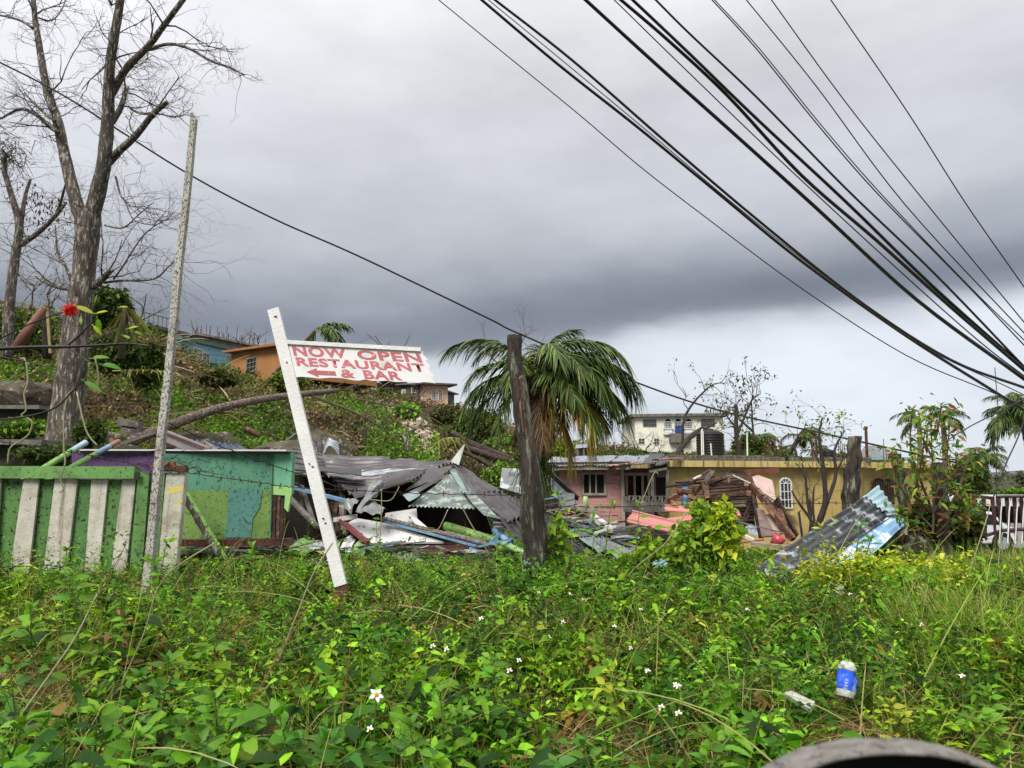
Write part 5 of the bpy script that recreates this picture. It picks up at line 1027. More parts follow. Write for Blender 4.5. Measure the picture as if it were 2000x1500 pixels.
# ================================================================== overhead wires
def cable(label, pts, th, d0=11.0, d1=24.0, group=None):
    n = len(pts); lens = [0]
    for i in range(1, n): lens.append(lens[-1]+math.hypot(pts[i][0]-pts[i-1][0], pts[i][1]-pts[i-1][1]))
    dn = lambda s: 1/lerp(1/d0, 1/d1, s)
    e0 = (pts[0][0]*2-pts[1][0]*1.0-(0), ); out = []
    P0 = (pts[0][0]-(pts[1][0]-pts[0][0])*.5, pts[0][1]-(pts[1][1]-pts[0][1])*.5); Pn = (pts[-1][0]+(pts[-1][0]-pts[-2][0])*.8, pts[-1][1]+(pts[-1][1]-pts[-2][1])*.8)
    pp = [P0]+pts+[Pn]; ss = [-.1]+[l/lens[-1] for l in lens]+[1.1]
    for i in range(len(pp)-1):   # catmull-rom through the points
        a = pp[max(i-1, 0)]; b1 = pp[i]; c = pp[i+1]; d = pp[min(i+2, len(pp)-1)]
        for k in range(6):
            u = k/6; f = lambda a, b, c, d: .5*(2*b+(c-a)*u+(2*a-5*b+4*c-d)*u*u+(3*b-a-3*c+d)*u**3)
            out.append(P(f(a[0], b1[0], c[0], d[0]), f(a[1], b1[1], c[1], d[1]), dn(lerp(ss[i], ss[i+1], u))))
    rad = [th/F*p.y/2 for p in out]; b = MB(); b.smooth = True; b.tube(out, rad, 7); return b.build('overhead_cable', M_blk, None, label=label, cat='cable', group=group)
GR = 'utility cables crossing the sky'
CB = [('single thin lowest cable of the bundle, sagging across the cloud', [(857, 0), (956, 81), (1130, 223), (1246, 322), (1362, 412), (1565, 563), (1768, 693), (1930, 763)], 2.2),
 ('thick cable, left one of the leftmost thick pair', [(941, 0), (1089, 125), (1246, 249), (1391, 368), (1565, 510), (1768, 655), (1939, 763)], 6),
 ('thick cable, right one of the leftmost thick pair', [(967, 0), (1118, 118), (1304, 280), (1478, 428), (1681, 590), (1855, 702), (2000, 757)], 5.5),
 ('thin wire running between the leftmost thick pair of cables', [(954, 0), (1104, 123), (1275, 265), (1435, 400), (1625, 550), (1810, 680), (1960, 752)], 2),
 ('thick cable standing alone in the middle of the sky bundle', [(1144, 0), (1281, 125), (1420, 249), (1594, 406), (1791, 586), (2000, 740)], 7.5),
 ('thin cable just left of the double thick run in the middle', [(1200, 0), (1333, 130), (1536, 325), (1768, 539), (1913, 667), (2000, 734)], 2.5),
 ('thick cable, left one of the double thick run', [(1213, 0), (1304, 78), (1420, 186), (1565, 342), (1710, 468), (1855, 598), (2000, 722)], 7),
 ('thick cable, right one of the double thick run', [(1236, 0), (1350, 108), (1478, 232), (1652, 394), (1826, 563), (1994, 713)], 6.5),
 ('wavering medium cable right of the double thick run', [(1281, 0), (1345, 64), (1478, 190), (1652, 368), (1826, 535), (2000, 716)], 4.5),
 ('thin cable, left one of the thin pair toward the right', [(1391, 0), (1478, 96), (1594, 240), (1710, 374), (1884, 552), (2000, 674)], 2.6),
 ('thin cable, right one of the thin pair toward the right', [(1396, 0), (1484, 96), (1602, 242), (1722, 380), (1890, 556), (2004, 668)], 2.2),
 ('thin cable third from the right edge of the sky', [(1458, 0), (1594, 168), (1768, 400), (2000, 650)], 2.4),
 ('thin cable second from the right with two bird-like knots', [(1507, 0), (1652, 200), (1826, 418), (2000, 629)], 2.4),
 ('thin cable nearest the top right corner of the sky', [(1623, 0), (1768, 212), (1884, 394), (2000, 560)], 2.4)]
for l, p, w in CB: cable(l, p, w, group=GR)
cable('long dark cable running from upper left past the tall pole to the palm and beyond', [(-20, 112), (130, 190), (360, 335), (530, 425), (700, 500), (950, 620), (1010, 650), (1230, 742), (1400, 800), (1600, 845), (1760, 880)], 3.6, 12, 30)
cable('thin service wire sloping up to the right edge palm', [(1850, 860), (1900, 830), (1960, 800), (2010, 775)], 2.4, 16, 16)
cable('dark guy wire slanting down behind the iron fence', [(2010, 790), (1990, 850), (1965, 905), (1948, 950)], 2.6, 14, 14)
cable('thin loose wire hanging beside the right edge palm', [(1945, 745), (1949, 800), (1947, 880), (1946, 960)], 1.5, 15, 15)
# barbed wire
def barbed(label, pts, d, th=.0035, sag=0, barbs=.17):
    b = MB(); q = [P(x, y, d+dd_) for x, y, dd_ in pts]; out = []
    for i in range(len(q)-1):
        for k in range(12): u = k/12; out.append(lerp(q[i], q[i+1], u)+Vector((0, 0, -sag*4*u*(1-u)+.004*math.sin(k*2.1+i)+rnd.uniform(-.003, .003))))
    out.append(q[-1]); b.tube(out, th, 5); b.tube([p+Vector((.003*math.cos(i*1.9), .003, .005*math.sin(i*1.9))) for i, p in enumerate(out)], th*.7, 4)
    t = thing('barbed_wire', label, 'wire', out[0]); b.build('strand', M_wire, t); b = MB(); L_ = 0
    for i in range(1, len(out)):
        L_ += (out[i]-out[i-1]).length
        if L_ > barbs:
            L_ = 0
            for k in range(4): v = Vector((rnd.uniform(-.5, .5), rnd.uniform(-.3, .3), rnd.choice((-1, 1)))).normalized()*.028; b.tube([out[i]-v*.3, out[i]+v], .0028, 4)
    b.build('barb', M_wire, t)['kind'] = 'stuff'
barbed('upper barbed wire from the trees past the tall pole, above the purple wall', [(-20, 860, 0), (98, 876, 0), (196, 893, 0), (308, 915, -.1)], 6.9)
barbed('barbed wire stretched across the sea green wall to the leaning sign post', [(308, 915, 0), (406, 929, 0), (560, 950, 0), (612, 955, 0)], 6.8)
barbed('barbed wire running across the crumpled roof to the thick bark post', [(612, 955, -.1), (696, 958, .1), (800, 963, .3), (930, 966, .5), (1025, 968, .7)], 6.8)
barbed('thin barbed wire right of the bark post before the pink house', [(1040, 990, 0), (1200, 990, .5), (1457, 984, 1.2), (1664, 982, 2.4)], 7.9, .004)
barbed('barbed wire before the yellow house right of the cut bark post', [(1668, 975, 0), (1755, 970, -.6), (1840, 965, -1.2)], 10.6, .004)
barbed('old wire dropping from the big bare tree across the slope to the tall pole', [(-10, 680, 4), (110, 740, 3), (190, 775, 2), (320, 822, 0), (430, 872, .5), (560, 918, .8), (690, 960, .4)], 6.9, .0045)
barbed('lowest barbed wire in the weeds before the striped fence', [(-20, 1108, 0), (90, 1104, 0), (200, 1120, 0), (281, 1146, 0), (420, 1130, .2)], 6.5)
b = MB()
for s_ in range(5):
    p = P(255+s_*6, 908, 6.9); out = [p]
    for k in range(16): p = p+Vector((.045+rnd.uniform(-.03, .03), rnd.uniform(-.02, .02), rnd.uniform(-.05, .045))); out.append(p)
    b.tube(out, .0028, 4)
b.build('wire_tangle', M_wire, None, label='tangle of loose rusty wire around the tall pole at fence height', cat='wire')
# ================================================================== trees
def catmull(pts, sub=5):
    out = []
    for i in range(len(pts)-1):
        a, b, c, d = pts[max(i-1, 0)], pts[i], pts[i+1], pts[min(i+2, len(pts)-1)]
        for k in range(sub):
            u = k/sub; out.append(.5*(2*b+(c-a)*u+(2*a-5*b+4*c-d)*u*u+(3*b-a-3*c+d)*u**3))
    return out+[pts[-1]]
def limb_mesh(mb, pts, r, n=10, rough=.06):
    p = catmull(pts); m = len(p); rr = []
    for i in range(m):
        u = i/(m-1)*(len(r)-1); k = min(int(u), len(r)-2); rr.append(r[k]+(r[k+1]-r[k])*(u-k))
    mb.smooth = True; mb.tube(p, rr, n, rough=rough); return p, rr
def twig(mb, p, d, L, r, lv, grav=.0, kink=.3, split=.62, n=None, leafpts=None):
    """recursive bare twig"""
    segs = 4; pts = [p.copy()]; q = p.copy(); dd = d.copy()
    for i in range(segs):
        dd = (dd+Vector((rnd.gauss(0, kink), rnd.gauss(0, kink), rnd.gauss(0, kink)+grav))*.5).normalized(); q = q+dd*L/segs; pts.append(q.copy())
        if lv > 0 and i > 0 and rnd.random() < split+.15*(i == 3):
            ax = Vector((rnd.gauss(0, 1), rnd.gauss(0, 1), rnd.gauss(0, 1))).normalized(); nd = (dd+ax*rnd.uniform(.5, .9)).normalized()
            twig(mb, q, nd, L*rnd.uniform(.5, .75), r*.6, lv-1, grav, kink, split, n, leafpts)
    mb.smooth = True; mb.tube(pts, [r*(1-.6*i/segs) for i in range(segs+1)], n or (5 if r > .01 else 3), caps=False)
    if leafpts is not None and lv == 0: leafpts.append((q.copy(), dd.copy()))
def bare_tree(name, label, base, limbs, ntw=40, L=1.0, rt=.008, lv=2, mat=None, tmat=None, grav=-.05, group=None, tfrom=.25, up=.2, cat='tree', minr=0, leafpts=None, kink=.3):
    t = thing(name, label, cat, base, group); allp = []
    for i, (pts, r) in enumerate(limbs):
        mb = MB(); p, rr = limb_mesh(mb, pts, r, 12 if max(r) > .1 else 8); mb.build('trunk' if i == 0 else 'limb', mat or M_bark, t)
        seg = [sum((p[k+1]-p[k]).length for k in range(len(p)-1))]; allp.append((p, rr, seg[0]))
    if ntw:
        mb = MB(); tot = sum(a[2] for a in allp)
        for p, rr, ln in allp:
            for _ in range(int(ntw*ln/tot+.5)):
                k = int(lerp(tfrom, 1, rnd.random())*(len(p)-1)); k = min(k, len(p)-2); q = lerp(p[k], p[k+1], rnd.random()); d = (p[k+1]-p[k]).normalized()
                ax = Vector((rnd.gauss(0, 1), rnd.gauss(0, 1), rnd.gauss(0, .8))); ax = (ax-d*ax.dot(d)).normalized()
                twig(mb, q, (ax+d*rnd.uniform(.1, .8)+Vector((0, 0, up))).normalized(), L*rnd.uniform(.5, 1.2), max(rt, rr[k]*.12 if rr[k] < .1 else rt*1.5), lv, grav, kink, leafpts=leafpts)
        mb.build('twigs', tmat or M_twig, t)['kind'] = 'stuff'
    return t
def L2(pts, d, dd=0): return [P(x, y, d+(dd*i/(len(pts)-1))) for i, (x, y) in enumerate(pts)]
D = 13.0
T = lambda pts, dd=0: L2(pts, D, dd)
big = [(T([(118, 905), (128, 830), (142, 700), (155, 600), (165, 520), (172, 430), (172, 415)]), [.36, .29, .25, .22, .20, .22, .2]),
 (T([(168, 440), (150, 400), (128, 310), (112, 235), (93, 180), (80, 110), (68, 30), (62, -40)], .8), [.17, .14, .12, .105, .09, .075, .06, .05]),
 (T([(172, 440), (190, 380), (204, 310), (212, 200), (216, 120), (232, 20), (240, -40)], -.5), [.18, .16, .145, .12, .10, .085, .07]),
 (T([(217, 185), (232, 158), (250, 130), (290, 90), (320, 50), (365, -10)], -1.2), [.09, .09, .08, .07, .06, .05]),
 (T([(285, 98), (330, 86), (370, 95), (410, 118), (448, 132), (477, 146)], -1.0), [.04, .035, .03, .026, .022, .016]),
 (T([(205, 325), (232, 296), (265, 265), (300, 222), (327, 200)], -.7), [.09, .08, .07, .06, .045]),
 (T([(219, 238), (236, 210), (245, 180), (250, 170)], .4), [.07, .06, .05, .03]),
 (T([(114, 258), (98, 248), (72, 225), (40, 213), (0, 232), (-30, 240)], 1.2), [.05, .05, .045, .035, .02, .015]),
 (T([(108, 236), (92, 225), (70, 205), (48, 182)], 1.0), [.035, .035, .03, .02]),
 (T([(64, 55), (40, 40), (0, 30), (-30, 28)], 1.0), [.035, .028, .02, .015]),
 (T([(76, 35), (100, 40), (120, 20), (130, -10)], 1.0), [.022, .018, .014, .01]),
 (T([(183, 560), (200, 545), (215, 530), (222, 528)], -.4), [.08, .07, .05, .02]),
 (T([(205, 552), (240, 548), (300, 545), (330, 520), (345, 508)], -.8), [.03, .026, .02, .014, .01]),
 (T([(142, 565), (110, 560), (85, 550), (70, 540)], .3), [.06, .04, .03, .02]),
 (T([(140, 550), (128, 520), (112, 490), (108, 440)], .3), [.04, .03, .024, .016]),
 (T([(218, 10), (208, -10)], 0), [.03, .03]),
 (T([(255, 212), (275, 222), (300, 218), (330, 178), (350, 150)], -.8), [.024, .022, .018, .012, .008]),
 (T([(226, 345), (235, 380), (245, 395), (262, 430), (300, 440)], -.8), [.024, .02, .016, .012, .008]),
 (T([(205, 440), (240, 445), (270, 420), (300, 395)], -.8), [.02, .016, .012, .008]),
 (T([(222, 545), (240, 520), (280, 460), (320, 430)], -.8), [.022, .018, .013, .008])]
big = [(p_, [x*(.84 if i_ else .95) for x in r_]) for i_, (p_, r_) in enumerate(big)]
bt = bare_tree('bare_tree', 'big leafless forked tree with a thick grey trunk at the left', P(118, 905, D), big, 340, .52, .0062, 3, grav=.02, up=.1, tfrom=.3, kink=.42)
mb = MB()
for p_, r_ in big[1:]:
    for _ in range(3):
        k = rnd.randrange(1, len(p_)-1) if len(p_) > 2 else 0; dn_ = (p_[k+1]-p_[k]).normalized(); ax = Vector((rnd.gauss(0, 1), rnd.gauss(0, .8), rnd.gauss(0, .6))).normalized()
        twig(mb, p_[k], (dn_*.6+ax).normalized(), rnd.uniform(.6, 1.05), min(.018, r_[k]*.4), 4, .02, .42, .5)
mb.build('branchlets', M_bark, bt)['kind'] = 'stuff'
D = 15.5
sm = [(T([(14, 700), (18, 600), (30, 500), (38, 440), (22, 380), (8, 330), (12, 300)]), [.12, .10, .09, .08, .06, .05, .04]),
 (T([(36, 480), (42, 430), (50, 380), (60, 350)], .4), [.06, .05, .04, .025]), (T([(42, 478), (80, 450), (110, 420), (130, 395)], -.5), [.055, .05, .04, .02]), (T([(110, 420), (120, 390), (128, 360)], -.5), [.04, .03, .02])]
leafp = []
bare_tree('bare_tree', 'smaller leafless tree with a dark twig clump, far left behind the big tree', P(14, 700, D), sm, 46, .9, .006, 3, tmat=M_twigb, grav=-.15, leafpts=leafp)
lv = Leaves(); c0 = P(18, 300, D); n = 420
pos = np.array(c0)+rng.normal(size=(n, 3))*np.array([.2, .2, .26]); lv.blade(pos, rng.normal(size=(n, 3)), rng.uniform(.1, .35, n), rng.uniform(.008, .02, n), pick([(1, rgb('#3a2e26')), (1, rgb('#57473a'))], n))
c1 = [P(90, 385, D), P(108, 410, D), P(60, 385, D), P(85, 430, D)]; n = 160
pos = np.array([c1[i % 4] for i in range(n)])+rng.normal(size=(n, 3))*np.array([.22, .2, .14]); G_ = rng.normal(size=(n, 3))*.5+np.array([0, 0, -1]); lv.leaf(pos, G_, rng.normal(size=(n, 3)), rng.uniform(.06, .12, n), rng.uniform(.02, .05, n), pick([(1, rgb('#3a2c26')), (1, rgb('#4e3a30'))], n), lo=True)
lv.build('dead_foliage', M_leaf, None, tuple(c0), label='dark clumps of dead leaves caught high in the smaller leafless tree', cat='dead leaves')
# other bare trees on the skyline and on the slope (several trunks each)
def quick(label, px, py, h, D_, n=3, lean=0, spread=.5, lv_=2, tw=16, mat=M_twigb, name='bare_tree', leafpts=None, r0=None, L=None):
    b0 = P(px, py, D_); H_ = h/F*D_; r = r0 or H_*.022; limbs = []; tr = [b0]
    for i in range(1, 5): tr.append(b0+Vector((lean*H_*i/4+rnd.gauss(0, .03)*H_, rnd.gauss(0, .03)*H_, H_*.6*i/4)))
    limbs.append((tr, [r, r*.9, r*.8, r*.7, r*.5]))
    for k in range(n):
        s_ = tr[rnd.choice((2, 3, 4))]; an = rnd.uniform(0, 6.28); o = Vector((math.cos(an)*spread*H_*.5+lean*H_*.3, math.sin(an)*spread*H_*.4, H_*rnd.uniform(.25, .45)))
        limbs.append(([s_, s_+o*.5+Vector((rnd.gauss(0, .04)*H_, 0, rnd.gauss(0, .03)*H_)), s_+o], [r*.5, r*.38, r*.2]))
    return bare_tree(name, label, b0, limbs, tw, L or H_*.22, max(.006, r*.14), lv_, mat, mat, leafpts=leafpts, tfrom=.4)
quick('bushy leafless tree on the skyline between big tree and tall pole', 262, 665, 120, 30, 6, .1, .9, 3, 60)
quick('leafless thicket tree on the skyline left of the big trunk', 60, 610, 90, 30, 5, 0, 1.0, 3, 50)
quick('tiny leafless tree left of the big trunk near the skyline', 100, 640, 110, 26, 5, -.1, .8, 3, 40)
quick('curled stub tree on the skyline right of the tall pole', 372, 672, 55, 44, 3, .2, 1, 1, 6)
quick('small bare skyline tree above the orange house, left one', 470, 690, 60, 62, 4, 0, .8, 2, 14)
quick('small bare skyline tree above the orange house, right one', 500, 690, 62, 62, 4, .05, .8, 2, 14)
quick('stubby broken tree poking over the sign top edge, left one', 733, 745, 90, 48, 3, -.15, .6, 1, 7)
quick('stubby broken tree poking over the sign top edge, right one', 765, 752, 100, 50, 5, -.05, .9, 2, 12)
quick('dark leaning dead tree before the peach house', 800, 800, 75, 40, 3, .35, .5, 2, 10, M_twig)
quick('thin leafless tree right of the peach house against bright sky', 935, 825, 75, 45, 4, .15, .9, 2, 16, M_twig)
quick('leafless tree behind the coconut palm crown', 985, 800, 170, 34, 4, .02, .8, 3, 30)
quick('slim dead snag on the slope just left of the coconut palm', 958, 850, 60, 30, 2, .1, .5, 1, 6)
quick('leafless snag behind the palm, right of its trunk', 1098, 880, 60, 45, 3, 0, .7, 2, 12)
for i, (x, y, h, l) in enumerate([(1235, 905, 60, 'twisted dead tree left of the white house base'), (1262, 905, 62, 'dead tree before the left window of the white house'), (1290, 908, 50, 'dead shrub before the lower storey of the white house'), (1330, 905, 52, 'dead shrub below the balconies of the white house'), (1215, 900, 70, 'snapped tree between the palm and the white house'), (1435, 905, 60, 'dead tree just right of the black water tank')]):
    quick(l, x, y, h, 42, 4, rnd.uniform(-.2, .2), .9, 3, 26, M_twigb)
def leafy(points, name, label, n_per, size, cols, parent=None, spread=.1, mat=None, cat='foliage', lo=True):
    lv = Leaves(); a = np.array([tuple(p) for p, d in points]); a = np.repeat(a, n_per, axis=0); n = len(a)
    a = a+rng.normal(size=(n, 3))*spread; lv.leaf(a, rng.normal(size=(n, 3))+np.array([0, 0, -.2]), rng.normal(size=(n, 3))+np.array([0, 0, 1.5]), rng.uniform(.6, 1.3, n)*size, rng.uniform(.4, .6, n)*size, pick(cols, n), lo=lo)
    o = lv.build(name, mat or M_hill, parent, tuple(a[0]), kind='stuff'); 
    if not parent: tag(o, label, cat)
    return o
GREEN = [(3, srgb('#4d6b22')), (2, srgb('#6b8a2a')), (2, srgb('#39521c')), (1, srgb('#8aa63a'))]
DARKG = [(3, srgb('#38491f')), (2, srgb('#4b5e28')), (1, srgb('#2b3a1a')), (.6, srgb('#65752f'))]
# leaning tree over the white house, with sparse leaves
D = 30; lp = []
t = bare_tree('sparse_tree', 'long bent trunk arching up over the white house with sparse leaves', P(1315, 900, D), [(T([(1312, 903), (1330, 875), (1352, 850), (1375, 835)]), [.12, .11, .1, .08]), (T([(1333, 868), (1336, 820), (1352, 790), (1375, 765), (1395, 750), (1418, 748)]), [.06, .055, .045, .035, .025, .015]), (T([(1345, 800), (1335, 785), (1345, 770)]), [.02, .015, .01]), (T([(1350, 855), (1385, 833), (1400, 825)]), [.06, .05, .03])], 16, .8, .016, 2, M_twig, M_twig, leafpts=lp, tfrom=.5)
leafy(lp, 'leaves', '', 3, .13, DARKG, t, .08)
D = 32; lp = []
t = bare_tree('sparse_tree', 'open branched tree with small dark leaf tufts right of the black tank', P(1445, 905, D), [(T([(1447, 905), (1442, 870), (1438, 840), (1438, 800), (1436, 790)]), [.12, .11, .1, .08, .05]), (T([(1438, 835), (1425, 820), (1415, 805)]), [.06, .04, .02]), (T([(1440, 850), (1460, 800), (1470, 780), (1485, 770)]), [.06, .05, .03, .015]), (T([(1470, 842), (1452, 826), (1445, 820)]), [.06, .05, .04]), (T([(1472, 860), (1470, 830), (1468, 790)]), [.05, .045, .03])], 24, .95, .02, 2, M_twig, M_twig, leafpts=lp, tfrom=.45)
leafy(lp, 'leaves', '', 4, .16, DARKG, t, .07)
D = 26; lp = []
t = bare_tree('sparse_tree', 'thin twiggy tree with a few green leaves behind the yellow house parapet', P(1545, 905, D), [(T([(1560, 905), (1552, 870), (1560, 850), (1572, 835)]), [.05, .04, .03, .015]), (T([(1590, 905), (1596, 870), (1590, 845)]), [.04, .03, .015])], 14, .6, .012, 2, M_twig, M_twig, leafpts=lp)
leafy(lp, 'leaves', '', 3, .12, GREEN, t, .06)
# pruned shrub in front of the yellow wall
D = 10.2; lp = []
sh = [(T([(1603, 1060), (1600, 1020), (1612, 975), (1606, 900), (1600, 850), (1606, 815)]), [.045, .04, .036, .028, .02, .008]), (T([(1596, 1040), (1614, 985), (1632, 930), (1630, 880), (1650, 840)]), [.03, .03, .024, .018, .008]), (T([(1598, 1048), (1580, 1010), (1562, 985), (1546, 958)]), [.025, .02, .016, .01]), (T([(1590, 1040), (1578, 985), (1573, 930), (1566, 905)]), [.022, .02, .016, .01]),
 (T([(1592, 1030), (1588, 990), (1590, 950)]), [.018, .016, .01]), (T([(1568, 1060), (1563, 1020), (1560, 1000)]), [.018, .016, .014]), (T([(1580, 1060), (1584, 1010), (1582, 975)]), [.02, .018, .014]), (T([(1600, 905), (1585, 870), (1580, 850)]), [.012, .01, .006]), (T([(1632, 925), (1645, 900), (1665, 872)]), [.012, .01, .006]), (T([(1603, 1055), (1560, 1062), (1530, 1080)]), [.012, .01, .008])]
t = bare_tree('pruned_shrub', 'tall many-stemmed leafless shrub standing before the yellow wall', P(1600, 1065, D), sh, 40, .35, .004, 2, M_twig, M_twig, leafpts=lp, tfrom=.5)
top = [q for q in lp if q[0].z > P(0, 910, D).z]
leafy(top, 'leaves', '', 2, .06, GREEN, t, .04)
# ------------------------------------------------------------------ palms
def frond_mesh(el, bend, nl=46, ll=.3, w=.02, seed=1, cols=None, hang=.5, name='frond', r=.008, side_curl=0.):
    """one pinnate frond of length 1 leaving the origin towards +X at elevation el (degrees), bending down by `bend` degrees along its length"""
    rr = np.random.default_rng(seed); lv = Leaves(); m = 24; fine = 200
    th = np.radians(el-bend*np.linspace(0, 1, fine)**1.25); cx = np.concatenate(([0], np.cumsum(np.cos(th))/fine)); czz = np.concatenate(([0], np.cumsum(np.sin(th))/fine)); tt = np.linspace(0, 1, fine+1)
    def sp(t): return np.array([np.interp(t, tt, cx), side_curl*t*t, np.interp(t, tt, czz)])
    ts = np.linspace(0, 1, m+1); sp_ = np.array([sp(t) for t in ts])
    b = MB(); b.smooth = True; b.tube([Vector(p) for p in sp_], [r*(1.3-1.15*t) for t in ts], 5)
    V0 = np.array(b.v); nv = len(V0)
    lp = []; sz = []
    for f in b.f: lp += f; sz.append(len(f))
    cols = cols or [(3, srgb('#465c2a')), (2, srgb('#62783a')), (2, srgb('#34461f')), (.3, srgb('#8a8244'))]
    lv.V.append(V0); lv.Lp.append(np.array(lp)); lv.Sz.append(np.array(sz)); lv.C.append(np.tile(np.array(srgb('#a5a050')), (nv, 1))); lv.n = nv
    t = np.linspace(.12, .985, nl); t = np.concatenate((t, t+.004)); n = len(t); side = np.concatenate((np.ones(nl), -np.ones(nl)))
    pos = np.array([sp(x) for x in t]); tan = norm(np.array([sp(min(x+.012, 1))-sp(x-.012) for x in t])); sy = np.tile(np.array([[0, 1., 0]]), (n, 1)); up = np.cross(tan, sy)*-1; up = np.cross(sy, tan)*-1; sd = sy*side[:, None]
    d = tan*(.5+.7*t[:, None]**2)+sd*(.9-.35*t[:, None])+rr.normal(size=(n, 3))*.16
    ln = ll*(1-.8*np.abs(t-.4)*1.1)*rr.uniform(.75, 1.1, n)
    dr = hang*rr.uniform(.6, 1.5, n)
    lv.blade(pos, d, ln, np.full(n, w), pick(cols, n, rr, .15), dr, 4, side=norm(np.cross(norm(d), up)+rr.normal(size=(n, 3))*.35))
    V = np.concatenate(lv.V); me_o = raw_mesh(name, V, np.concatenate(lv.Lp), np.concatenate(lv.Sz), M_frond, None, (0, 0, 0), np.concatenate(lv.C)); me = me_o.data; bpy.data.objects.remove(me_o); return me
YEL = [(3, srgb('#a08a35')), (2, srgb('#8a6d2c')), (1, srgb('#6d7a30'))]; BRN = [(3, srgb('#6d5236')), (2, srgb('#4d3a28'))]
FRC = {}
def frond_for(el, bend, kind='g', big=False):
    k = (round(el/12)*12, round(bend/20)*20, kind, big)
    if k not in FRC:
        cols, hang = {'g': (None, .55), 'y': (YEL, .7), 'b': (BRN, .8)}[kind]; FRC[k] = frond_mesh(k[0], k[1], 78 if big else 40, .36 if big else .36, .021 if big else .036, len(FRC)+20, cols, hang, r=.0085 if big else .014)
    return FRC[k]
def add_frond(t, p, az, el, bend, sc=1, kind='g', big=False, label=None, roll=0):
    o = piece(frond_for(el, bend, kind, big), 'frond', t, Matrix.Translation(p) @ Matrix.Rotation(math.radians(az), 4, 'Z') @ Matrix.Rotation(math.radians(roll), 4, 'X') @ Matrix.Scale(sc, 4))
    if label: o['label'] = label
    return o
def palm_trunk(t, pts, r, rings=14):
    b = MB(); b.smooth = True; p = catmull(pts, 10); m = len(p); rr = [lerp(r[0], r[1], i/(m-1))*(1.0+(.06 if i % 2 else -.03)) for i in range(m)]; b.tube(p, rr, 12, rough=.03); b.build('trunk', M_palmt, t); return p
YEL = [(3, srgb('#a08a35')), (2, srgb('#8a6d2c')), (1, srgb('#6d7a30'))]; BRN = [(3, srgb('#6d5236')), (2, srgb('#4d3a28'))]
# the big coconut palm in the middle
D = 11.5
t = thing('coconut_palm', 'large green coconut palm with wind-swept drooping fronds behind the thick bark post', 'palm tree', P(1040, 1010, D))
palm_trunk(t, [P(1040, 1015, D), P(1041, 900, D), P(1043, 800, D), P(1046, 740, D)], (.15, .12))
c = P(1047, 735, D)
for az, el, bend, sc in [(180, 58, 105, 1.55), (192, 40, 95, 1.45), (172, 66, 120, 1.25), (200, 15, 85, 1.4), (165, 8, 80, 1.2), (0, 70, 125, 1.7), (350, 60, 115, 1.85), (8, 52, 110, 1.9), (340, 48, 105, 1.8), (15, 40, 100, 1.9), (355, 35, 100, 1.95), (330, 38, 110, 1.7), (25, 28, 95, 1.8), (348, 24, 95, 1.9), (5, 15, 85, 1.9), (335, 12, 85, 1.75), (20, 2, 80, 1.7), (352, 0, 75, 1.75),
   (310, 45, 120, 1.5), (285, 55, 130, 1.3), (40, 50, 120, 1.6), (110, 60, 125, 1.3), (60, 80, 110, 1.2), (10, 84, 90, 1.2), (240, 40, 120, 1.1), (325, -12, 60, 1.5), (8, -15, 60, 1.55), (345, -20, 55, 1.4), (210, -20, 55, 1.3), (185, -12, 65, 1.35), (40, -10, 70, 1.4), (90, 20, 100, 1.4), (300, 10, 90, 1.2)]:
    add_frond(t, c, az+rnd.uniform(-5, 5), el, bend, sc*(.86 if abs(((az+180) % 360)-180) < 60 else 1)*rnd.uniform(.88, 1.12), 'g', True, roll=rnd.uniform(-14, 14))
add_frond(t, c-Vector((0, 0, .08)), 325, 5, 95, 1.6, 'y', True, 'yellowing hanging frond'); add_frond(t, c-Vector((0, 0, .1)), 345, -45, 40, 1.35, 'y', True, 'yellowing hanging frond')
for az in (240, 285, 200, 310, 30): add_frond(t, c-Vector((0, 0, .12)), az, -60, 25, rnd.uniform(.7, 1.0), 'b', True, 'dead brown hanging frond')
b = MB(); b.smooth = True
for i in range(10): an = i*.63; b.tube([c+Vector((math.cos(an)*.05, math.sin(an)*.05, -.1)), c+Vector((math.cos(an)*.2, math.sin(an)*.15, .12)), c+Vector((math.cos(an)*.32, math.sin(an)*.25, .4))], [.028, .02, .010], 6)
b.build('leaf_bases', surf('yellow green petiole', srgb('#a8a348'), srgb('#8a8a3a'), rough=.5), t)['kind'] = 'stuff'
b = MB(); b.smooth = True
for i in range(26): p = c+Vector((rnd.gauss(0, .12), rnd.gauss(0, .1), rnd.uniform(-.35, -.02))); b.tube([p, p+Vector((rnd.gauss(0, .06), rnd.gauss(0, .06), -rnd.uniform(.15, .45)))], [.03, .008], 5)
b.build('fibrous_sheath', surf('brown palm fibre', rgb('#5d4331'), rgb('#3e2d22'), scale=20), t)['kind'] = 'stuff'
for i in range(7): an = i*.9; blob('coconut', None, None, c+Vector((math.cos(an)*.2, math.sin(an)*.2, -.2-.06*(i % 2))), .065, surf('young coconut husk', srgb('#6d5c30'), srgb('#4f4a26'), rough=.5), (1, 1, 1.15), i, 2, .06, parent=t)
b = MB(); b.smooth = True; b.tube([P(1062, 690, D-.3), P(1064, 760, D-.35), P(1060, 820, D-.3)], [.012, .035, .01], 8); b.build('dried_spathe', surf('dry brown spathe', rgb('#8a5f3e'), rgb('#6b452c')), t)
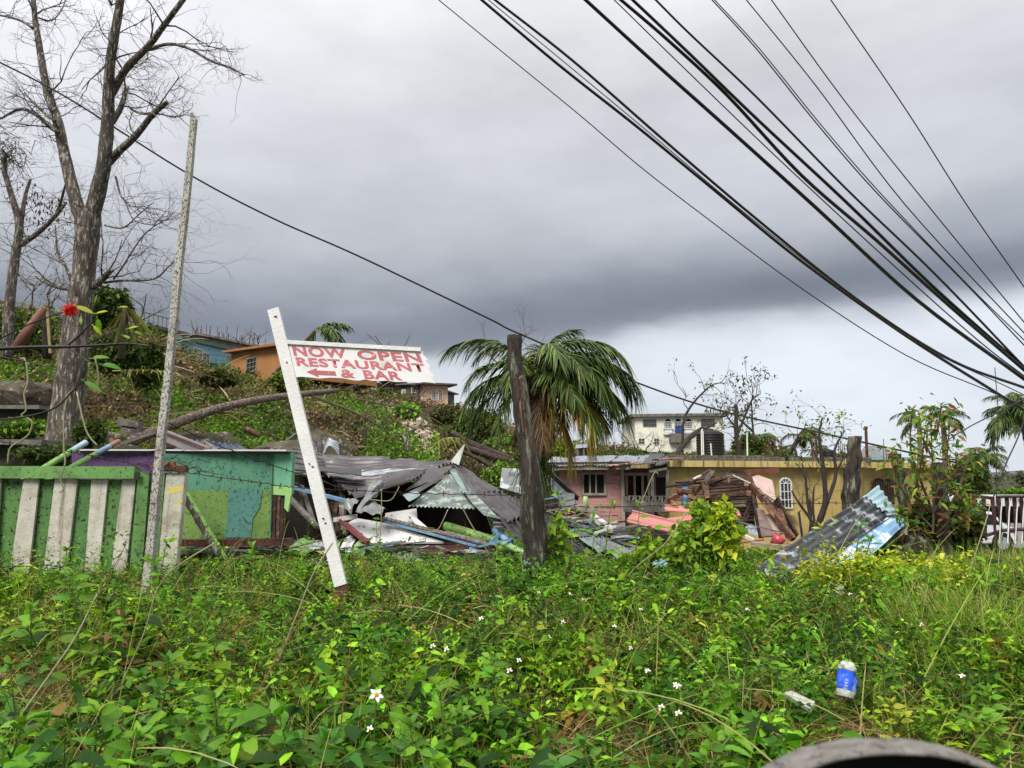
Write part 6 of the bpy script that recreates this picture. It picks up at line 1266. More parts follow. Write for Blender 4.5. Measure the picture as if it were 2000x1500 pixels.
lv = Leaves(); pp = [P(1047, y, D) for y in np.linspace(870, 960, 30)]; n = 500; pos = np.array([tuple(pp[i % 30]) for i in range(n)])+rng.normal(size=(n, 3))*np.array([.14, .12, .05]); lv.blade(pos, rng.normal(size=(n, 3))*.3+np.array([0, 0, -1]), rng.uniform(.15, .5, n), np.full(n, .012), pick(DARKG, n)); lv.build('hanging_vine', M_leaf, None, tuple(c), label='dark green vine curtain hanging down the coconut palm trunk', cat='vine', kind='stuff')
# smaller palms, fronds share meshes
def small_palm(label, base, top, sc, azs, r=.16, name='palm', mats=None, trunk=True):
    t = thing(name, label, 'palm tree', base)
    if trunk: palm_trunk(t, [base, lerp(base, top, .4)+Vector((rnd.uniform(-.1, .1), 0, 0)), lerp(base, top, .75), top], (r, r*.75))
    for az, el in azs: add_frond(t, top, az+rnd.uniform(-8, 8), el, 48+el*.55+rnd.uniform(-10, 25), sc*2.1*rnd.uniform(.8, 1.1), roll=rnd.uniform(-15, 15))
    return t
crown = [(a, e) for e, k in ((60, 5), (30, 8), (0, 8), (-30, 5)) for a in np.arange(0, 360, 360/k)+rnd.uniform(0, 40)]
wind = [(rnd.gauss(-10, 45), rnd.uniform(-30, 55)) for _ in range(14)]
t = small_palm('bent palm on the ridge with a broken drooping crown behind the sign', P(540, 725, 44), P(622, 640, 42), 1.0, [(0, 25), (-20, 10), (10, -10), (20, 0), (-30, -20), (-10, 30), (180, -50), (200, -60), (0, -35), (30, -20), (-40, 5)], .13)
small_palm('ragged coconut palm cut off by the right edge of the photo', P(2040, 1000, 28), P(1996, 800, 28), .78, crown, .2)
small_palm('slim-trunked palm leaning right on the horizon, second right of the tank', P(1535, 905, 48), P(1562, 850, 46), .62, wind, .16)
small_palm('short dense palm on the horizon behind the vent pipe', P(1478, 905, 40), P(1482, 855, 40), .6, [(a, e-20) for a, e in crown], .14)
small_palm('low palm on the horizon left of the small black tank', P(1590, 910, 44), P(1590, 880, 44), .5, wind, .15)
small_palm('low spiky palm between the horizon palms', P(1528, 905, 50), P(1530, 880, 50), .5, crown, .15)
small_palm('palm with right-curving fronds behind the leafy sapling, left one', P(1800, 1000, 30), P(1795, 815, 30), .5, [(180, 10), (200, 25), (170, -20), (150, 40), (190, -35), (0, 60), (90, 20)], .10)
small_palm('palm with arching fronds behind the leafy sapling, right one', P(1860, 1010, 31), P(1840, 812, 31), .5, [(0, 35), (15, 55), (340, 20), (180, 60), (10, 5), (90, 30), (200, 30), (270, -10), (350, -20)], .12)
small_palm('rounded palm before the far wooded ridge at the right', P(1935, 1000, 34), P(1922, 890, 34), .5, crown, .16)
# fallen palm trunk across the slope
D = 15
t = thing('fallen_palm_trunk', 'long fallen palm trunk lying up the slope behind the leaning sign post', 'fallen tree', P(220, 890, 14.5))
palm_trunk(t, [P(150, 918, 14.0), P(235, 872, 14.6), P(330, 832, 15.4), P(420, 800, 16.6), P(500, 782, 18), P(580, 771, 20), P(655, 763, 22)], (.115, .075), 20)
for i in range(7): MB().beam(P(640+i*6, 762, 22), P(640+i*12+rnd.uniform(-30, 40), 762+rnd.uniform(-25, 12), 22+rnd.uniform(-1, 1)), .05, .03, taper=.4).build('dead_stalk', M_twigb, t)
def fallen(label, pts, d, r, mat=M_bark, tw=10, dd=0):
    p = L2(pts, d, dd); return bare_tree('fallen_log', label, p[0], [(p, r)], tw, .8, .01, 2, mat, M_twigb, cat='fallen log', tfrom=.3)
fallen('upper dark log of the pile on the slope left of the coconut palm', [(880, 845), (930, 872), (1000, 898)], 21, [.09, .12, .10], M_darkwood)
fallen('lower dark log of the pile on the slope left of the coconut palm', [(895, 868), (950, 888), (1010, 905)], 20, [.06, .1, .06], M_darkwood)
fallen('third thin log under the dark log pile', [(900, 880), (950, 905), (990, 935)], 19, [.04, .06, .04], M_darkwood)
fallen('long bare branch slanting down the slope under the sign', [(600, 770), (680, 800), (720, 820), (745, 835)], 26, [.045, .04, .035, .03], M_twigb, 34)
fallen('long bare branch lying above the pale rubble', [(695, 778), (760, 792), (810, 800), (880, 838)], 32, [.035, .03, .03, .02], M_twigb, 40)
fallen('grey split branch in the hollow behind the sea green wall', [(545, 875), (575, 850), (600, 838)], 16, [.04, .035, .02], M_greywood, 6)
fallen('broken orange-hearted branch stub behind the sea green wall', [(480, 838), (497, 846), (506, 852)], 16, [.07, .06, .03], M_redwood, 4)
fallen('forked grey branch rising behind the crumpled roof', [(800, 880), (793, 862), (785, 850), (776, 858)], 16.5, [.06, .05, .03, .02], M_bark, 5)
fallen('dark crooked stick standing on the slope under the sign', [(713, 868), (714, 850), (715, 835)], 22, [.04, .04, .03], M_twig, 3)
# snapped trunks on the left
t = thing('broken_tree', 'snapped tree with its reddish trunk folded down, left of the big tree', 'broken tree', P(95, 700, 14.5))
b = MB(); b.smooth = True; b.tube(L2([(92, 700), (91, 660), (90, 600)], 14.5), [.09, .08, .07], 9, rough=.1); b.build('standing_stump', M_barkl, t)
b = MB(); b.smooth = True; b.tube(L2([(88, 600), (60, 640), (30, 684)], 14.3), [.07, .09, .1], 9, rough=.08); b.build('folded_trunk', surf('reddish peeled trunk', rgb('#9a6350'), rgb('#7d4c3c'), stretch=(1, 1, .4), scale=6, rough=.7), t)
b = MB(); b.beam(P(92, 602, 14.3), P(98, 690, 14.3), .05, .02); b.build('torn_bark_strip', surf('yellow torn bark', rgb('#b39a4d'), rgb('#8d7839')), t)
t = thing('broken_banana_plant', 'snapped banana stem with limp brown leaves right of the big tree', 'broken plant', P(245, 690, 14))
b = MB(); b.smooth = True; b.tube(L2([(238, 700), (240, 640), (246, 600)], 14), [.07, .06, .05], 8, rough=.1); b.build('stem', surf('olive banana stem', rgb('#7d7440'), rgb('#5c5530')), t)
lvv = Leaves(); n = 26; s0 = np.tile(np.array(P(246, 600, 14)), (n, 1)); dr = np.stack((rng.choice([-.5, .9, .3], n)+rng.normal(size=n)*.15, rng.normal(size=n)*.25, rng.uniform(-1.2, -.3, n)), 1)
lvv.blade(s0, dr, rng.uniform(.4, .85, n), rng.uniform(.02, .06, n), pick([(2, srgb('#8a7d3a')), (2, srgb('#6d6432')), (1, srgb('#7d9440'))], n), .3, 5); lvv.build('limp_leaves', M_leaf, t)
# hanging frond shapes on the slope
YEL2 = [(2, srgb('#6b7a30')), (2, srgb('#8a8a40')), (1, srgb('#5a4a2a'))]; DF = [frond_mesh(55, 140, 46, .3, .02, 90, YEL2, 1.0), frond_mesh(2, 12, 46, .3, .02, 91, YEL2, .3), frond_mesh(10, 30, 46, .3, .02, 92, YEL2, .3)]
for i, (x, y, d, az, el, l) in enumerate([(842, 878, 20, 0, 55, 'arched drooping palm frond on the slope left of the dark logs'), (220, 725, 13.5, -10, 8, 'pale palm frond lying flat on the slope left of the tall pole'), (700, 905, 15.5, 10, 10, 'silvery palm frond lying behind the crumpled roof')]):
    o = bpy.data.objects.new('fallen_frond', DF[i]); COL.objects.link(o); o.matrix_basis = Matrix.Translation(P(x, y, d)) @ Matrix.Rotation(math.radians(az), 4, 'Z') @ Matrix.Scale(1.4, 4); tag(o, l, 'palm frond', 'palm fronds lying on the slope')
# ------------------------------------------------------------------ rocks, retaining walls
def rock(l, c, r, sq, seed):
    import bmesh
    q = random.Random(seed+40); bm = bmesh.new()
    for k in range(22):
        v = Vector((q.gauss(0, 1), q.gauss(0, 1), q.gauss(0, 1))).normalized()*q.uniform(.8, 1.1); bm.verts.new((v.x*sq[0]*r, v.y*sq[1]*r, v.z*sq[2]*r))
    bmesh.ops.convex_hull(bm, input=bm.verts); bmesh.ops.triangulate(bm, faces=bm.faces); bmesh.ops.subdivide_edges(bm, edges=bm.edges, cuts=3, use_grid_fill=True)
    for v in bm.verts:
        n = mnoise.noise(v.co*2.2/r+Vector((seed*5, 0, 0)))*.09+abs(mnoise.noise(v.co*5/r+Vector((0, seed*3, 0))))*.09; v.co *= 1+n
    me = bpy.data.meshes.new('boulder'); bm.to_mesh(me); bm.free(); me.materials.append(M_rock); o = bpy.data.objects.new('boulder', me); COL.objects.link(o); o.location = c; tag(o, l, 'boulder', 'boulders on the slope')
for i, (l, x, y, d, r, sq) in enumerate([('brown boulder with lichen right of the big trunk base', 185, 870, 14.3, .62, (1.1, .8, .75)), ('broad dark boulder at the left edge above the mossy wall', 30, 775, 16.5, .9, (1.4, .8, .6)), ('pale flat boulder behind the sea green wall', 545, 880, 15.8, .55, (1.6, .9, .45)), ('large shaded mossy rock face behind the leaning sign post', 620, 885, 18.5, .95, (1.3, .6, .7)), ('round grey boulder on the slope beside the leaning sign post', 430, 865, 16, .5, (1, .9, .8)), ('grey-brown boulder left of the fallen trunk', 330, 880, 15, .38, (1.3, .8, .7)), ('low mossy boulder right of the tall pole', 365, 860, 15.6, .4, (1.3, .8, .7)), ('dark boulder above the purple wall', 250, 880, 14.2, .34, (1.5, .8, .6))]):
    rock(l, P(x, y, d), r*.85, sq, i)
t = thing('retaining_wall', 'mossy low concrete retaining wall at the far left under the slope', 'wall', P(60, 930, 12.6))
MB().slab([P(-60, 865, 12.6), P(104, 868, 12.3), P(150, 872, 12.6), P(150, 940, 12.6), P(-60, 940, 12.6)], .5).build('lower_wall', M_moss, t)
MB().beam(P(-60, 862, 12.5), P(100, 866, 12.2), .4, .09).build('coping', M_conc, t)
MB().slab([P(-60, 800, 14.2), P(90, 800, 14.0), P(90, 862, 13.8), P(-60, 862, 14)], .5).build('upper_wall', M_moss, t); MB().beam(P(-60, 796, 14.1), P(92, 797, 13.9), .4, .07).build('upper_coping', M_conc, t)
for i, (x, y, l) in enumerate([(255, 828, 'grey concrete block on the slope left of the tall pole, upper one'), (262, 843, 'grey concrete block on the slope left of the tall pole, lower one')]):
    MB().box(P(x, y, 15), (.42, .25, .17), Matrix.Rotation(.15, 3, 'Y')).build('concrete_block', M_conc, None, label=l, cat='block')
# pale rubble spill on the slope: chips
me_ch = [rough_box_mesh(surf('pale limestone rubble', rgb('#d6c2a4', 1), rgb('#93806a'), scale=6, vary=.45, rough=.95), .35, 'rubble') for _ in range(5)]
t = thing('rubble_spill', 'pale stone rubble spilling down the slope under the peach house', 'rubble', P(800, 840, 30))
for i in range(290):
    u, v = rnd.random(), rnd.random(); x = lerp(lerp(735, 830, v), lerp(835, 850, v), u)+rnd.gauss(0, 7); y = lerp(lerp(795, 850, v), lerp(800, 855, v), u)+(u-.5)*26+rnd.gauss(0, 5)
    d = tab(x, FDIST)+(tab(x, CDIST)-tab(x, FDIST))*np.clip((885-y)/120, .05, .9); p = P(x, y, float(d)); p.z = Hs(p.x, p.y)+.16
    s_ = rnd.choice((.12, .16, .22, .3))*rnd.uniform(.6, 1.3)
    piece(rnd.choice(me_ch), 'stone', t, Matrix.Translation(p) @ Matrix.Rotation(rnd.uniform(0, 6), 4, Vector((rnd.random(), rnd.random(), rnd.random()+.1)).normalized()) @ Matrix.Diagonal((s_*1.4, s_, s_*.7, 1)))
# ================================================================== leafy sapling on the right and vines
def leaf_mesh(name, L, Wd, mat, teeth=0, fold=.16, droop=.18, wave=.0, n=9, shape=.38, seed=1):
    """one leaf blade along +X with a folded midrib, toothed edge and some waviness"""
    r = random.Random(seed); b = MB(); b.smooth = True; C_ = []; Lf = []; Rt = []
    for i in range(n+1):
        t = i/n; w = Wd/2*(math.sin(math.pi*min(1, t**(.62 if shape < .45 else .85)))**.85) if 0 < t < 1 else 0
        tooth = (1+teeth*(1 if i % 2 else -1)) if 0 < i < n else 1
        z = -droop*L*t*t; x = L*t
        C_.append(Vector((x, 0, z))); wv = wave*L*math.sin(t*9+seed)
        Lf.append(Vector((x-.03*L*teeth*3*(i % 2), w*tooth, z+w*fold*2+wv))); Rt.append(Vector((x-.03*L*teeth*3*(i % 2), -w*tooth, z+w*fold*2-wv)))
    vs = C_+Lf[1:-1]+Rt[1:-1]; k = n+1; f = []
    l = lambda i: k+i-1; rr = lambda i: k+(n-1)+i-1
    f += [(0, 1, l(1)), (0, rr(1), 1)]
    for i in range(1, n-1): f += [(i, i+1, l(i+1), l(i)), (i, rr(i), rr(i+1), i+1)]
    f += [(n-1, n, l(n-1)), (n-1, rr(n-1), n)]
    b.add(vs, f); b.tube([Vector((-.18*L, 0, .03*L)), Vector((0, 0, 0))], .006*(L/.12), 4, caps=False)
    me = bpy.data.meshes.new(name); me.from_pydata(b.v, [], b.f); me.polygons.foreach_set('use_smooth', b.sm); me.materials.append(mat); me.update(); return me
G1 = leafmat('bright weed leaf', srgb('#5f8f22'), attr=False, trans=.38, vary=.3); G2 = leafmat('deep green weed leaf', srgb('#41701e'), attr=False, trans=.3, vary=.3)
G3 = leafmat('yellow green leaf', srgb('#a5b02c'), attr=False, trans=.45, vary=.3); G4 = leafmat('reddish old leaf', srgb('#7a5a34'), attr=False, trans=.3, vary=.35)
LM = {g: [leaf_mesh('leaf', 1, w, m_, te, fo, dr, wa, 10, sh, s) for s, (w, te, fo, dr, wa, sh) in enumerate([(.5, .09, .16, .2, .01, .38), (.44, .1, .2, .35, .02, .4), (.56, .07, .12, .1, .015, .36)])] for g, m_ in (('g1', G1), ('g2', G2), ('g3', G3), ('g4', G4))}
LS = {g: [leaf_mesh('leaf', 1, w, m_, 0, fo, dr, .01, 7, .5, s) for s, (w, fo, dr) in enumerate([(.34, .2, .25), (.3, .15, .1), (.38, .12, .4)])] for g, m_ in (('g1', G1), ('g2', G2), ('g3', G3), ('g4', G4))}
def put_leaf(t, me, p, d, size, nrm=None, name='leaf'):
    d = Vector(d).normalized(); n = Vector(nrm or (rnd.gauss(0, .45), rnd.gauss(0, .45)-.55, .9)); y = n.cross(d).normalized(); z = d.cross(y)
    return piece(me, name, t, Matrix.Translation(p) @ Matrix((d, y, z)).transposed().to_4x4() @ Matrix.Scale(size, 4))
def leafy_plant(name, label, base, stems, rs, step, size, sets, cat='plant', group=None, smat=None, fan=1, down=.1, fr=0.15):
    """stems = polylines (world); leaves set alternately along each"""
    t = thing(name, label, cat, base, group); b = MB(); b.smooth = True
    for pts in stems: b.tube(catmull(pts, 4), [rs, rs*.35], 6, caps=False)
    b.build('stem', smat or surf('green weed stem', srgb('#5f6f2a'), srgb('#4a5520')), t)
    for pts in stems:
        p = catmull(pts, 6); L_ = 0; tot = sum((p[i+1]-p[i]).length for i in range(len(p)-1)); k = 0; nxt = tot*fr; acc = 0
        for i in range(len(p)-1):
            acc += (p[i+1]-p[i]).length
            if acc >= nxt:
                nxt += step*rnd.uniform(.7, 1.3); d0 = (p[i+1]-p[i]).normalized(); an = k*2.4+rnd.uniform(-.4, .4); k += 1
                for q in range(fan):
                    a2 = an+q*6.283/fan; d = (Vector((math.cos(a2), math.sin(a2), -down+rnd.uniform(-.2, .4)))+d0*.35)
                    put_leaf(t, rnd.choice(sets), p[i+1]+d.normalized()*size*.15, d, size*rnd.uniform(.65, 1.15)*(1-.3*acc/tot))
    for pts in stems:
        d0 = (pts[-1]-pts[-2]).normalized()
        for q in range(3): a2 = q*2.1+rnd.random(); put_leaf(t, rnd.choice(sets), pts[-1], d0*.8+Vector((math.cos(a2), math.sin(a2), 0))*.7, size*.55)
    return t
D = 9.0
stems = [L2(s_, D, dd) for s_, dd in (([(1822, 1040), (1824, 960), (1820, 880), (1818, 800)], 0), ([(1822, 980), (1845, 920), (1852, 860), (1856, 815)], .3), ([(1822, 1000), (1795, 930), (1778, 870), (1782, 800)], -.2), ([(1824, 900), (1800, 850), (1795, 806)], .3), ([(1830, 1030), (1870, 960), (1890, 900), (1895, 880)], .4),
   ([(1820, 1030), (1775, 980), (1752, 930), (1742, 880)], .2), ([(1830, 1050), (1880, 1010), (1915, 985)], -.2), ([(1820, 1050), (1780, 1020), (1755, 1000)], -.4), ([(1826, 860), (1835, 820), (1838, 792)], 0), ([(1824, 1000), (1860, 940), (1868, 890)], -.3), ([(1832, 1040), (1870, 1000), (1885, 950)], -.5), ([(1815, 1000), (1790, 960), (1800, 900), (1806, 840)], -.5))]
sap = leafy_plant('leafy_sapling', 'leafy young tree with oblong green and reddish leaves at the right, between bark posts', P(1826, 1075, D), stems, .016, .040, .15, LS['g1']+LS['g2']*3+LS['g4']*3+LS['g3'], 'young tree', smat=M_twigb, down=0)
lvs = Leaves(); sp_pts = np.array([tuple(p) for st_ in stems for p in catmull(st_, 8)[6:]]); n = 560; q = sp_pts[rng.integers(0, len(sp_pts), n)]+rng.normal(size=(n, 3))*np.array([.075, .1, .07]); dd_ = rng.normal(size=(n, 3))+np.array([0, -.2, -.5]); s_ = rng.uniform(.06, .13, n)
lvs.leaf(q, dd_, rng.normal(size=(n, 3))+np.array([0, -.8, .5]), s_, s_*.4, pick([(3, srgb('#5b7424')), (3, srgb('#3f5a1c')), (1.6, srgb('#8a9a34')), (1.3, srgb('#7a4f2c')), (1, srgb('#9a7a3a'))], n), .3, .15); lvs.build('leaves', M_leaf, sap, kind='stuff')
D = 8.6
leafy_plant('leafy_plant', 'upright plant with broad shiny leaves in front of the blue sheet', P(1665, 1130, 8.0), [L2([(1660, 1140), (1672, 1080), (1680, 1030)], 8.0), L2([(1665, 1130), (1690, 1085), (1700, 1055)], 8.0)], .012, .07, .19, LS['g1']+LS['g2'])
leafy_plant('leafy_plant', 'sprig of yellow-green leaves poking up over the dark corrugated sheet', P(1620, 1110, 7.9), [L2([(1622, 1110), (1625, 1050), (1632, 1020)], 7.9)], .006, .08, .12, LS['g3'])
leafy_plant('leafy_plant', 'yellow-leaved sprig above the lower end of the dark sheet', P(1606, 1110, 7.9), [L2([(1608, 1110), (1606, 1050), (1604, 1028)], 7.9)], .006, .09, .12, LS['g3'])
# vines around the thick bark post and to its right
for l, st, sets in [
 ('heart-leaved vine climbing right of the thick bark post', [([(1070, 1120), (1078, 1060), (1092, 1010), (1090, 965)], 0), ([(1080, 1110), (1100, 1060), (1108, 1000)], .2), ([(1078, 1080), (1120, 1040), (1125, 1000)], .1)], LM['g1']+LM['g3']),
 ('tall weed stems before the pink house wall', [([(1180, 1110), (1185, 1050), (1190, 1010), (1195, 985)], 0), ([(1150, 1110), (1160, 1050), (1158, 1010)], .3)], LM['g1']),
 ('vine with one large leaf reaching over the salmon boards', [([(1240, 1100), (1245, 1040), (1250, 985)], 0), ([(1225, 1100), (1262, 1040), (1300, 1030)], .3)], LM['g1']+LM['g3']),
 ('tall weed twigs crossing the rubble right of the bark post', [([(1110, 1120), (1120, 1060), (1140, 1015), (1172, 990)], 0), ([(1110, 1130), (1170, 1090), (1230, 1060)], .2)], LM['g1'])]:
    leafy_plant('vine', l, P(st[0][0][0][0], 1125, 8.2), [L2(s_, 8.2, dd) for s_, dd in st], .007, .075, .125, sets, 'vine')
# big leafy weeds of the foreground (each leaf an object)
def zt(x, y): return Vector((x, y, Hs(x, y)))
def big_weed(label, px, py, d, h, n, size, sets, lean=0, fan=2):
    top = P(px, py-(28 if d < 4.5 else 0), d); base = Vector((top.x+rnd.uniform(-.1, .1)-lean, top.y+.05, top.z-h)); g = Hs(base.x, base.y); base.z = min(base.z, g+.02) if base.z > g else base.z
    st = [[base, lerp(base, top, .5)+Vector((rnd.uniform(-.03, .03), 0, 0)), top]]
    for k in range(n-1): an = rnd.uniform(0, 6.28); st.append([lerp(base, top, rnd.uniform(.3, .7)), lerp(base, top, .8)+Vector((math.cos(an), math.sin(an), 0))*size*.6, top+Vector((math.cos(an)*size*1.3, math.sin(an)*size*1.3, -rnd.uniform(.0, .12)))])
    return leafy_plant('leafy_weed', label, base, st, .006, size*.55, size, sets, 'weed', fan=fan, fr=.35)
BW = [
 ('bright toothed-leaf weed in the near left foreground, biggest leaves of all', 545, 1425, 2.9, .38, 2, .15, LM['g1'], .0), ('broad-leaved weed at the bottom edge left of centre', 270, 1465, 2.8, .35, 2, .115, LM['g1'], 0), ('drooping-leaf weed at the left with two long bright leaves', 190, 1420, 2.9, .34, 2, .13, LM['g1'], 0),
 ('star of three broad pale leaves on a stem in front of the striped fence', 140, 1150, 4.4, .45, 1, .13, LM['g1'], 0), ('dark heart-leaved weed with a folded leaf, lower left', 330, 1320, 3.4, .3, 2, .11, LM['g2'], 0), ('dark oval-leaved weed at the very bottom left of centre', 390, 1480, 2.75, .3, 2, .12, LM['g2'], 0),
 ('green weed left of the bright toothed-leaf one', 420, 1390, 3.1, .3, 2, .10, LM['g1'], 0), ('weed with a bright upright leaf in the lower left corner', 45, 1440, 2.9, .3, 2, .11, LM['g1'], 0), ('dark leafy weed at the left edge below the fence', 20, 1330, 3.4, .35, 2, .12, LM['g2'], 0),
 ('pale-leaved weed by the left edge under the striped fence', 60, 1215, 4.2, .35, 2, .10, LM['g1'], 0), ('weed with reddish stem between the fence and the tall pole foot', 240, 1230, 4.3, .4, 2, .10, LM['g1']+LM['g4'], 0), ('leaf cluster standing before the white sign post', 420, 1250, 4.2, .3, 2, .10, LM['g1'], 0),
 ('narrow-leaved weed at the bottom centre', 800, 1440, 2.9, .3, 3, .085, LM['g1']+LM['g2'], 0), ('bright weed cluster right of the big white flower', 860, 1380, 3.1, .3, 3, .08, LM['g1'], 0), ('dark rounded-leaf weed at the bottom edge right of centre', 1140, 1480, 2.75, .3, 3, .08, LM['g2'], 0), ('long-leaved dock-like weed at the bottom, left of the round rim', 1390, 1470, 2.8, .28, 2, .11, LM['g1'], 0),
 ('leafy tuft just left of the grey foam scrap', 1440, 1440, 3.0, .25, 3, .08, LM['g1'], 0), ('leafy weed above and left of the blue bottle', 1500, 1300, 3.8, .3, 3, .08, LM['g1'], 0), ('leafy weed right of the blue bottle', 1750, 1300, 3.9, .3, 3, .08, LM['g1']+LM['g2'], 0), ('weed with yellow leaves below the blue bottle', 1740, 1400, 3.3, .2, 2, .06, LM['g3'], 0),
 ('leafy weed at the right edge above the round rim', 1930, 1380, 3.3, .3, 3, .09, LM['g1'], 0), ('dark weed patch at the bottom centre-left', 640, 1470, 2.8, .3, 3, .10, LM['g2'], 0), ('weed in the middle foreground with five-part leaves', 960, 1300, 3.8, .3, 3, .08, LM['g1'], 0), ('weed right of centre with bright young tips', 1200, 1330, 3.6, .3, 3, .08, LM['g1']+LM['g3'], 0),
 ('tall weed stalk crossing the striped fence', 130, 1075, 5.0, .7, 2, .08, LM['g1'], 0), ('thin weed stalk in front of the white-yellow end panel', 325, 1060, 5.4, .7, 2, .09, LM['g1'], .1), ('weed leaning right from the tall pole foot', 400, 1135, 5.2, .5, 2, .09, LM['g1'], 0), ('leafy weed in front of the maroon floor left of the sign', 492, 1065, 8.6, .7, 1, .13, LM['g1'], 0),
 ('slender weed with small leaf tufts before the white ceiling panel', 735, 1015, 8.6, .9, 1, .08, LM['g1'], 0), ('weed rising beside the white panel, right stalk', 722, 1055, 8.4, .6, 2, .09, LM['g1'], 0), ('weed in front of the pale concrete strip', 860, 1085, 8.4, .5, 2, .1, LM['g1'], 0), ('weed left of the bark post foot', 975, 1090, 7.6, .5, 2, .09, LM['g1'], 0)]
for w in BW: big_weed(*w)
# ------------------------------------------------------------------ mass ground cover, near verge
V = Leaves()
PALG = [(4, srgb('#4d7616')), (3, srgb('#6c9c1c')), (4, srgb('#335a10')), (1.8, srgb('#86b22a')), (3.2, srgb('#203c0d')), (.35, srgb('#98a032')), (.35, srgb('#7c6230'))]
def hump(x, y): return .45+1.0*vnoise(x, y, 1.1, 11)+.45*vnoise(x, y, 3.1, 12)
def scatter(n, y0, y1, hw=.74, pw=1.0):
    y = np.sqrt(rng.uniform(y0**(2*pw), y1**(2*pw), n))**(1/pw); x = rng.uniform(-hw, hw, n)*y; return x, y
BTL = P(1650, 1362, 3.95)
def keep(x, y):
    k = vnoise(x, y, 1.6, 51)*.6+vnoise(x, y, 4.5, 52)*.4+rng.normal(size=len(x))*.08 > .33
    for (cx, cy, rx, ry) in ((BTL.x-.02, 3.72, .17, .42), (BTL.x-.22, 3.42, .22, .3)): k &= ((x-cx)/rx)**2+((y-cy)/ry)**2 > 1
    return k
def plants(n, y0, y1, h0, h1, nodes, lsz, wr, pal, lo=False, mask=None, per=2, stem=True):
    x, y = scatter(n, y0, y1); k = keep(x, y)
    if mask is not None: k &= mask(x, y)
    x, y = x[k], y[k]
    n = len(x); g = H(x, y); hh = rng.uniform(h0, h1, n)*hump(x, y); lean = rng.normal(size=(n, 2))*.3
    sp = vnoise(x, y, .9, 61)[:, None]; tone = pick(pal, n, jit=.15)*(.75+.5*vnoise(x, y, 2.2, 62)[:, None])*np.where(sp > .55, np.array([[1.12, 1.0, .8]]), np.array([[.9, 1.0, 1.05]]))
    big = (.75+.6*vnoise(x, y, 1.3, 63))*rng.choice([.7, 1, 1.5], n, p=[.45, .4, .15])
    base = np.stack((x, y, g), 1); top = base+np.stack((lean[:, 0]*hh, lean[:, 1]*hh, hh), 1)
    if stem: V.blade(base, top-base, np.linalg.norm(top-base, axis=1), np.full(n, lsz*.09), tone*.8+np.array(srgb('#5a4a24'))*.15, .02, 2)
    for i in range(nodes):
        t = (.35+.65*(i+1)/nodes)*rng.uniform(.9, 1.0, n); c = base+(top-base)*t[:, None]; a0 = i*1.57+rng.uniform(0, 6.28, n)*(i == 0)+np.arange(n)*1.1
        for k in range(per):
            a = a0+k*2*math.pi/per+rng.normal(size=n)*.35; up = rng.uniform(-.5, .9, n)
            d = np.stack((np.cos(a), np.sin(a), up), 1); nr = np.stack((-np.cos(a)*.5, -np.sin(a)*.5, np.ones(n)), 1)+rng.normal(size=(n, 3))*.5
            s_ = lsz*big*rng.uniform(.55, 1.25, n)*(1.1-.4*t)
            V.leaf(c+d*s_[:, None]*.15, d, nr, s_, s_*wr*rng.uniform(.8, 1.2, n), tone*(1+rng.normal(size=(n, 1))*.16).clip(.6, 1.35), rng.uniform(.05, .6, n), .16, lo)
leftm = lambda x, y: x < .12*y+rng.normal(size=len(x))*.3
rightm = lambda x, y: x > .0*y+rng.normal(size=len(x))*.4
plants(2300, 2.1, 5.0, .06, .30, 3, .112, .52, PALG, per=2, mask=leftm)
plants(3200, 2.1, 5.0, .06, .30, 4, .072, .46, PALG, per=3, mask=rightm)
plants(5200, 3.6, 7.4, .09, .33, 4, .070, .44, PALG, per=3)
plants(8500, 6.0, 11.2, .06, .27, 3, .07, .46, PALG, lo=True, per=3)
plants(2600, 2.3, 7.0, .02, .12, 3, .042, .55, PALG, lo=True, per=3)
nearx = lambda x, y: rng.uniform(size=len(x)) < .25+.75*(x < 0)
plants(520, 4.2, 8.6, .30, .62, 6, .06, .42, PALG, per=2, mask=nearx)
# yellow-leaved patch under the corrugated sheets
YPAL = [(3, srgb('#a3b02a')), (2, srgb('#88a028')), (1, srgb('#c2c03c')), (1.5, srgb('#64861f'))]
def near(cx, cy, rx, ry): return lambda x, y: ((x-cx)/rx)**2+((y-cy)/ry)**2 < rng.uniform(.2, 1.2, len(x))
cxy = P(1725, 1110, 7.4); plants(20000, 6.3, 8.5, .16, .42, 3, .085, .5, YPAL, lo=True, mask=near(cxy.x, 7.3, .75, .7), per=2)
V.build('ground_cover', M_leaf, kind='stuff')
# grass, straw and dead stems
V = Leaves()
def grass(n, y0, y1, L0, L1, w, pal, droop=.5, mask=None, lift=0, tilt=.45):
    x, y = scatter(n, y0, y1)
    if mask is not None: k = mask(x, y); x, y = x[k], y[k]
    n = len(x); g = H(x, y)+lift; d = np.stack((rng.normal(size=n)*tilt, rng.normal(size=n)*tilt, np.ones(n)), 1)
    k = keep(x, y); x, y, g, d = x[k], y[k], g[k], d[k]; n = len(x)
    V.blade(np.stack((x, y, g), 1), d, rng.uniform(L0, L1, n)*hump(x, y), rng.uniform(.6, 1.3, n)*w, pick(pal, n), rng.uniform(.1, .9, n)*droop, 4)
GP = [(3, srgb('#6f8c2a')), (2, srgb('#889f3c')), (2, srgb('#4f6d1c')), (1, srgb('#a8a860')), (.7, srgb('#b39f6d'))]
SP = [(2, srgb('#a08c5c')), (2, srgb('#7d6438')), (1, srgb('#c2b383')), (1, srgb('#5d4528'))]
grass(6500, 2.4, 5.5, .15, .42, .0055, GP); grass(15000, 4.5, 10.8, .12, .36, .007, GP, .6)
_k = keep; keep = lambda x, y: np.ones(len(x), bool)
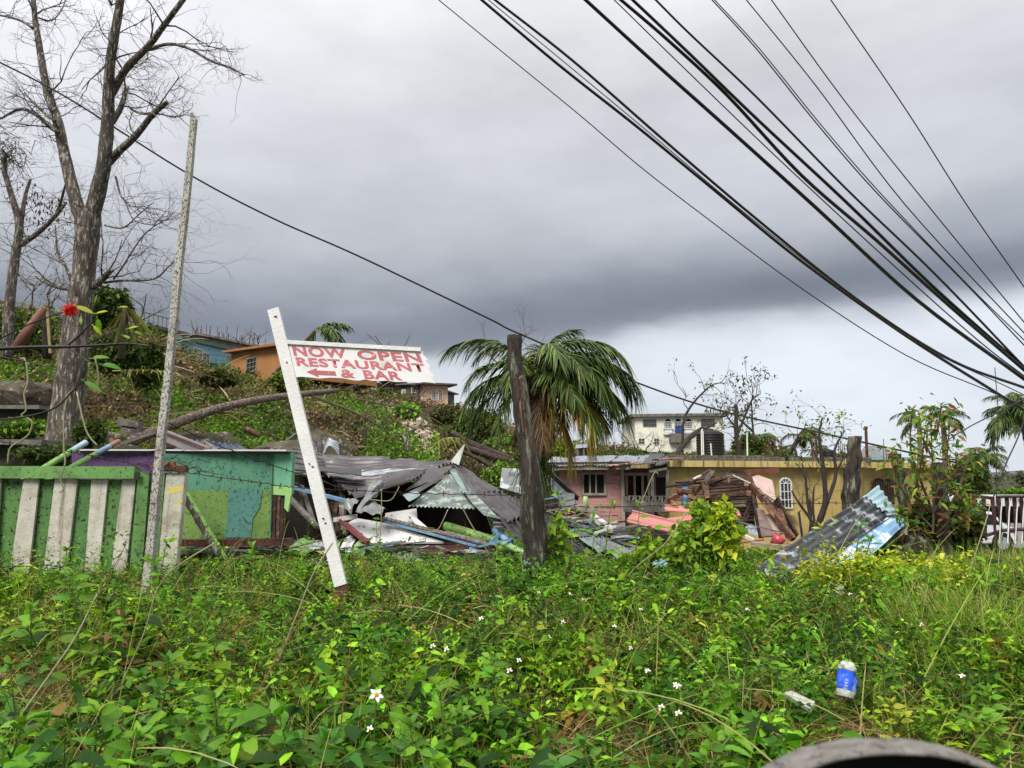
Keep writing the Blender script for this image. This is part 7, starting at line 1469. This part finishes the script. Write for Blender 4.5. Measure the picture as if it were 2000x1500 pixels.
grass(11000, 2.4, 7.0, .12, .5, .0042, SP, .8, tilt=1.3, lift=.07); grass(11000, 6.0, 11.0, .12, .36, .007, SP, .8, tilt=1.1, lift=.08)
gaps = lambda x, y: (vnoise(x, y, 1.6, 51)*.6+vnoise(x, y, 4.5, 52)*.4) < .38
grass(26000, 2.3, 6.5, .1, .4, .004, SP+[(2, srgb('#6d7a34'))], .9, gaps, .0, 1.3); keep = _k
cr = P(1900, 1230, 5.2); grass(30000, 4.2, 6.4, .3, .55, .006, GP, .35, near(cr.x, 5.2, .5, .8)); cr = P(1930, 1120, 8); grass(26000, 6.5, 9.6, .3, .55, .008, GP, .3, near(cr.x, 8, 1.1, 1.3))
cb_ = P(1580, 1400, 3.5); grass(14000, 2.9, 4.2, .15, .45, .004, [(2, srgb('#6b5030')), (2, srgb('#8f7745')), (1, srgb('#4d3a22')), (1, srgb('#7d8a3c'))], .9, near(cb_.x, 3.5, .42, .35), tilt=1.3)
# long arching stems over the weeds
n = 620; x, y = scatter(n, 2.8, 9.5); g = H(x, y)+rng.uniform(.08, .25, n); d = np.stack((rng.normal(size=n), rng.normal(size=n)*.6, rng.uniform(.1, 1.0, n)), 1)
V.blade(np.stack((x, y, g), 1), d, rng.uniform(.4, 1.1, n), np.full(n, .007), pick([(2, srgb('#8a9a4a')), (2, srgb('#a39a62')), (1, srgb('#6d4a34')), (1, srgb('#5b7a2c'))], n), rng.uniform(.1, .5, n), 6)
# short turf beyond the verge and between the houses
def turf(n, y0, y1, L, w, pal): 
    x, y = scatter(n, y0, y1, .78); g = H(x, y); V.blade(np.stack((x, y, g), 1), np.stack((rng.normal(size=n)*.5, rng.normal(size=n)*.5, np.ones(n)), 1), rng.uniform(.5, 1.4, n)*L, np.full(n, w), pick(pal, n), .3, 2)
turf(26000, 9.5, 24, .14, .018, GP)
V.build('grass', M_leaf, kind='stuff')
# ------------------------------------------------------------------ hillside cover
V = Leaves()
def hill_pts(n, x0, x1, t0, t1, pw=1.0):
    px = rng.uniform(x0, x1, n); t = rng.uniform(t0, t1, n)**pw; k = ~((px > 735+70*(1-t)) & (px < 845) & (t > .2) & (t < .8) & (rng.uniform(size=n) < .9)); px, t = px[k], t[k]; df, dc = tab(px, FDIST), tab(px, CDIST); y = df+(dc-df)*t; x = (px-1000)/F*y
    return px, t, x, y
def hcover(n, x0, x1, t0, t1, size, pal_fn, h=.5, lo=True):
    px, t, x, y = hill_pts(n, x0, x1, t0, t1); n = len(x); z = H(x, y)+rng.uniform(0, 1, n)**2*h*(.3+1.4*vnoise(x, y, .7, 21)); s_ = size*(y/30)**.7*rng.uniform(.5, 1.4, n)
    d = rng.normal(size=(n, 3))+np.array([0, -.3, .2]); nr = rng.normal(size=(n, 3))*.7+np.array([0, -.3, 1])
    V.leaf(np.stack((x, y, z), 1), d, nr, s_, s_*.6, pal_fn(x, y, n), .2, .15, lo)
def hpal(x, y, n):
    a = pick(DARKG, n); b = pick([(2, srgb('#5f8426')), (2, srgb('#72952f')), (1.5, srgb('#46631c'))], n); c = pick([(2, srgb('#5d4c36')), (2, srgb('#786449')), (2, srgb('#3a2e22')), (1, srgb('#9a8766'))], n)
    m = vnoise(x, y, .22, 31)*.7+vnoise(x, y, .6, 32)*.3+rng.normal(size=n)*.07; m2 = vnoise(x, y, .3, 41)*.7+vnoise(x, y, .9, 42)*.3+rng.normal(size=n)*.08
    px = 1000+F*x/y; brown = np.clip((px-560)/250, 0, 1)*.12+.02
    k = np.where(m[:, None] > .56, b, a); return np.where((m2+brown > .63)[:, None], c, k)
hcover(60000, -80, 1320, 0, .5, .17, hpal, .5); hcover(60000, -80, 1250, .3, 1.12, .17, hpal, .6)
BR = lambda x, y, n: pick([(3, srgb('#668f26')), (2, srgb('#7ea234')), (2, srgb('#486a1c'))], n)
for (x0, x1, t0, t1, n, h) in ((300, 560, .12, .42, 11000, .35), (200, 330, .02, .25, 5000, .3), (715, 860, .02, .25, 9000, .7), (0, 90, .1, .25, 2500, .3), (860, 960, 0, .12, 2500, .5), (1040, 1110, .0, .5, 3500, .5)): hcover(n, x0, x1, t0, t1, .15, BR, h)
n = 15000; px, t, x, y = hill_pts(n, -60, 1320, 0, 1.15); k = (vnoise(x, y, .3, 41) > .4); x, y = x[k], y[k]; n = len(x)   # dead sticks
V.blade(np.stack((x, y, H(x, y)), 1), rng.normal(size=(n, 3))*np.array([1, 1, .5])+np.array([0, 0, .5]), rng.uniform(.3, 1.6, n), rng.uniform(.015, .045, n), pick([(2, srgb('#7a6650')), (2, srgb('#5a4838')), (1, srgb('#a08c72')), (1, srgb('#8a5f45'))], n), rng.uniform(0, .3, n), 3)
n = 700; px, t, x, y = hill_pts(n, -60, 1250, 0, 1.05); n = len(x)   # fallen and arching branches
V.blade(np.stack((x, y, H(x, y)+.1), 1), rng.normal(size=(n, 3))*np.array([1.2, .8, .35])+np.array([0, 0, .45]), rng.uniform(1.2, 4, n), rng.uniform(.04, .09, n), pick([(2, srgb('#8a7a66')), (2, srgb('#5d4c3c')), (1, srgb('#b0a08a')), (1, srgb('#3d3128'))], n), rng.uniform(.2, .7, n), 6)
V.build('hillside_scrub', M_hill, kind='stuff')
# plateau scrub behind the houses and the far tree line on the right
V = Leaves()
def clump(cx, cy, d, rx, rz, n, size, pal, ry=None, sticks=0, scol=((1, '#6d5a46'), (1, '#4d3f33'))):
    c = P(cx, cy, d); r = np.array([rx/F*d, (ry or rx*.7)/F*d, rz/F*d]); v = rng.normal(size=(n, 3)); v = v/np.linalg.norm(v, axis=1, keepdims=True)*rng.uniform(.35, 1, (n, 1))**.5
    q = v*(1+.5*(vnoise(v[:, 0]*2+cx, v[:, 2]*2, 2, 3)[:, None]-.5)); pos = np.array(c)+q*r; s_ = size*rng.uniform(.6, 1.3, n); V.leaf(pos, rng.normal(size=(n, 3)), rng.normal(size=(n, 3))*.6+np.array([0, -.2, 1]), s_, s_*.6, pick(pal, n), .2, .15, True)
    if sticks: 
        k = sticks; p0 = np.array(c)+rng.uniform(-1, 1, (k, 3))*r*.7; V.blade(p0, rng.normal(size=(k, 3))*.5+np.array([0, 0, 1]), rng.uniform(.5, 1.3, k)*rz/F*d, np.full(k, max(.008, .0009*d)), pick([(a_, srgb(b_)) for a_, b_ in scol], k), .1, 3)
def bushthing(label, *a, name='bush', cat='bush', **k):
    global V
    V = Leaves(); clump(*a, **k); c = P(a[0], a[1], a[2]); V.build(name, M_hill, None, (c.x, c.y, c.z), label=label, cat=cat)
for i in range(26): clump(rnd.uniform(1190, 1500), rnd.uniform(890, 906), rnd.uniform(34, 50), rnd.uniform(22, 46), rnd.uniform(8, 15), 700, .22, DARKG+[(1.5, srgb('#6d5c42'))], sticks=14)
for i in range(16): clump(rnd.uniform(1440, 1700), rnd.uniform(893, 908), rnd.uniform(38, 60), rnd.uniform(16, 34), rnd.uniform(8, 16), 500, .24, DARKG, sticks=12)
V.build('distant_scrub', M_hill, kind='stuff')
V = Leaves()
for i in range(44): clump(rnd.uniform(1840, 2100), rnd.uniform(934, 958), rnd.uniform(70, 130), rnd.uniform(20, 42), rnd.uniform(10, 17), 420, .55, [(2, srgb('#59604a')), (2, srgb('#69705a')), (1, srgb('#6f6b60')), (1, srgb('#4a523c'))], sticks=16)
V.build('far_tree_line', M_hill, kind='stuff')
V = Leaves()
for i in range(22): clump(rnd.uniform(1845, 2080), rnd.uniform(962, 972), rnd.uniform(30, 44), rnd.uniform(20, 46), rnd.uniform(5, 9), 500, .16, GREEN)
V.build('far_field_growth', M_hill, kind='stuff')
for a in [('dense dark evergreen bush behind the big trunk, on the skyline', 208, 600, 24, 46, 42, 3200, .16, DARKG), ('dark ivy-covered mass left of the turquoise house', 286, 712, 26, 38, 44, 3400, .15, DARKG), ('dark green thicket right of the big trunk', 225, 690, 22, 50, 40, 3000, .14, DARKG), ('rounded scrub at the left edge behind the small bare tree', 40, 650, 26, 70, 42, 3200, .16, DARKG+[(1, srgb('#6f8f2c'))]),
  ('ferny growth over the mossy wall at the left edge', 35, 835, 13.0, 60, 18, 1500, .09, GREEN), ('creeper spilling over the lower mossy wall', 90, 885, 12.1, 60, 14, 1200, .08, DARKG), ('ferns beside the big trunk base', 175, 845, 12.8, 30, 26, 900, .09, DARKG),
  ('tangled bush in front of the orange house', 430, 738, 34, 42, 16, 2000, .2, DARKG+[(3, srgb('#7a664c'))]), ('bush before the right end of the orange house', 560, 745, 36, 40, 20, 1800, .2, GREEN+[(4, srgb('#7a664c'))]), ('bright banana-like clump before the grey house', 795, 802, 36, 26, 12, 700, .3, BRP := [(3, srgb('#7fae35')), (1, srgb('#5f8a2a'))]),
  ('twiggy bush below the peach house', 880, 812, 36, 44, 20, 2600, .18, DARKG+[(3, srgb('#6d5c42'))]), ('large weeping bush on the slope left of the palm', 930, 845, 27, 52, 44, 4000, .16, DARKG+[(2, srgb('#5f6a2c'))]), ('green bush behind the coconut palm trunk', 990, 880, 26, 50, 30, 2600, .15, GREEN), ('round green bush under the coconut palm crown', 1085, 885, 30, 30, 20, 1500, .14, GREEN),
  ('low grassy growth between the vine mound and the dark corrugated sheets', 1485, 1090, 12, 95, 16, 2600, .07, GREEN), ('dense green bush behind the drooping horizon palm', 1462, 878, 36, 34, 30, 2200, .16, DARKG), ('scrub behind the iron fence right of the leafy sapling', 1888, 935, 22, 42, 34, 2200, .12, DARKG), ('dark bush at the foot of the bark posts on the right', 1872, 1030, 9.3, 44, 46, 3000, .08, DARKG+[(1, srgb('#6b4a30'))]), ('shaded undergrowth below the leafy sapling', 1795, 1035, 9.4, 50, 46, 3000, .08, DARKG+[(1, srgb('#6b4a30'))]),
  ('pale grassy mound behind the shop roof on the right', 985, 935, 17.5, 45, 32, 2600, .09, GREEN+[(1, srgb('#9aa25a'))])]:
    bushthing(*a, sticks=30)
# big vine mound in front of the salmon boards: bush with yellow-green top
V = Leaves(); VP = [(3, srgb('#6f9426')), (3, srgb('#8aa832')), (1, srgb('#4a6a1c'))]; SC = ((1, '#7a8a34'), (1, '#93a04a'), (1, '#8a7d4a'))
for cx, cy, rx, rz, n, pl_ in ((1385, 1030, 30, 44, 420, VP), (1350, 1075, 42, 34, 420, VP), (1405, 1075, 30, 40, 380, VP), (1310, 1085, 34, 22, 220, VP), (1365, 1000, 16, 26, 90, VP), (1430, 1055, 14, 34, 120, YPAL), (1335, 1040, 22, 22, 110, VP), (1400, 1000, 12, 20, 60, YPAL), (1275, 1070, 22, 22, 90, VP)): clump(cx, cy, 8.4, rx, rz, n, .095, pl_, ry=34, sticks=26, scol=SC)
c_ = P(1370, 1110, 8.4); V.build('vine_mound', M_hill, None, tuple(c_), label='big ragged mound of vines with yellow-green shoots before the salmon boards', cat='vines')
bushthing('yellow-green creeper tip right of the vine mound', 1415, 1035, 8.2, 24, 50, 520, .11, YPAL, name='vine_mound', cat='vines')
bushthing('green vine tangle between the bark post and the vine mound', 1265, 1098, 8.6, 70, 20, 800, .08, [(3, srgb('#6f9426')), (2, srgb('#8aa832')), (1, srgb('#4a6a1c'))], ry=50, sticks=220, scol=((1, '#7a8a34'), (1, '#93a04a'), (1, '#8a7d4a')), name='vine_tangle', cat='vines')
bushthing('leafy vine tangle at the foot of the thick bark post', 1085, 1060, 8.0, 24, 50, 200, .10, [(3, srgb('#6f9426')), (2, srgb('#8aa832'))], sticks=30, name='vine_tangle', cat='vines')
# ------------------------------------------------------------------ white flowers
MP = surf('white petal', (.8, .8, .78), (.7, .7, .7), rough=.6, bump=0); MC = surf('orange flower centre', srgb('#d89a20'), srgb('#b87a18'), rough=.7)
pet = leaf_mesh('petal', 1, .62, MP, 0, .05, .1, 0, 6, .5, 3)
ctr = unit_mesh(lambda b: lathe(b, (0, 0, 0), [(.0, .0), (.3, .02), (.36, .14), (.2, .26), (.01, .3)], 8), MC, 'centre')
def flower(px, py, d, s, label, full=True):
    t = thing('white_flower', label, 'flower', P(px, py, d), 'small white flowers among the weeds'); p = P(px, py, d); tl = rnd.uniform(.5, 1.3); ax = Matrix.Rotation(tl, 4, 'X') @ Matrix.Rotation(rnd.uniform(-.6, .6), 4, 'Y')
    for k in range(5 if full else 4): piece(pet, 'petal', t, Matrix.Translation(p) @ ax @ Matrix.Rotation(k*1.257+rnd.uniform(-.15, .15), 4, 'Z') @ Matrix.Translation((.2*s, 0, 0)) @ Matrix.Scale(s, 4))
    piece(ctr, 'centre', t, Matrix.Translation(p) @ ax @ Matrix.Scale(s, 4)); b = MB(); b.tube([p, p-Vector((rnd.uniform(-.03, .03), -.02, .2))], .0025, 4); b.build('stem', surf('green weed stem', srgb('#5f6f2a')), t)
flower(735, 1357, 3.05, .026, 'largest white daisy with orange centre in the middle foreground')
for px, py in [(1140, 1170), (1146, 1172), (1114, 1160), (1060, 1118), (1050, 1122), (1052, 1158), (940, 1208), (845, 1262), (872, 1268), (1252, 1190), (1265, 1310), (1292, 1382), (1325, 1393), (1320, 1338), (1232, 1266), (1014, 1290), (1072, 1244), (722, 1424), (1325, 1340), (995, 1310), (1200, 1224), (1100, 1215), (1460, 1190), (1660, 1160), (1880, 1320), (1800, 1220)]:
    d = 1.05/((py-940)/F+.01); flower(px, py, min(d, 8.2)*.96, .010+.0010*min(d, 8), 'small white daisy among the green weeds', False)
# ------------------------------------------------------------------ litter
Dg = 3.95
b0, b1 = P(1650, 1362, Dg), P(1656, 1292, Dg+.04); ax = (b1-b0).normalized(); hh = (b1-b0).length; ex = Vector((1, 0, 0)); ex = (ex-ax*ex.dot(ax)).normalized(); ey = ax.cross(ex)
t = thing('plastic_bottle', 'crumpled white plastic jug with a blue label standing in the weeds', 'bottle', b0)
def ring(prof, mat, name, sq=1.0):
    b = MB(); b.smooth = True; n = 28; vs = []
    for r, z in prof:
        for k in range(n): a = 2*math.pi*k/n; rr = r*hh*(1+.05*math.cos(4*a)+.07*math.sin(3*a+z*9)+.05*math.sin(5*a-z*17)); vs.append(b0+ax*z*hh+ex*math.cos(a)*rr+ey*math.sin(a)*rr*.8)
    m = len(prof); b.add(vs, [(i*n+k, i*n+(k+1) % n, (i+1)*n+(k+1) % n, (i+1)*n+k) for i in range(m-1) for k in range(n)]+[tuple(range(n))[::-1], tuple((m-1)*n+k for k in range(n))]); return b.build(name, mat, t)
M_jug = surf('cloudy white plastic', rgb('#cfd3cc'), rgb('#b9bfb5'), scale=9, wear=rgb('#8d9580'), wear_scale=14, wear_amt=.42, rough=.35)
ring([(.22, 0), (.25, .03), (.255, .2), (.25, .23)], M_jug, 'jug_base'); ring([(.256, .2), (.262, .22), (.25, .5), (.235, .74), (.24, .76)], surf('bright blue label', srgb('#2447c8'), srgb('#2f5fe0'), scale=4, wear=srgb('#7fa0e8'), wear_scale=7, wear_amt=.42, rough=.3, spec=.5), 'label')
ring([(.235, .74), (.25, .77), (.24, .8), (.245, .83), (.235, .86), (.20, .88)], M_jug, 'neck_ring')
for dx, zz2 in ((-.09, .98), (.09, 1.0)): b = MB(); b.smooth = True; c = b0+ax*hh*.84+ex*dx*hh; b.tube([c, c+ax*hh*.07, c+ax*hh*.12, c+ax*hh*.16], [.13*hh, .125*hh, .10*hh, .04*hh], 12, rough=.05); b.build('crumpled_foot', M_jug, t)
b = MB(); b.smooth = True; b.tube([b0+ax*hh*.60+ex*hh*.27, b0+ax*hh*.5+ex*hh*.29, b0+ax*hh*.36+ex*hh*.26, b0+ax*hh*.2+ex*hh*.25, b0+ax*hh*.08+ex*hh*.24], [.035*hh, .06*hh, .06*hh, .06*hh, .04*hh], 8, rough=.15); b.build('handle', surf('bright blue label'if False else 'blue plastic', srgb('#2447c8'), srgb('#1c37a0'), rough=.3), t)
b = MB()
for k, ch in enumerate('HIGH'):
    p = b0+ax*hh*(.27+.08*k)+ex*hh*-.17; p.y = b0.y-.8*.21*hh-.004
    for o in ((0, 0, 1, 0), (0, .6, 1, .6), (0, .3, 1, .3))[:2 if k in (0, 3) else 3]: b.beam(p+ex*hh*.09*o[0]+ax*hh*.05*o[1], p+ex*hh*.09*o[2]+ax*hh*.05*o[3], .002, .002)
b.build('label_text', surf('pale print', (.6, .65, .8)), t)['kind'] = 'stuff'
q = [P(1532, 1366, 3.6), P(1546, 1362, 3.62), P(1592, 1384, 3.5), P(1582, 1398, 3.48)]
MB().slab([p+Vector((0, 0, .03)) for p in q], .02).build('foam_scrap', surf('dirty foam', rgb('#b9b8b4'), rgb('#9c9a94'), scale=20, rough=.8), None, label='dirty grey-white foam scrap lying in the dead grass left of the blue bottle', cat='litter')
MB().slab([P(1630, 1142, 6.8), P(1648, 1140, 6.8), P(1650, 1160, 6.78), P(1634, 1166, 6.78)], .01).build('snack_wrapper', surf('orange and teal wrapper', rgb('#d8b87a'), rgb('#6fb09a'), scale=9, wear=rgb('#c0422e'), wear_scale=9, wear_amt=.44, rough=.3), None, label='small colourful wrapper caught in the yellow-green plants', cat='litter')
for x, y, l in ((1278, 1108, 'pale teal cloth scrap in the weeds, left piece below the vine mound'), (1292, 1106, 'pale teal cloth scrap in the weeds, right piece below the vine mound'), (1028, 1106, 'light blue cloth scrap in the weeds left of the bark post foot')):
    curl([P(x-7, y-6, 7.6), P(x+7, y-4, 7.6), P(x+8, y+9, 7.55), P(x-6, y+7, 7.55)], surf('teal cloth', rgb('#a3cfd0'), rgb('#7fb5bb')), l, .02, x, .02)
# ------------------------------------------------------------------ near branch with red blossom, upper left
D = 3.2
t = thing('flowering_branch', 'dark wet branch with a red blossom and a few leaves reaching in from the left', 'branch', P(0, 682, D))
for nm, pts, r in (('main_stem', [(-40, 684), (0, 681), (60, 678), (130, 677), (200, 674), (250, 671), (294, 676)], (.011, .003)), ('side_stem', [(130, 677), (155, 655), (175, 635), (190, 620)], (.005, .003)), ('side_stem', [(160, 677), (195, 660), (240, 642)], (.004, .0015)), ('side_stem', [(-40, 684), (0, 662), (60, 632), (122, 610)], (.004, .003)), ('side_stem', [(136, 680), (165, 702), (190, 712), (230, 722)], (.004, .0015)), ('side_stem', [(248, 672), (256, 660), (262, 645)], (.003, .002)), ('lower_stem', [(-40, 822), (0, 820), (60, 812), (110, 795), (140, 765), (165, 740)], (.005, .003)), ('lower_stem', [(-40, 690), (20, 700), (60, 708), (110, 722)], (.003, .002))):
    b = MB(); b.smooth = True; b.tube(catmull(L2(pts, D), 5), list(r), 7, rough=.08); b.build(nm, surf('wet black twig', rgb('#2b211f'), rgb('#1b1514'), rough=.35), t)
for x, y, dx, dy, s_, g in ((148, 598, 1, .35, .085, 'g3'), (188, 612, .9, -.25, .05, 'g3'), (190, 622, .2, 1, .06, 'g1'), (182, 636, .7, .6, .05, 'g3'), (158, 632, -.1, -1, .035, 'g1'), (232, 600, 1, -.1, .04, 'g3'), (250, 642, 1, -.3, .045, 'g3'), (262, 648, 1, .1, .035, 'g1'), (240, 655, .6, .2, .04, 'g1'), (185, 592, .2, -.9, .04, 'g1'), (180, 700, 1, -.2, .07, 'g1'), (200, 712, 1, .1, .08, 'g1'), (165, 745, .9, .5, .09, 'g2')):
    p = P(x, y, D); q = P(x+dx*30, y+dy*30, D)-p; put_leaf(t, rnd.choice(LS[g]), p, q, s_, (rnd.uniform(-.3, .3), -.8, .6))
fc = P(137, 607, D); b = MB(); 
for i in range(240):
    v = Vector((rnd.gauss(0, 1), rnd.gauss(0, 1), rnd.gauss(0, 1))).normalized()*rnd.uniform(.018, .038)*Vector((1, 1, 1)).length/1.73; b.tube([fc+v*.2, fc+v*.7+Vector((0, 0, .002)), fc+v], [.0012, .001, .0013], 3, caps=False)
b.build('red_blossom', leafmat('red petal', srgb('#d81422'), attr=False, trans=.2, vary=.1), t)
# pale loose vine strands
for l, pts, d in [('long pale loose strand hanging at the left edge', [(40, 700), (50, 705), (54, 745), (47, 770), (51, 800), (42, 812), (62, 822), (58, 845), (45, 858), (20, 875), (15, 905)], 3.4), ('pale strand hanging in front of the two lime poles', [(150, 756), (133, 770), (128, 790), (124, 820), (125, 880), (127, 905), (118, 935), (124, 955), (116, 962)], 3.6), ('pale curved strand dangling before the big trunk', [(186, 700), (192, 735), (188, 768)], 3.3), ('thin pale stem arching from the slope over the purple wall', [(150, 765), (168, 840), (190, 870)], 4.0),
   ('pale dead vine stem arching before the pink house door', [(1252, 985), (1262, 960), (1272, 935), (1280, 922), (1286, 926)], 8), ('thin yellow-brown vine loop over the dark shop interior', [(720, 975), (760, 978), (775, 960), (780, 950)], 8), ('long thin vine hanging from the shop roof edge, left strand', [(745, 955), (745, 1010), (740, 1080)], 7.8), ('pair of thin vines hanging from the shop roof edge, middle', [(875, 995), (855, 1035), (835, 1038), (815, 1035)], 8.2), ('thin vine from the green ridge flashing down to the weeds', [(900, 985), (918, 1020), (960, 1090)], 8.0),
   ('tall dry grass stem leaning before the iron fence, left one', [(1890, 1130), (1912, 1060), (1928, 1010), (1934, 985)], 6.5), ('tall dry grass stem before the iron fence, right one', [(1948, 1130), (1952, 1080), (1958, 1040)], 6.5), ('long arching bramble stem over the weeds under the vine mound', [(1180, 1180), (1240, 1110), (1300, 1060), (1340, 1000)], 7), ('long pale stalk leaning across the lower left corner', [(10, 1440), (60, 1370), (110, 1300), (150, 1240), (190, 1160)], 3.0), ('tall green stalk leaning left of centre foreground', [(235, 1340), (280, 1240), (320, 1130), (420, 1060)], 3.6), ('pale stalk crossing the weeds left of the sign post', [(540, 1300), (580, 1200), (612, 1120), (650, 1060)], 4.4)]:
    b = MB(); b.smooth = True; b.tube(catmull(L2(pts, d), 5), (.0011*d if d > 3.9 else .0035) if d < 6 else .0007*d, 5); b.build('loose_vine', surf('pale vine', rgb('#b0a678'), rgb('#8f8a58')), None, label=l, cat='vine')
# ------------------------------------------------------------------ dusty round rim close to the camera (vehicle mirror housing)
d = .62; c = P(1748, 1462, d); Rw = .140; Rh = .105
t = thing('side_mirror', 'blurred dusty grey rim and black inside of a vehicle mirror at the bottom right corner', 'mirror', c-Vector((0, 0, .2)))
cc = c-Vector((0, 0, Rh)); sh_ = lambda an, k=1: Vector((math.copysign(abs(math.cos(an))**.9, math.cos(an))*Rw*k, 0, math.copysign(abs(math.sin(an))**.9, math.sin(an))*Rh*k))
def shell(ks, mat, name):
    b = MB(); b.smooth = True; n = 72; vs = []
    for k, y in ks:
        for i in range(n): a = 2*math.pi*i/n; vs.append(cc+sh_(a, k)+Vector((0, y+.0015*math.sin(a*23)*(k > .98), 0)))
    b.add(vs, [(j*n+i, j*n+(i+1) % n, (j+1)*n+(i+1) % n, (j+1)*n+i) for j in range(len(ks)-1) for i in range(n)]); return b.build(name, mat, t)
shell([(.955, .0), (.965, -.004), (.985, -.005), (1.0, .0), (1.0, .012), (.985, .03), (.93, .045), (.7, .055), (.3, .06), (.001, .06)], surf('dusty grey plastic rim', rgb('#a39b93'), rgb('#7f7870'), scale=60, wear=rgb('#5d5650'), wear_scale=90, wear_amt=.45, wear_soft=.1, rough=.9, bump=.6, bump_scale=400), 'housing_rim')
shell([(.955, .0), (.945, .02), (.935, .038)], M_black, 'inner_wall')
b = MB(); n = 72; b.add([cc+sh_(2*math.pi*i/n, .94)+Vector((0, .036, 0)) for i in range(n)], [tuple(range(n))]); b.build('dark_inner_panel', surf('matt black inner panel', (.004, .004, .004), (.006, .006, .006), rough=.9), t)
